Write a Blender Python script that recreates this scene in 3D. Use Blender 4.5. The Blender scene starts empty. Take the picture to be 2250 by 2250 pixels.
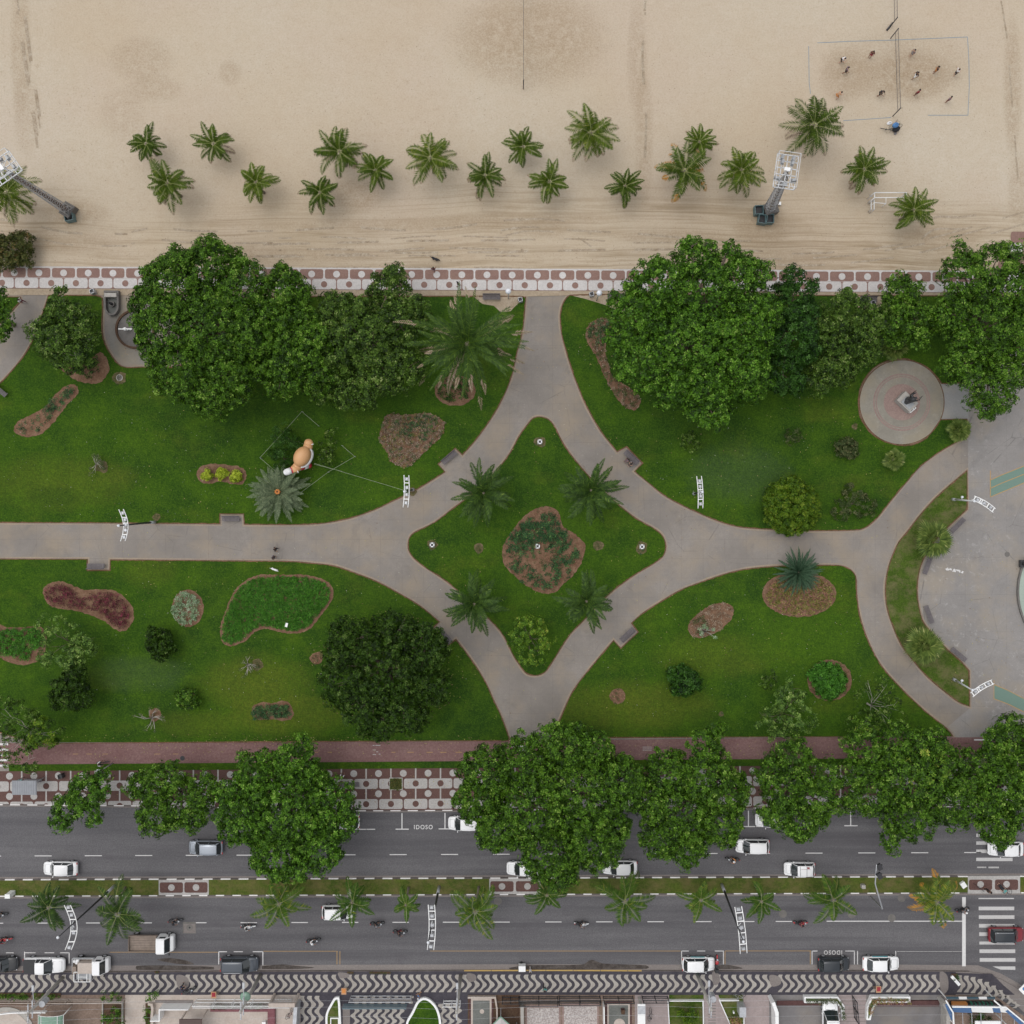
import bpy, math, random
import numpy as np
from mathutils import Vector, Matrix

random.seed(7)
rng = np.random.default_rng(11)
scene = bpy.context.scene
COL = scene.collection

# ---------------------------------------------------------------- camera, light, exposure
H = 120.0                      # camera height in metres
S = 17.5                       # photograph pixels per metre on the ground
cam_data = bpy.data.cameras.new("camera")
cam_data.sensor_fit = 'HORIZONTAL'
cam_data.angle = 2 * math.atan((1125 / S) / H)
cam_data.clip_start = 0.5
cam_data.clip_end = 6000
cam = bpy.data.objects.new("camera", cam_data)
cam.location = (0, 0, H)
cam.rotation_euler = (0, 0, 0)
COL.objects.link(cam)
scene.camera = cam

SUN_EL, SUN_ROT = math.radians(72), math.radians(300)
world = bpy.data.worlds.new("World")
scene.world = world
world.use_nodes = True
wn, wl = world.node_tree.nodes, world.node_tree.links
wn.clear()
sky = wn.new("ShaderNodeTexSky")
sky.sky_type = 'NISHITA'
sky.sun_disc = False
sky.sun_elevation = SUN_EL
sky.sun_rotation = SUN_ROT
sky.air_density = 1.0
sky.dust_density = 3.0
sky.ozone_density = 1.0
hsv = wn.new("ShaderNodeHueSaturation")
hsv.inputs['Saturation'].default_value = 0.18
bg = wn.new("ShaderNodeBackground")
bg.inputs['Strength'].default_value = 0.15
wo = wn.new("ShaderNodeOutputWorld")
wl.new(sky.outputs[0], hsv.inputs['Color'])
wl.new(hsv.outputs[0], bg.inputs['Color'])
wl.new(bg.outputs[0], wo.inputs['Surface'])

sun_d = bpy.data.lights.new("sun", 'SUN')
sun_d.energy = 0.5
sun_d.angle = math.radians(100)
sun_d.color = (1.0, 0.97, 0.92)
sun = bpy.data.objects.new("sun", sun_d)
sv = Vector((math.sin(SUN_ROT) * math.cos(SUN_EL), math.cos(SUN_ROT) * math.cos(SUN_EL), math.sin(SUN_EL)))
sun.rotation_euler = sv.to_track_quat('Z', 'Y').to_euler()
sun.location = (0, 0, 60)
COL.objects.link(sun)

scene.view_settings.view_transform = 'Standard'
scene.view_settings.look = 'None'
scene.view_settings.gamma = 1
scene.view_settings.exposure = 0.28
scene.cycles.max_bounces = 6
scene.cycles.diffuse_bounces = 3
scene.cycles.glossy_bounces = 3
scene.cycles.transmission_bounces = 4
scene.cycles.transparent_max_bounces = 8

# ---------------------------------------------------------------- helpers
def W(px, py, z=0.0):
    """photograph pixel -> world point at height z"""
    f = (H - z) / H
    return ((px - 1125) / S * f, (1125 - py) / S * f, z)

def XY(px, py, z=0.0):
    return W(px, py, z)[:2]

def tag(o, label=None, cat=None, group=None, kind=None):
    if label: o['label'] = label
    if cat: o['category'] = cat
    if group: o['group'] = group
    if kind: o['kind'] = kind
    return o

def empty(name, loc, rz=0.0, label=None, cat=None, group=None):
    o = bpy.data.objects.new(name, None)
    o.empty_display_size = 0.3
    o.location = loc
    o.rotation_euler = (0, 0, rz)
    COL.objects.link(o)
    return tag(o, label, cat, group)

def copy_tree(o, parent=None):
    c = o.copy()
    COL.objects.link(c)
    if parent is not None: c.parent = parent
    for ch in list(o.children):
        copy_tree(ch, c)
    return c

class MB:
    """mesh builder"""
    def __init__(s):
        s.v, s.f, s.m = [], [], []
    def add(s, vs, fs, mi=0):
        b = len(s.v)
        s.v += [tuple(p) for p in vs]
        for f in fs:
            s.f.append([b + i for i in f]); s.m.append(mi)
        return s
    def box(s, c, d, rz=0.0, mi=0, taper=1.0):
        hx, hy, hz = d[0] / 2, d[1] / 2, d[2] / 2
        ca, sa = math.cos(rz), math.sin(rz)
        vs = []
        for z, k in ((-hz, 1), (hz, taper)):
            for x, y in ((-hx, -hy), (hx, -hy), (hx, hy), (-hx, hy)):
                x *= k; y *= k
                vs.append((c[0] + x * ca - y * sa, c[1] + x * sa + y * ca, c[2] + z))
        return s.add(vs, [(3, 2, 1, 0), (4, 5, 6, 7), (0, 1, 5, 4), (1, 2, 6, 5), (2, 3, 7, 6), (3, 0, 4, 7)], mi)
    def bar(s, a, b, w, h=None, mi=0):
        """square bar between two points"""
        h = h or w
        a, b = Vector(a), Vector(b)
        d = (b - a).normalized()
        up = Vector((0, 0, 1)) if abs(d.z) < 0.95 else Vector((1, 0, 0))
        sd = d.cross(up).normalized() * w / 2
        u = sd.cross(d).normalized() * h / 2
        vs = [p + q for p in (a, b) for q in (-sd - u, sd - u, sd + u, -sd + u)]
        return s.add(vs, [(0, 1, 2, 3), (7, 6, 5, 4), (0, 4, 5, 1), (1, 5, 6, 2), (2, 6, 7, 3), (3, 7, 4, 0)], mi)
    def tube(s, pts, rads, n=8, mi=0, cap=True):
        pts = [Vector(p) for p in pts]
        if not isinstance(rads, (list, tuple)): rads = [rads] * len(pts)
        vs, fs = [], []
        ref = None
        for i, p in enumerate(pts):
            d = (pts[min(i + 1, len(pts) - 1)] - pts[max(i - 1, 0)])
            if d.length < 1e-9: d = Vector((0, 0, 1))
            d.normalize()
            if ref is None:
                ref = Vector((1, 0, 0)) if abs(d.x) < 0.9 else Vector((0, 1, 0))
            a = (ref - d * ref.dot(d)).normalized(); ref = a
            b = d.cross(a)
            for k in range(n):
                t = 2 * math.pi * k / n
                vs.append(p + (a * math.cos(t) + b * math.sin(t)) * rads[i])
        for i in range(len(pts) - 1):
            for k in range(n):
                k2 = (k + 1) % n
                fs.append((i * n + k, i * n + k2, (i + 1) * n + k2, (i + 1) * n + k))
        if cap:
            fs.append(tuple(range(n - 1, -1, -1)))
            fs.append(tuple((len(pts) - 1) * n + k for k in range(n)))
        return s.add(vs, fs, mi)
    def prism(s, pts, z0, z1, mi=0, side=None, bottom=False):
        """extruded polygon, pts world xy"""
        a = sum(pts[i][0] * pts[(i + 1) % len(pts)][1] - pts[(i + 1) % len(pts)][0] * pts[i][1] for i in range(len(pts)))
        if a < 0: pts = pts[::-1]
        n = len(pts)
        s.add([(p[0], p[1], z1) for p in pts], [tuple(range(n))], mi)
        if z0 is not None:
            vs = [(p[0], p[1], z0) for p in pts] + [(p[0], p[1], z1) for p in pts]
            s.add(vs, [(i, (i + 1) % n, n + (i + 1) % n, n + i) for i in range(n)], mi if side is None else side)
            if bottom: s.add(vs[:n], [tuple(range(n - 1, -1, -1))], mi)
        return s
    def disc(s, c, r, z0, z1, n=32, mi=0, ry=None):
        ry = ry or r
        return s.prism([(c[0] + r * math.cos(2 * math.pi * k / n), c[1] + ry * math.sin(2 * math.pi * k / n)) for k in range(n)], z0, z1, mi)
    def ell(s, c, r, mi=0, n=12, m=8, z0=-1.0):
        """ellipsoid, from latitude z0 (-1 bottom) up"""
        vs, fs = [], []
        t0 = math.asin(z0)
        for j in range(m + 1):
            t = t0 + (math.pi / 2 - t0) * j / m
            for k in range(n):
                a = 2 * math.pi * k / n
                vs.append((c[0] + r[0] * math.cos(t) * math.cos(a), c[1] + r[1] * math.cos(t) * math.sin(a), c[2] + r[2] * math.sin(t)))
        for j in range(m):
            for k in range(n):
                k2 = (k + 1) % n
                fs.append((j * n + k, j * n + k2, (j + 1) * n + k2, (j + 1) * n + k))
        return s.add(vs, fs, mi)
    def torus(s, c, R, r, axis='y', n=20, m=8, mi=0):
        vs, fs = [], []
        for i in range(n):
            a = 2 * math.pi * i / n
            for j in range(m):
                b = 2 * math.pi * j / m
                rr = R + r * math.cos(b)
                q = (rr * math.cos(a), r * math.sin(b), rr * math.sin(a)) if axis == 'y' else (rr * math.cos(a), rr * math.sin(a), r * math.sin(b))
                vs.append((c[0] + q[0], c[1] + q[1], c[2] + q[2]))
        for i in range(n):
            for j in range(m):
                i2, j2 = (i + 1) % n, (j + 1) % m
                fs.append((i * m + j, i * m + j2, i2 * m + j2, i2 * m + j))
        return s.add(vs, fs, mi)
    def loft(s, rings, mi=0, cap=True, closed=True):
        n = len(rings[0])
        vs = [p for r in rings for p in r]
        fs = []
        for i in range(len(rings) - 1):
            for k in range(n if closed else n - 1):
                k2 = (k + 1) % n
                fs.append((i * n + k, i * n + k2, (i + 1) * n + k2, (i + 1) * n + k))
        if cap:
            fs.append(tuple(range(n - 1, -1, -1)))
            fs.append(tuple((len(rings) - 1) * n + k for k in range(n)))
        return s.add(vs, fs, mi)
    def build(s, name, mats, parent=None, smooth=False, origin=None, **kw):
        me = bpy.data.meshes.new(name)
        if not isinstance(mats, (list, tuple)): mats = [mats]
        vs = s.v
        if origin is not None:
            vs = [(p[0] - origin[0], p[1] - origin[1], p[2] - origin[2]) for p in vs]
        me.from_pydata(vs, [], s.f)
        for m in mats: me.materials.append(m)
        me.polygons.foreach_set("material_index", s.m)
        if smooth: me.polygons.foreach_set("use_smooth", [True] * len(s.f))
        me.update()
        o = bpy.data.objects.new(name, me)
        if origin is not None: o.location = origin
        COL.objects.link(o)
        if parent is not None: o.parent = parent
        return tag(o, **kw)

def np_mesh(name, V, F, tint=None, mi=None, mats=(), parent=None, loc=None, **kw):
    """V (N,3), F (M,4) quads"""
    V = np.asarray(V, dtype=np.float32); F = np.asarray(F, dtype=np.int32)
    me = bpy.data.meshes.new(name)
    me.vertices.add(len(V)); me.vertices.foreach_set("co", V.ravel())
    k = F.shape[1]
    me.loops.add(F.size); me.loops.foreach_set("vertex_index", F.ravel())
    me.polygons.add(len(F))
    me.polygons.foreach_set("loop_start", np.arange(0, F.size, k, dtype=np.int32))
    me.polygons.foreach_set("loop_total", np.full(len(F), k, dtype=np.int32))
    for m in mats: me.materials.append(m)
    if mi is not None: me.polygons.foreach_set("material_index", np.asarray(mi, dtype=np.int32))
    if tint is not None:
        at = me.attributes.new("tint", 'FLOAT', 'FACE')
        at.data.foreach_set("value", np.asarray(tint, dtype=np.float32))
    me.update(calc_edges=True)
    o = bpy.data.objects.new(name, me)
    if loc is not None: o.location = loc
    COL.objects.link(o)
    if parent is not None: o.parent = parent
    return tag(o, **kw)

def smooth_poly(pts, closed=True, step=6.0):
    """Catmull-Rom through pixel points; a third element 1 marks a sharp corner"""
    n = len(pts)
    P = [np.array(p[:2], float) for p in pts]
    sh = [len(p) > 2 for p in pts]
    out = []
    rngi = range(n) if closed else range(n - 1)
    for i in rngi:
        a, b = P[i], P[(i + 1) % n]
        p0 = P[(i - 1) % n] if (closed or i > 0) else a
        p3 = P[(i + 2) % n] if (closed or i < n - 2) else b
        if sh[i]: p0 = a - (b - a)
        if sh[(i + 1) % n]: p3 = b + (b - a)
        if sh[i] and sh[(i + 1) % n]:
            out.append(tuple(a)); continue
        L = np.linalg.norm(b - a)
        m = max(1, int(L / step))
        ta = (b - p0) * 0.5; tb = (p3 - a) * 0.5
        la, lb = np.linalg.norm(ta), np.linalg.norm(tb)
        if la > L: ta *= L / la
        if lb > L: tb *= L / lb
        for k in range(m):
            t = k / m
            h00 = 2 * t**3 - 3 * t**2 + 1; h10 = t**3 - 2 * t**2 + t
            h01 = -2 * t**3 + 3 * t**2; h11 = t**3 - t**2
            out.append(tuple(h00 * a + h10 * ta + h01 * b + h11 * tb))
    if not closed: out.append(tuple(P[-1]))
    return out

def area2(p):
    return sum(p[i][0] * p[(i + 1) % len(p)][1] - p[(i + 1) % len(p)][0] * p[i][1] for i in range(len(p)))

def offset(pts, d, closed=True):
    """offset world polyline to its left by d"""
    n = len(pts); out = []
    for i in range(n):
        a = pts[i - 1] if (closed or i > 0) else pts[i]
        c = pts[(i + 1) % n] if (closed or i < n - 1) else pts[i]
        b = pts[i]
        def nrm(p, q):
            dx, dy = q[0] - p[0], q[1] - p[1]; l = math.hypot(dx, dy) or 1e-9
            return (-dy / l, dx / l)
        n1 = nrm(a, b) if a != b else nrm(b, c)
        n2 = nrm(b, c) if b != c else n1
        mx, my = n1[0] + n2[0], n1[1] + n2[1]
        l = math.hypot(mx, my)
        if l < 1e-6: out.append((b[0] + n1[0] * d, b[1] + n1[1] * d)); continue
        mx /= l; my /= l
        k = min(1.6, 1 / max(0.3, mx * n1[0] + my * n1[1]))
        out.append((b[0] + mx * d * k, b[1] + my * d * k))
    return out

def band(mb, outer, inner, z0, z1, mi=0, closed=True):
    """raised band between two matching polylines (ccw outer)"""
    n = len(outer)
    vs = [(p[0], p[1], z1) for p in outer] + [(p[0], p[1], z1) for p in inner] + [(p[0], p[1], z0) for p in outer] + [(p[0], p[1], z0) for p in inner]
    fs = []
    for i in range(n if closed else n - 1):
        j = (i + 1) % n
        fs.append((i, j, n + j, n + i))
        if z0 < z1 - 1e-6:
            fs.append((2 * n + i, 2 * n + j, j, i))
            fs.append((n + i, n + j, 3 * n + j, 3 * n + i))
    return mb.add(vs, fs, mi)

# ---------------------------------------------------------------- materials
def newmat(name):
    m = bpy.data.materials.new(name); m.use_nodes = True
    nt = m.node_tree; b = nt.nodes['Principled BSDF']
    return m, nt.nodes, nt.links, b

def setspec(b, v):
    for k in ('Specular IOR Level', 'Specular'):
        if k in b.inputs: b.inputs[k].default_value = v; return

def plain(name, c, rough=0.6, metal=0.0, spec=0.5, var=0.0, scale=3.0, coat=0.0, emit=None, bump=0.0):
    m, N, L, b = newmat(name)
    b.inputs['Base Color'].default_value = (*c, 1)
    b.inputs['Roughness'].default_value = rough
    b.inputs['Metallic'].default_value = metal
    setspec(b, spec)
    if coat and 'Coat Weight' in b.inputs: b.inputs['Coat Weight'].default_value = coat; b.inputs['Coat Roughness'].default_value = 0.08
    if var > 0:
        tc = N.new('ShaderNodeTexCoord')
        nz = N.new('ShaderNodeTexNoise'); nz.inputs['Scale'].default_value = scale; nz.inputs['Detail'].default_value = 6; nz.inputs['Roughness'].default_value = 0.65
        L.new(tc.outputs['Object'], nz.inputs['Vector'])
        mr = N.new('ShaderNodeMapRange'); mr.inputs[1].default_value = 0.3; mr.inputs[2].default_value = 0.7
        mr.inputs[3].default_value = 1 - var; mr.inputs[4].default_value = 1 + var
        L.new(nz.outputs[0], mr.inputs[0])
        mx = N.new('ShaderNodeVectorMath'); mx.operation = 'SCALE'
        mx.inputs[0].default_value = c
        L.new(mr.outputs[0], mx.inputs['Scale'])
        L.new(mx.outputs[0], b.inputs['Base Color'])
        if bump:
            bp = N.new('ShaderNodeBump'); bp.inputs['Strength'].default_value = bump; bp.inputs['Distance'].default_value = 0.02
            L.new(nz.outputs[0], bp.inputs['Height']); L.new(bp.outputs[0], b.inputs['Normal'])
    return m

class G:
    """small node-graph helper on world position"""
    def __init__(s, name, rough=0.9, spec=0.1):
        s.m, s.N, s.L, s.b = newmat(name)
        s.b.inputs['Roughness'].default_value = rough; setspec(s.b, spec)
        g = s.N.new('ShaderNodeNewGeometry'); s.pos = g.outputs['Position']
        sp = s.N.new('ShaderNodeSeparateXYZ'); s.L.new(s.pos, sp.inputs[0]); s.x, s.y, s.z = sp.outputs
    def mapv(s, sc=(1, 1, 1), loc=(0, 0, 0), rot=0.0):
        n = s.N.new('ShaderNodeMapping'); n.inputs['Scale'].default_value = sc; n.inputs['Location'].default_value = loc
        n.inputs['Rotation'].default_value = (0, 0, rot)
        s.L.new(s.pos, n.inputs['Vector']); return n.outputs[0]
    def noise(s, scale, detail=4, rough=0.6, vec=None, dist=0.0):
        n = s.N.new('ShaderNodeTexNoise'); n.inputs['Scale'].default_value = scale; n.inputs['Detail'].default_value = detail
        n.inputs['Roughness'].default_value = rough; n.inputs['Distortion'].default_value = dist
        s.L.new(vec if vec is not None else s.pos, n.inputs['Vector']); return n.outputs[0]
    def voro(s, scale, feature='F1', vec=None, rnd=1.0):
        n = s.N.new('ShaderNodeTexVoronoi'); n.feature = feature; n.inputs['Scale'].default_value = scale
        n.inputs['Randomness'].default_value = rnd
        s.L.new(vec if vec is not None else s.pos, n.inputs['Vector']); return n.outputs['Distance']
    def rng(s, v, a, b, c=0.0, d=1.0, smooth=False):
        n = s.N.new('ShaderNodeMapRange'); n.clamp = True
        if smooth: n.interpolation_type = 'SMOOTHSTEP'
        n.inputs[1].default_value = a; n.inputs[2].default_value = b; n.inputs[3].default_value = c; n.inputs[4].default_value = d
        s.L.new(v, n.inputs[0]); return n.outputs[0]
    def math(s, op, a, b=None):
        n = s.N.new('ShaderNodeMath'); n.operation = op
        for i, v in enumerate((a, b)):
            if v is None: continue
            if isinstance(v, (int, float)): n.inputs[i].default_value = v
            else: s.L.new(v, n.inputs[i])
        return n.outputs[0]
    def mix(s, f, a, b, mode='MIX'):
        n = s.N.new('ShaderNodeMix'); n.data_type = 'RGBA'; n.blend_type = mode
        for i, v in ((0, f), (6, a), (7, b)):
            if isinstance(v, (int, float)): n.inputs[i].default_value = v
            elif isinstance(v, tuple): n.inputs[i].default_value = (*v, 1)
            else: s.L.new(v, n.inputs[i])
        return n.outputs[2]
    def out(s, col, bump=None, strength=0.3, dist=0.03):
        s.L.new(col, s.b.inputs['Base Color'])
        if bump is not None:
            bp = s.N.new('ShaderNodeBump'); bp.inputs['Strength'].default_value = strength; bp.inputs['Distance'].default_value = dist
            s.L.new(bump, bp.inputs['Height']); s.L.new(bp.outputs[0], s.b.inputs['Normal'])
        return s.m

def leafmat(name, stops, rough=0.5, spec=0.16, trans=0.08):
    m, N, L, b = newmat(name)
    a = N.new('ShaderNodeAttribute'); a.attribute_name = 'tint'
    cr = N.new('ShaderNodeValToRGB')
    el = cr.color_ramp.elements
    while len(el) > 1: el.remove(el[-1])
    el[0].position = stops[0][0]; el[0].color = (*stops[0][1], 1)
    for p, c in stops[1:]:
        e = el.new(p); e.color = (*c, 1)
    L.new(a.outputs['Fac'], cr.inputs[0]); L.new(cr.outputs[0], b.inputs['Base Color'])
    b.inputs['Roughness'].default_value = rough; setspec(b, spec)
    if trans > 0:
        t = N.new('ShaderNodeBsdfTranslucent'); L.new(cr.outputs[0], t.inputs['Color'])
        mx = N.new('ShaderNodeMixShader'); mx.inputs[0].default_value = trans
        out = N['Material Output']
        L.new(b.outputs[0], mx.inputs[1]); L.new(t.outputs[0], mx.inputs[2]); L.new(mx.outputs[0], out.inputs['Surface'])
    return m

# --- ground materials
def m_sand():
    g = G('sand', 0.95, 0.1)
    big = g.noise(0.035, 5, 0.6)
    col = g.mix(g.rng(big, 0.35, 0.65), (0.485, 0.40, 0.295), (0.52, 0.46, 0.37))
    pink = g.noise(0.06, 3, 0.5, g.mapv(loc=(40, 13, 0)))
    col = g.mix(g.rng(pink, 0.45, 0.7, 0, 0.5), col, (0.50, 0.41, 0.335))
    mid = g.noise(0.9, 6, 0.7)
    col = g.mix(g.rng(mid, 0.3, 0.7, 0.0, 0.35), col, (0.42, 0.32, 0.22))
    fine = g.noise(4.5, 5, 0.85)
    col = g.mix(g.rng(fine, 0.46, 0.74, 0.0, 0.45), col, (0.30, 0.225, 0.15))
    col = g.mix(g.rng(g.noise(6.5, 3, 0.8, g.mapv(loc=(8, 3, 0))), 0.5, 0.75, 0, 0.35), col, (0.62, 0.53, 0.42))
    foot = g.noise(1.5, 3, 0.7, g.mapv(loc=(60, 31, 0)))
    fm = g.math('MULTIPLY', g.rng(foot, 0.60, 0.70), g.rng(g.noise(0.05, 3, 0.6, g.mapv(loc=(4, 90, 0))), 0.42, 0.62))
    col = g.mix(g.math('MULTIPLY', fm, 0.45), col, (0.33, 0.25, 0.165))
    # vehicle track band along the promenade: streaks in x, darker
    wob = g.noise(0.025, 3, 0.5, g.mapv(sc=(1, 0.2, 1)))
    yy = g.math('ADD', g.y, g.rng(wob, 0.25, 0.75, -4.0, 4.0))
    m1 = g.math('MULTIPLY', g.rng(yy, 42.5, 35.5, 0, 1, True), g.rng(g.y, 29.5, 31.0, 0.55, 1, True))
    patch_ = g.rng(g.noise(0.055, 4, 0.65, g.mapv(sc=(1, 2.6, 1), loc=(12, 1, 0))), 0.38, 0.62, 0.05, 1.0)
    bend = g.N.new('ShaderNodeVectorMath'); bend.operation = 'ADD'
    cmb = g.N.new('ShaderNodeCombineXYZ'); g.L.new(g.rng(wob, 0, 1, -2.0, 2.0), cmb.inputs[1])
    g.L.new(g.pos, bend.inputs[0]); g.L.new(cmb.outputs[0], bend.inputs[1])
    mp = g.N.new('ShaderNodeMapping'); mp.inputs['Scale'].default_value = (0.06, 1.5, 1); g.L.new(bend.outputs[0], mp.inputs['Vector'])
    streak = g.noise(1.0, 6, 0.72, mp.outputs[0], 0.7)
    st = g.math('MULTIPLY', g.math('MULTIPLY', g.rng(streak, 0.44, 0.66), m1), patch_)
    col = g.mix(g.math('MULTIPLY', m1, 0.16), col, (0.45, 0.335, 0.205))
    col = g.mix(g.math('MULTIPLY', st, 0.8), col, (0.25, 0.18, 0.10))
    mp2 = g.N.new('ShaderNodeMapping'); mp2.inputs['Scale'].default_value = (0.035, 4.0, 1); mp2.inputs['Rotation'].default_value = (0, 0, .05); g.L.new(bend.outputs[0], mp2.inputs['Vector'])
    lines = g.noise(1.0, 3, 0.6, mp2.outputs[0], 0.5)
    col = g.mix(g.math('MULTIPLY', g.math('MULTIPLY', g.rng(lines, 0.56, 0.66), m1), 0.5), col, (0.24, 0.175, 0.10))
    # dark trampled patches (centre, strength) : soil colour spots
    def spot(cx, cy, rx, ry, amt, c, sharp=0.35):
        nonlocal col
        ax = g.math('DIVIDE', g.math('SUBTRACT', g.x, cx), rx); ay = g.math('DIVIDE', g.math('SUBTRACT', g.y, cy), ry)
        d = g.math('ADD', g.math('MULTIPLY', ax, ax), g.math('MULTIPLY', ay, ay))
        d = g.math('ADD', d, g.rng(mid, 0.2, 0.8, -0.9, 0.9))
        f = g.rng(d, 1.5, sharp, 0, min(1.0, amt * 2.1), True)
        tex = g.math('MULTIPLY', g.rng(fine, 0.38, 0.62, 0.25, 1.0), g.rng(mid, 0.35, 0.65, 0.35, 1.0))
        col = g.mix(g.math('MULTIPLY', f, tex), col, c)
    brown = (0.30, 0.22, 0.14)
    for px, py, rx, ry, am in ((1165, 85, 165, 105, 1.2), (2000, 165, 95, 55, .5), (1860, 165, 60, 60, .4), (1650, 570, 200, 22, .3), (600, 560, 260, 20, .3), (1980, 140, 160, 80, .25),
                               (310, 130, 70, 50, .30), (340, 195, 60, 30, .28), (505, 160, 25, 28, .3), (270, 250, 50, 60, .2),
                               (785, 430, 55, 38, .40), (1675, 500, 60, 45, .42), (165, 470, 75, 28, .36), (2060, 520, 90, 25, .40),
                               (1200, 500, 60, 22, .35), (1480, 520, 130, 16, .35), (860, 495, 330, 16, .30), (1150, 480, 210, 13, .32), (120, 530, 130, 26, .3),
                               (1400, 130, 22, 130, .30), (1415, 300, 20, 150, .3), (2225, 190, 20, 150, .38), (2240, 420, 25, 80, .3), (45, 100, 22, 160, .34), (60, 250, 30, 90, .25)):
        spot((px - 1125) / S, (1125 - py) / S, rx / S, ry / S, am, brown)
    h = g.math('ADD', g.noise(2.4, 6, 0.75), g.math('MULTIPLY', streak, 0.5))
    return g.out(col, h, 0.55, 0.10)

def m_grass(name, base=(0.040, 0.085, 0.012), light=(0.070, 0.130, 0.018), dark=(0.020, 0.050, 0.009), yellow=(0.125, 0.145, 0.028), dry=None, yel=0.35, spots=False):
    g = G(name, 0.95, 0.05)
    a = g.noise(0.07, 5, 0.6)
    col = g.mix(g.rng(a, 0.38, 0.64), dark, base)
    b2 = g.noise(0.28, 6, 0.7, g.mapv(loc=(9, 4, 0)))
    col = g.mix(g.rng(b2, 0.42, 0.70, 0, 0.85), col, light)
    yv = g.noise(0.12, 5, 0.65, g.mapv(sc=(1, 1.6, 1), loc=(31, 7, 0)))
    col = g.mix(g.rng(yv, 0.54, 0.74, 0, yel), col, yellow)
    mow = g.noise(1.0, 3, 0.5, g.mapv(sc=(0.05, 1.1, 1)))
    col = g.mix(g.rng(mow, 0.4, 0.65, 0, 0.22), col, dark)
    f1 = g.noise(2.2, 7, 0.85)
    if spots:
        for px, py, rx, ry, am, cc in ((560, 1500, 120, 60, .55, yellow), (640, 1570, 140, 40, .45, yellow), (600, 1590, 60, 30, .4, yellow), (450, 1590, 120, 30, .35, yellow), (1390, 1550, 170, 55, .5, yellow), (1560, 1440, 120, 50, .35, yellow), (130, 1060, 160, 60, .35, yellow), (330, 1250, 60, 40, .3, yellow),
                                       (1620, 1040, 110, 70, .40, (0.085, 0.13, 0.055)), (300, 1480, 110, 40, .35, (0.085, 0.12, 0.055)), (870, 1290, 80, 40, .3, light), (1760, 1400, 140, 70, .35, light), (1250, 1130, 60, 90, .25, light), (1300, 690, 25, 60, .3, light), (900, 830, 60, 40, .3, light),
                                       (150, 1420, 80, 60, .5, dark), (500, 900, 300, 30, .4, dark), (1500, 960, 260, 40, .35, dark), (120, 1090, 60, 20, .4, dark)):  # dark spots below the crowns put the trees' contact shade into the grass
            ax = g.math('DIVIDE', g.math('SUBTRACT', g.x, (px - 1125) / S), rx / S); ay = g.math('DIVIDE', g.math('SUBTRACT', g.y, (1125 - py) / S), ry / S)
            d = g.math('ADD', g.math('MULTIPLY', ax, ax), g.math('MULTIPLY', ay, ay))
            d = g.math('ADD', d, g.rng(b2, 0.2, 0.8, -0.8, 0.8))
            col = g.mix(g.rng(d, 1.6, 0.1, 0, am, True), col, cc)
    col = g.mix(g.rng(f1, 0.38, 0.62, 0.6, 0), col, dark)
    f2 = g.noise(6.0, 4, 0.85, g.mapv(loc=(5, 5, 0)))
    col = g.mix(g.rng(f2, 0.50, 0.72, 0, 0.7), col, tuple(x * 1.25 for x in light))
    col = g.mix(g.rng(f2, 0.50, 0.30, 0, 0.5), col, tuple(x * .6 for x in dark))
    if dry:
        d = g.noise(0.45, 6, 0.75, g.mapv(sc=(1, 1.2, 1), loc=(3, 50, 0)))
        col = g.mix(g.rng(d, 0.42, 0.66, 0, 0.7), col, dry)
    return g.out(col, f1, 0.7, 0.08)

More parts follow.
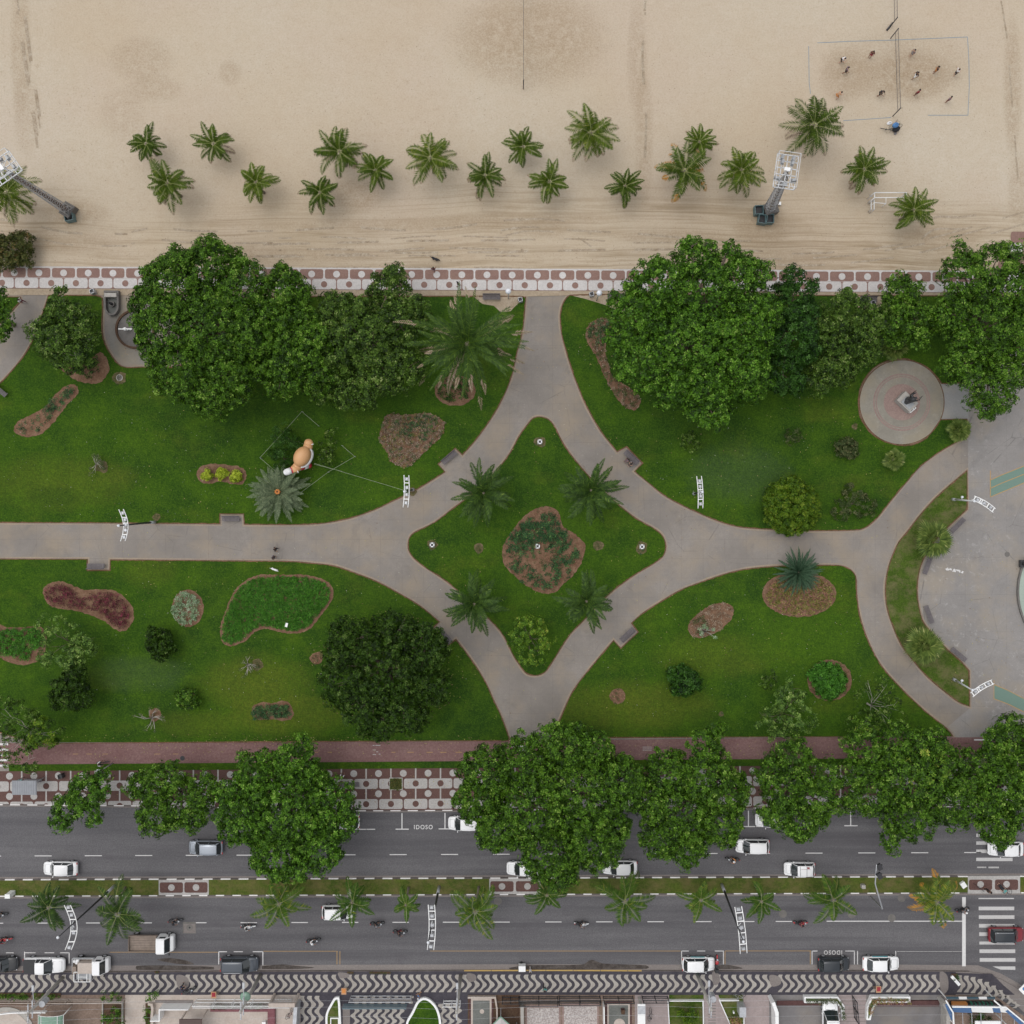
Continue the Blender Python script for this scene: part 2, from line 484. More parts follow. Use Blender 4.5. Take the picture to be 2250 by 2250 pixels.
def m_concrete(name, c=(0.262, 0.236, 0.212), joint=2.7, crack=0.22, tone=0.12, blotch=None, off=(0, 0, 0)):
    g = G(name, 0.95, 0.08)
    a = g.noise(0.13, 6, 0.65, g.mapv(loc=off))
    dk = tuple(x * (1 - tone * 1.6) for x in c); lt = tuple(x * (1 + tone) for x in c)
    col = g.mix(g.rng(a, 0.35, 0.65), dk, lt)
    b = g.noise(1.6, 6, 0.75)
    col = g.mix(g.rng(b, 0.4, 0.7, 0, 0.4), col, tuple(x * 0.78 for x in c))
    f = g.noise(5.5, 5, 0.85)
    col = g.mix(g.rng(f, 0.40, 0.70, 0, 0.5), col, tuple(x * 0.68 for x in c))
    warm = g.noise(0.2, 4, 0.6, g.mapv(loc=(5, 60, 0)))
    col = g.mix(g.rng(warm, 0.46, 0.68, 0, 0.6), col, (c[0] * 1.16, c[1] * 1.05, c[2] * 0.86))
    stn = g.noise(0.32, 6, 0.72, g.mapv(loc=(15, 33, 0)), 0.6)
    col = g.mix(g.rng(stn, 0.56, 0.70, 0, 0.5), col, tuple(x * 0.66 for x in c))
    spk = g.noise(2.6, 3, 0.7, g.mapv(loc=(1, 77, 0)))
    col = g.mix(g.rng(spk, 0.66, 0.74, 0, 0.5), col, tuple(min(.9, x * 1.5) for x in c))
    if joint:
        br = g.N.new('ShaderNodeTexBrick'); br.offset = 0.0; br.inputs['Scale'].default_value = 1.0
        br.inputs['Mortar Size'].default_value = 0.018; br.inputs['Mortar Smooth'].default_value = 0.3
        br.inputs['Brick Width'].default_value = joint; br.inputs['Row Height'].default_value = joint * 0.9
        br.inputs['Color1'].default_value = (0, 0, 0, 1); br.inputs['Color2'].default_value = (0, 0, 0, 1); br.inputs['Mortar'].default_value = (1, 1, 1, 1)
        ds = g.noise(0.6, 3, 0.6)
        g.L.new(g.mapv(loc=(0.3, 1.0, 0)), br.inputs['Vector'])
        jm = g.math('MULTIPLY', br.outputs['Fac'], g.rng(ds, 0.35, 0.65, 0.1, 0.55))
        col = g.mix(jm, col, tuple(x * 0.45 for x in c))
    if crack:
        cv = g.voro(0.16, 'DISTANCE_TO_EDGE', g.mapv(loc=(3.3, 1.7, 0)))
        cm = g.math('MULTIPLY', g.rng(cv, 0.0, 0.006, 1, 0), g.rng(g.noise(0.5, 3), 0.45, 0.6, 0, 1))
        col = g.mix(g.math('MULTIPLY', cm, crack * 2.2), col, tuple(x * 0.4 for x in c))
    if blotch:
        bn = g.noise(1.3, 7, 0.8, g.mapv(loc=(70, 2, 0)), 0.5)
        bl = g.math('MULTIPLY', g.rng(bn, 0.55, 0.66), g.rng(g.noise(0.12, 3), 0.35, 0.6))
        col = g.mix(g.math('MULTIPLY', bl, 0.5), col, blotch)
    return g.out(col, f, 0.25, 0.01)

def m_asphalt():
    g = G('asphalt', 0.95, 0.1)
    a = g.noise(1.0, 5, 0.6, g.mapv(sc=(0.03, 0.55, 1)), 0.3)
    col = g.mix(g.rng(a, 0.35, 0.65), (0.108, 0.105, 0.110), (0.160, 0.155, 0.159))
    b = g.noise(0.6, 6, 0.7)
    col = g.mix(g.rng(b, 0.42, 0.7, 0, 0.35), col, (0.11, 0.105, 0.112))
    p = g.noise(0.09, 4, 0.6, g.mapv(sc=(1, 3, 1), loc=(2, 9, 0)))
    col = g.mix(g.rng(p, 0.6, 0.66, 0, 0.35), col, (0.105, 0.096, 0.104))
    # broken-up seam and wheel path darkening is dirt on the lane itself
    f = g.noise(6.5, 5, 0.88)
    col = g.mix(g.rng(f, 0.42, 0.68, 0, 0.55), col, (0.055, 0.052, 0.058))
    col = g.mix(g.rng(f, 0.46, 0.30, 0, 0.4), col, (0.21, 0.205, 0.21))
    ln = g.noise(1.0, 4, 0.6, g.mapv(sc=(0.012, 0.62, 1), loc=(0, 4, 0)), 0.2)
    col = g.mix(g.rng(ln, 0.52, 0.64, 0, 0.5), col, (0.080, 0.076, 0.082))
    sp = g.noise(0.8, 5, 0.8, g.mapv(sc=(1, 1.8, 1), loc=(17, 3, 0)))
    col = g.mix(g.rng(sp, 0.66, 0.72, 0, 0.4), col, (0.04, 0.04, 0.044))
    return g.out(col, f, 0.35, 0.012)

def m_noisy(name, c1, c2, scale=1.0, fine=10.0, fdark=0.3, rough=0.85, bump=0.3, bdist=0.02, sc=(1, 1, 1)):
    g = G(name, rough, 0.08)
    a = g.noise(scale, 6, 0.7, g.mapv(sc=sc))
    col = g.mix(g.rng(a, 0.35, 0.66), c1, c2)
    f = g.noise(fine * .6, 5, 0.85)
    col = g.mix(g.rng(f, 0.42, 0.68, 0, fdark * 1.5), col, tuple(x * 0.5 for x in c1))
    col = g.mix(g.rng(f, 0.46, 0.30, 0, fdark), col, tuple(min(.9, x * 1.3) for x in c2))
    return g.out(col, f, bump, bdist)

def m_paint(name, c, wear=0.4, under=(0.1, 0.1, 0.1)):
    g = G(name, 0.7, 0.3)
    a = g.noise(5.0, 6, 0.8)
    b = g.noise(0.5, 3, 0.6)
    f = g.math('MULTIPLY', g.rng(a, 0.5, 0.72), g.rng(b, 0.3, 0.7, wear * 0.5, wear * 1.6))
    return g.out(g.mix(f, c, under))

M = {}
M['sand'] = m_sand()
M['grass'] = m_grass('lawn_grass', (0.040, 0.092, 0.007), (0.076, 0.145, 0.010), yellow=(0.14, 0.16, 0.02), yel=.5, spots=True)
M['grass_med'] = m_grass('median_grass', (0.075, 0.105, 0.02), (0.11, 0.14, 0.025), (0.045, 0.07, 0.014), (0.15, 0.15, 0.04), dry=(0.155, 0.12, 0.055), yel=0.3)
M['grass_dry'] = m_grass('worn_grass', (0.06, 0.10, 0.015), (0.09, 0.14, 0.02), (0.035, 0.065, 0.01), (0.15, 0.15, 0.04), dry=(0.17, 0.14, 0.075), yel=0.3)
M['grass_bed'] = m_grass('ground_cover', (0.035, 0.14, 0.012), (0.06, 0.19, 0.015), (0.02, 0.08, 0.008), (0.06, 0.18, 0.02), yel=0.1)
M['path'] = m_concrete('path_concrete')
M['plaza'] = m_concrete('plaza_concrete', (0.272, 0.256, 0.244), joint=5.2, crack=0.3, tone=0.08, blotch=(0.48, 0.47, 0.45), off=(3, 8, 0))
M['verge'] = m_noisy('sandy_verge', (0.33, 0.26, 0.18), (0.42, 0.345, 0.26), 0.8, 8, 0.3)
M['kerb_red'] = m_noisy('brick_kerb', (0.11, 0.075, 0.035), (0.235, 0.125, 0.085), 0.7, 12, 0.6)
M['apron'] = m_noisy('path_edge', (0.36, 0.29, 0.215), (0.26, 0.225, 0.195), 0.25, 10, 0.4)
M['asphalt'] = m_asphalt()
M['gutter'] = m_noisy('gutter_concrete', (0.20, 0.175, 0.165), (0.24, 0.215, 0.20), 0.5, 10, 0.3, sc=(0.2, 1, 1))
M['kerb'] = m_noisy('kerb_stone', (0.10, 0.085, 0.08), (0.16, 0.14, 0.13), 1.0, 10, 0.3)
M['kerb_white'] = m_paint('kerb_white_paint', (0.74, 0.72, 0.70), 0.2, (0.25, 0.23, 0.22))
M['kerb_yellow'] = m_paint('kerb_yellow_paint', (0.50, 0.33, 0.10), 0.5, (0.25, 0.22, 0.18))
M['line_white'] = m_paint('road_white_paint', (0.62, 0.61, 0.60), 0.3, (0.2, 0.2, 0.2))
M['line_worn'] = m_paint('road_worn_paint', (0.42, 0.41, 0.40), 0.7, (0.13, 0.13, 0.13))
M['line_yellow'] = m_paint('road_yellow_paint', (0.42, 0.26, 0.10), 0.5, (0.13, 0.12, 0.11))
M['mos_white'] = m_noisy('mosaic_white', (0.60, 0.575, 0.56), (0.50, 0.47, 0.45), 0.25, 9, 0.35)
M['mos_white_dull'] = m_noisy('mosaic_white_dull', (0.47, 0.45, 0.43), (0.38, 0.36, 0.34), 0.3, 9, 0.5)
M['mos_red'] = m_noisy('mosaic_red', (0.235, 0.145, 0.125), (0.285, 0.185, 0.15), 0.3, 9, 0.3)
M['mos_red_dark'] = m_noisy('mosaic_red_dark', (0.115, 0.066, 0.058), (0.145, 0.084, 0.072), 0.3, 9, 0.35)
M['mos_black'] = m_noisy('mosaic_black', (0.052, 0.048, 0.058), (0.085, 0.078, 0.09), 0.5, 9, 0.3)
M['mos_cream'] = m_noisy('mosaic_cream', (0.42, 0.39, 0.35), (0.34, 0.31, 0.28), 0.4, 9, 0.4)
M['cycle'] = m_noisy('cycle_asphalt', (0.19, 0.105, 0.10), (0.25, 0.155, 0.145), 0.35, 6, 0.4, sc=(0.4, 1, 1))
M['soil'] = m_noisy('bed_soil', (0.155, 0.085, 0.052), (0.25, 0.155, 0.10), 0.8, 9, 0.45, bump=0.7, bdist=0.05)
M['worn'] = m_noisy('worn_turf', (0.085, 0.085, 0.03), (0.19, 0.145, 0.085), 1.6, 9, 0.5)
M['soil_dk'] = m_noisy('dark_soil', (0.085, 0.05, 0.035), (0.13, 0.085, 0.055), 0.8, 9, 0.45, bump=0.7, bdist=0.05)
M['green_paint'] = m_paint('green_court_paint', (0.145, 0.225, 0.185), 0.3, (0.27, 0.27, 0.25))
M['pool_green'] = m_noisy('pale_green_basin', (0.36, 0.42, 0.36), (0.31, 0.37, 0.32), 0.3, 8, 0.15)
M['ring_pink'] = m_noisy('circle_pink', (0.27, 0.19, 0.17), (0.31, 0.23, 0.20), 0.4, 9, 0.35)
M['ring_tan'] = m_concrete('circle_paving', (0.275, 0.255, 0.215), joint=0, crack=0.1, tone=0.14, blotch=(0.42, 0.40, 0.36))
M['tile_beige'] = m_noisy('beige_tiles', (0.45, 0.38, 0.33), (0.52, 0.46, 0.41), 0.6, 6, 0.2)
M['tile_mauve'] = m_noisy('mauve_tiles', (0.30, 0.25, 0.24), (0.36, 0.30, 0.29), 0.6, 6, 0.2)
M['brown_paving'] = m_noisy('brown_paving', (0.20, 0.145, 0.115), (0.27, 0.20, 0.16), 0.8, 6, 0.4)
M['pebble'] = m_noisy('pebble_paving', (0.24, 0.20, 0.19), (0.60, 0.56, 0.53), 5.0, 12, 0.2)
M['yard_grey'] = m_concrete('yard_concrete', (0.20, 0.19, 0.19), joint=0, crack=0.2, tone=0.2)
M['mat_green'] = m_noisy('mat_grey_green', (0.15, 0.155, 0.145), (0.18, 0.185, 0.17), 0.8, 9, 0.3)
M['maroon'] = m_noisy('maroon_tiles', (0.085, 0.045, 0.045), (0.12, 0.065, 0.06), 1.0, 6, 0.3)
M['pink_wall'] = m_noisy('plum_tiles', (0.19, 0.08, 0.09), (0.24, 0.11, 0.12), 1.0, 6, 0.3)

# --- object materials
M['white'] = plain('white_paint', (0.78, 0.78, 0.77), 0.5, var=0.05)
M['white_metal'] = plain('white_metal', (0.58, 0.59, 0.60), 0.4, var=0.05)
M['grey_metal'] = plain('grey_metal', (0.32, 0.33, 0.34), 0.45, metal=0.3, var=0.15)
M['galv'] = plain('galvanised_steel', (0.45, 0.46, 0.48), 0.45, metal=0.4, var=0.2, scale=2)
M['rust'] = plain('rusty_steel', (0.17, 0.12, 0.10), 0.75, var=0.35, scale=1.5)
M['dark_metal'] = plain('dark_metal', (0.035, 0.035, 0.038), 0.5, var=0.2)
M['black'] = plain('black_plastic', (0.02, 0.02, 0.022), 0.5, var=0.2)
M['rubber'] = plain('tyre_rubber', (0.02, 0.02, 0.02), 0.85)
M['chrome'] = plain('chrome', (0.7, 0.7, 0.72), 0.2, metal=0.9)
M['glass'] = plain('dark_glass', (0.018, 0.024, 0.026), 0.06, spec=0.8, coat=0.6)
M['glass_green'] = plain('green_sheet', (0.16, 0.27, 0.20), 0.25, spec=0.6, var=0.15)
M['glass_blue'] = plain('bluish_glass', (0.16, 0.22, 0.25), 0.15, spec=0.6, var=0.1)
M['lamp_glass'] = plain('lamp_glass', (0.66, 0.68, 0.72), 0.15, spec=0.7)
M['red_lamp'] = plain('red_lamp', (0.35, 0.02, 0.02), 0.25)
M['conc'] = plain('cast_concrete', (0.36, 0.34, 0.31), 0.85, var=0.15, scale=1.5)
M['conc_dk'] = plain('dark_concrete', (0.14, 0.13, 0.12), 0.85, var=0.2, scale=1.5)
M['bench_wood'] = plain('grey_bench_slats', (0.125, 0.11, 0.115), 0.7, var=0.25, scale=3)
M['wood'] = plain('weathered_wood', (0.24, 0.19, 0.155), 0.8, var=0.25, scale=1.5)
M['bark'] = plain('bark', (0.16, 0.125, 0.095), 0.95, var=0.3, scale=3, bump=0.6)
M['bark_pale'] = plain('pale_bark', (0.36, 0.33, 0.29), 0.95, var=0.25, scale=3, bump=0.6)
M['bark_palm'] = plain('palm_bark', (0.20, 0.165, 0.13), 0.95, var=0.3, scale=6, bump=0.6)
M['skin_a'] = plain('skin_light', (0.50, 0.30, 0.21), 0.6)
M['skin_b'] = plain('skin_brown', (0.24, 0.125, 0.08), 0.6)
M['hair'] = plain('dark_hair', (0.02, 0.015, 0.012), 0.7)
def cloth(n, c): M[n] = plain(n + '_cloth', c, 0.9, var=0.12, scale=8)
cloth('c_white', (0.72, 0.72, 0.72)); cloth('c_black', (0.02, 0.02, 0.024)); cloth('c_grey', (0.20, 0.19, 0.20))
cloth('c_red', (0.28, 0.03, 0.04)); cloth('c_maroon', (0.12, 0.02, 0.035)); cloth('c_navy', (0.03, 0.04, 0.10))
cloth('c_mauve', (0.22, 0.16, 0.19)); cloth('c_teal', (0.10, 0.32, 0.30)); cloth('c_blue', (0.08, 0.20, 0.42))
cloth('c_orange', (0.55, 0.22, 0.06)); cloth('c_green', (0.03, 0.16, 0.10)); cloth('c_tan', (0.45, 0.26, 0.15))

# leaves
GR = lambda k=0.86, r=1.0, b=1.0: [(0.0, (0.010 * k * r, 0.024 * k, 0.004 * k * b)), (0.3, (0.030 * k * r, 0.075 * k, 0.006 * k * b)), (0.55, (0.062 * k * r, 0.145 * k, 0.009 * k * b)), (0.8, (0.105 * k * r, 0.225 * k, 0.015 * k * b)), (1.0, (0.22 * k * r, 0.33 * k, 0.06 * k * b))]
M['leaf_almond'] = leafmat('almond_leaves', GR(1.0))
M['leaf_bright'] = leafmat('bright_leaves', GR(1.12, 0.95))
M['leaf_dull'] = leafmat('dull_leaves', GR(0.88, 1.2, 1.8))
M['leaf_dark'] = leafmat('dark_leaves', GR(0.48, 1.0, 1.2))
M['leaf_black'] = leafmat('deep_green_leaves', GR(0.62, 0.80, 1.6))
M['leaf_pale'] = leafmat('pale_leaves', [(0, (0.03, 0.06, 0.015)), (0.4, (0.07, 0.14, 0.025)), (0.75, (0.14, 0.24, 0.04)), (1, (0.27, 0.36, 0.10))])
M['leaf_yellow'] = leafmat('yellow_green_leaves', [(0, (0.03, 0.07, 0.01)), (0.4, (0.08, 0.17, 0.015)), (0.75, (0.16, 0.27, 0.025)), (1, (0.32, 0.36, 0.06))])
M['leaf_round'] = leafmat('round_shrub_leaves', [(0, (0.02, 0.05, 0.005)), (0.4, (0.07, 0.14, 0.008)), (0.75, (0.13, 0.21, 0.012)), (1, (0.20, 0.24, 0.03))])
M['leaf_lime'] = leafmat('lime_leaves', [(0, (0.16, 0.24, 0.015)), (0.5, (0.34, 0.42, 0.03)), (1, (0.52, 0.55, 0.07))])
M['leaf_olive'] = leafmat('olive_leaves', [(0, (0.025, 0.045, 0.012)), (0.5, (0.065, 0.09, 0.028)), (1, (0.16, 0.15, 0.07))])
M['leaf_dry'] = leafmat('dry_leaves', [(0, (0.025, 0.035, 0.008)), (0.4, (0.065, 0.08, 0.018)), (0.75, (0.11, 0.11, 0.03)), (1, (0.20, 0.12, 0.045))])
M['leaf_red'] = leafmat('red_leaves', [(0, (0.04, 0.018, 0.015)), (0.5, (0.10, 0.028, 0.03)), (0.85, (0.18, 0.03, 0.055)), (1, (0.30, 0.04, 0.09))])
M['leaf_silver'] = leafmat('silver_leaves', [(0, (0.07, 0.13, 0.05)), (0.5, (0.20, 0.30, 0.16)), (1, (0.42, 0.48, 0.36))])
M['leaf_mix'] = leafmat('bromeliad_leaves', [(0, (0.08, 0.10, 0.02)), (0.35, (0.22, 0.22, 0.05)), (0.6, (0.28, 0.13, 0.09)), (0.85, (0.34, 0.20, 0.15)), (1, (0.40, 0.38, 0.12))])
M['leaf_bed'] = leafmat('bed_plant_leaves', [(0, (0.02, 0.045, 0.02)), (0.5, (0.04, 0.10, 0.035)), (0.8, (0.07, 0.16, 0.05)), (1, (0.16, 0.26, 0.08))])
M['palm_leaf'] = leafmat('coconut_leaflets', [(0, (0.018, 0.034, 0.004)), (0.4, (0.050, 0.088, 0.007)), (0.75, (0.105, 0.155, 0.012)), (1, (0.24, 0.26, 0.035))])
M['palm_rib'] = plain('palm_midrib', (0.24, 0.28, 0.075), 0.6)
M['palm_road'] = leafmat('road_palm_leaflets', [(0, (0.012, 0.038, 0.006)), (0.45, (0.038, 0.088, 0.010)), (0.8, (0.085, 0.15, 0.016)), (1, (0.24, 0.24, 0.03))])
M['palm_dark'] = leafmat('dark_palm_leaflets', [(0, (0.008, 0.020, 0.005)), (0.45, (0.028, 0.060, 0.012)), (0.8, (0.065, 0.120, 0.018)), (1, (0.16, 0.24, 0.04))])
M['palm_dry'] = leafmat('dry_palm_leaflets', [(0, (0.13, 0.09, 0.06)), (0.5, (0.26, 0.19, 0.13)), (1, (0.42, 0.34, 0.25))], trans=0)
M['palm_orange'] = leafmat('orange_frond', [(0, (0.30, 0.13, 0.02)), (1, (0.50, 0.26, 0.05))])
M['palm_grey'] = leafmat('grey_cycad_leaflets', [(0, (0.04, 0.06, 0.03)), (0.5, (0.105, 0.14, 0.075)), (1, (0.21, 0.25, 0.14))])
M['cycad_dk'] = leafmat('dark_cycad_leaflets', [(0, (0.012, 0.035, 0.018)), (0.5, (0.035, 0.075, 0.04)), (1, (0.085, 0.14, 0.08))])
M['fan_leaf'] = leafmat('fan_palm_leaflets', [(0, (0.025, 0.05, 0.01)), (0.5, (0.10, 0.15, 0.03)), (0.8, (0.20, 0.25, 0.06)), (1, (0.38, 0.38, 0.15))])
# ================================================================ SETTING
def PW(pts, z=0.0):
    return [XY(p[0], p[1], z) for p in pts]
def struct(mb, name, mats, **kw):
    return mb.build(name, mats, kind='structure', **kw)

# base ground: reaches the horizon
mb = MB(); mb.prism([(-3000, -3000), (3000, -3000), (3000, 3000), (-3000, 3000)], None, -0.35); struct(mb, 'ground', M['verge'])
# beach sand
X0, X1 = -700, 2950           # how far (px) the strips run past the frame
mb = MB(); mb.prism([(-1500, W(0, 600)[1]), (1500, W(0, 600)[1]), (1500, 420), (-1500, 420)], -0.3, -0.03); struct(mb, 'beach_sand', M['sand'])
mb = MB(); mb.prism([(-3000, 420), (3000, 420), (3000, 3000), (-3000, 3000)], None, -0.32); struct(mb, 'sea', plain('sea_water', (0.05, 0.09, 0.09), 0.15, spec=0.6))

# garden path base (concrete) under lawns
mb = MB(); mb.prism(PW([(X0, 630), (X1, 636), (X1, 1650), (X0, 1660)]), -0.3, 0.0); struct(mb, 'garden_path', M['path'])
# plaza sheet on the right
pz = [(2127, 650), (X1, 650), (X1, 1630), (2080, 1625), (2080, 1599), (2131, 1556), (2131, 1473), (2113, 1454), (2082, 1426), (2044, 1386), (2024, 1350), (2014, 1290), (2021, 1240), (2040, 1205), (2085, 1159), (2127, 1119), (2127, 845)]
mb = MB(); mb.prism(PW(pz), 0.0, 0.006); struct(mb, 'plaza_paving', M['plaza'])
mb = MB(); mb.prism(PW([(2066, 843), (2128, 842), (2128, 921), (2066, 922)]), 0.0, 0.010); struct(mb, 'link_path', m_concrete('link_concrete', (0.31, 0.305, 0.295), joint=0, crack=0, tone=0.06))

# ---- lawns
_ = 1
lawnA = [(-260, 1149, _), (-260, 1090, _), (0, 841), (62, 765), (99, 671), (106, 648, _), (206, 648, _), (226, 655), (228, 742), (262, 800), (300, 806), (420, 790), (420, 660, _), (560, 652), (940, 650), (1140, 650, _), (1156, 652, _), (1153, 693), (1148, 733), (1137, 774), (1125, 827), (1103, 880), (1078, 923), (1047, 966), (1016, 1001, _),
         (1001, 986, _), (964, 1020, _), (979, 1037, _), (938, 1063), (907, 1081), (861, 1103), (820, 1122), (767, 1140), (705, 1151), (643, 1153.5), (536, 1153, _), (535, 1130, _), (484, 1130, _), (484, 1152, _), (240, 1150), (0, 1149)]
lawnB = [(1252, 648), (1240, 659), (1232, 678), (1230, 699), (1233, 733), (1240, 761), (1252, 802), (1265, 839), (1283, 883), (1299, 914), (1317, 945), (1336, 970), (1356, 994, _), (1376, 983, _), (1410, 1018, _), (1393, 1036, _), (1426, 1063), (1457, 1088), (1494, 1109), (1535, 1128), (1581, 1147), (1628, 1159), (1697, 1164), (1790, 1167), (1886, 1165), (1908, 1156), (1929, 1137), (1961, 1097), (1992, 1060), (2023, 1025), (2069, 991), (2127, 959, _), (2125, 920, _), (2066, 921, _), (2030, 965), (1981, 978), (1925, 960), (1893, 920), (1887, 884), (1893, 848), (1925, 806), (1981, 789), (2035, 808), (2069, 844, _), (2117, 842, _), (2150, 815), (2250, 760), (2460, 720, _), (2460, 650, _), (1700, 648), (1400, 646)]
lawnC = [(1187, 915), (1206, 921), (1220, 938), (1234, 966), (1252, 994), (1274, 1022), (1302, 1054), (1330, 1081), (1364, 1112), (1401, 1140), (1435, 1159), (1454, 1174), (1463, 1193), (1463, 1209), (1456, 1224), (1435, 1240), (1398, 1262), (1353, 1294), (1314, 1330), (1277, 1370), (1255, 1392), (1234, 1423), (1215, 1454), (1202, 1473), (1190, 1482), (1174, 1485), (1157, 1481), (1143, 1465), (1128, 1442), (1104, 1395), (1078, 1365), (1045, 1333), (1010, 1302), (975, 1274), (932, 1246), (907, 1225), (896, 1205), (899, 1181), (910, 1169), (954, 1147), (1000, 1112), (1025, 1094), (1058, 1063), (1093, 1030), (1122, 991), (1140, 957), (1156, 935), (1171, 918)]
lawnD = [(-300, 1226, _), (193, 1228, _), (193, 1252, _), (241, 1252, _), (242, 1229, _), (590, 1232), (643, 1233), (690, 1237), (736, 1243), (783, 1259), (829, 1277), (876, 1302), (923, 1330), (967, 1366, _), (952, 1380, _), (986, 1417, _), (1002, 1403, _), (1025, 1433), (1047, 1464), (1069, 1501), (1087, 1541), (1103, 1575), (1120, 1622, _), (1118, 1628, _), (590, 1631, _), (75, 1634, _), (-30, 1600, _), (-300, 1540, _)]
lawnE = [(1212, 1622, _), (1224, 1593), (1234, 1569), (1255, 1523), (1274, 1495), (1299, 1464), (1327, 1430), (1348, 1406, _), (1364, 1423, _), (1401, 1389, _), (1386, 1369, _), (1411, 1347), (1442, 1327), (1488, 1299), (1535, 1280), (1597, 1259), (1643, 1249), (1712, 1243), (1836, 1241), (1861, 1246), (1877, 1259), (1882, 1274), (1883, 1305), (1889, 1349), (1902, 1392), (1923, 1439), (1948, 1476), (1992, 1523), (2038, 1566), (2080, 1599), (2095, 1618, _), (1650, 1620, _)]
lawnF = [(2125, 1032, _), (2126, 1119, _), (2085, 1157), (2060, 1182), (2035, 1218), (2021, 1252), (2016, 1290), (2018, 1324), (2027, 1361), (2044, 1386), (2082, 1426), (2113, 1454), (2130, 1473, _), (2131, 1553, _), (2107, 1544), (2082, 1526), (2038, 1489), (2007, 1454), (1979, 1417), (1961, 1377), (1948, 1336), (1944, 1296), (1948, 1259), (1957, 1228), (1973, 1192), (1992, 1168), (2023, 1128), (2054, 1094), (2085, 1066)]
lawnG = [(46, 652, _), (44, 665), (12, 700), (-30, 745), (-80, 800), (-300, 1000, _), (-300, 648, _)]
for i, (pts, mk) in enumerate(((lawnA, 'grass'), (lawnB, 'grass'), (lawnC, 'grass'), (lawnD, 'grass'), (lawnE, 'grass'), (lawnF, 'grass_dry'), (lawnG, 'grass'))):
    w = PW(smooth_poly(pts))
    if area2(w) < 0: w = w[::-1]
    inner = offset(w, 0.10)
    mb = MB(); mb.prism(inner, 0.0, 0.05); struct(mb, 'lawn', M[mk])
    jr = random.Random(i); k_in = offset(w, 0.13); k_in = [(q[0] + jr.uniform(-.045, .045), q[1] + jr.uniform(-.045, .045)) for q in k_in]
    mb = MB(); band(mb, w, k_in, 0.0, 0.085); struct(mb, 'lawn_kerb', M['kerb_red'])
    mb = MB(); band(mb, offset(w, -0.22), w, 0.0085, 0.0085); struct(mb, 'path_edge', M['apron'])

# sandy verge between promenade and lawns, bench pads on it
mb = MB(); mb.prism(PW([(X0, 631), (X1, 647), (X1, 651), (2190, 650), (1960, 650), (1400, 648), (1250, 649), (1150, 652), (1140, 664), (1122, 684), (1100, 686), (1085, 672), (1060, 668), (1040, 652), (560, 650), (X0, 646)]), 0.0, 0.056); struct(mb, 'sandy_verge', M['verge'])
mb = MB(); mb.prism(PW([(1258, 650), (1290, 658), (1335, 672), (1352, 684), (1330, 690), (1372, 688), (1385, 670), (1378, 646), (1300, 645)]), 0.05, 0.060); struct(mb, 'bare_sand_patch', M['verge'])
mb = MB(); mb.prism(PW(smooth_poly([(1885, 648), (1882, 672), (1905, 682), (1935, 672), (1932, 648)])), 0.05, 0.060); struct(mb, 'bare_sand_patch', M['verge'])

# ---- promenade mosaic (upper) and road-side mosaic (lower)
def rrect(x0, x1, y0, y1, r, n=3):
    pts = []
    for cx, cy, a0 in ((x1 - r, y1 - r, 0), (x0 + r, y1 - r, 90), (x0 + r, y0 + r, 180), (x1 - r, y0 + r, 270)):
        for k in range(n + 1):
            a = math.radians(a0 + 90 * k / n); pts.append((cx + r * math.cos(a), cy + r * math.sin(a)))
    return pts
def circ(cx, cy, r, n=20, ry=None):
    return [(cx + r * math.cos(2 * math.pi * k / n), cy + (ry or r) * math.sin(2 * math.pi * k / n)) for k in range(n)]
def tilt(pts, cx, sl):
    return [(p[0], p[1] + (p[0] - cx) * sl) for p in pts]

yt = lambda x: 585.1 + 0.0046 * x
zp = 0.04
mb = MB()
xs = [31.7]
while xs[-1] < 2350: xs.append(xs[-1] + 54.05 + 0.00115 * xs[-1])
while xs[0] > -500: xs.insert(0, xs[0] - 54.0)
mb.prism(PW([(xs[0], yt(xs[0])), (xs[-1], yt(xs[-1])), (xs[-1], yt(xs[-1]) + 25), (xs[0], yt(xs[0]) + 25)]), -0.3, zp, 0)
mb.prism(PW([(xs[0], yt(xs[0]) + 25), (xs[-1], yt(xs[-1]) + 25), (xs[-1], yt(xs[-1]) + 48.2), (xs[0], yt(xs[0]) + 48.2)]), -0.3, zp, 1)
for i in range(1, len(xs) - 1):
    c = xs[i]; p = xs[i + 1] - c; y = yt(c)
    if c > 2190: continue
    mb.prism(PW(tilt(rrect(c - p / 2 + 1.8, c + p / 2 - 1.8, y + 3.2, y + 24.4, 4.5), c, .0046)), None, zp + .004, 1)
    mb.prism(PW(circ(c, y + 14.2, 7.5)), None, zp + .008, 0)
    mb.prism(PW(tilt(rrect(c + 1.1, c + p - 1.1, y + 25.6, y + 47.6, 4.5), c + p / 2, .0046)), None, zp + .004, 0)
    mb.prism(PW(circ(c + p / 2, y + 36.6, 7.0)), None, zp + .008, 1)
struct(mb, 'promenade', [M['mos_white'], M['mos_red']])
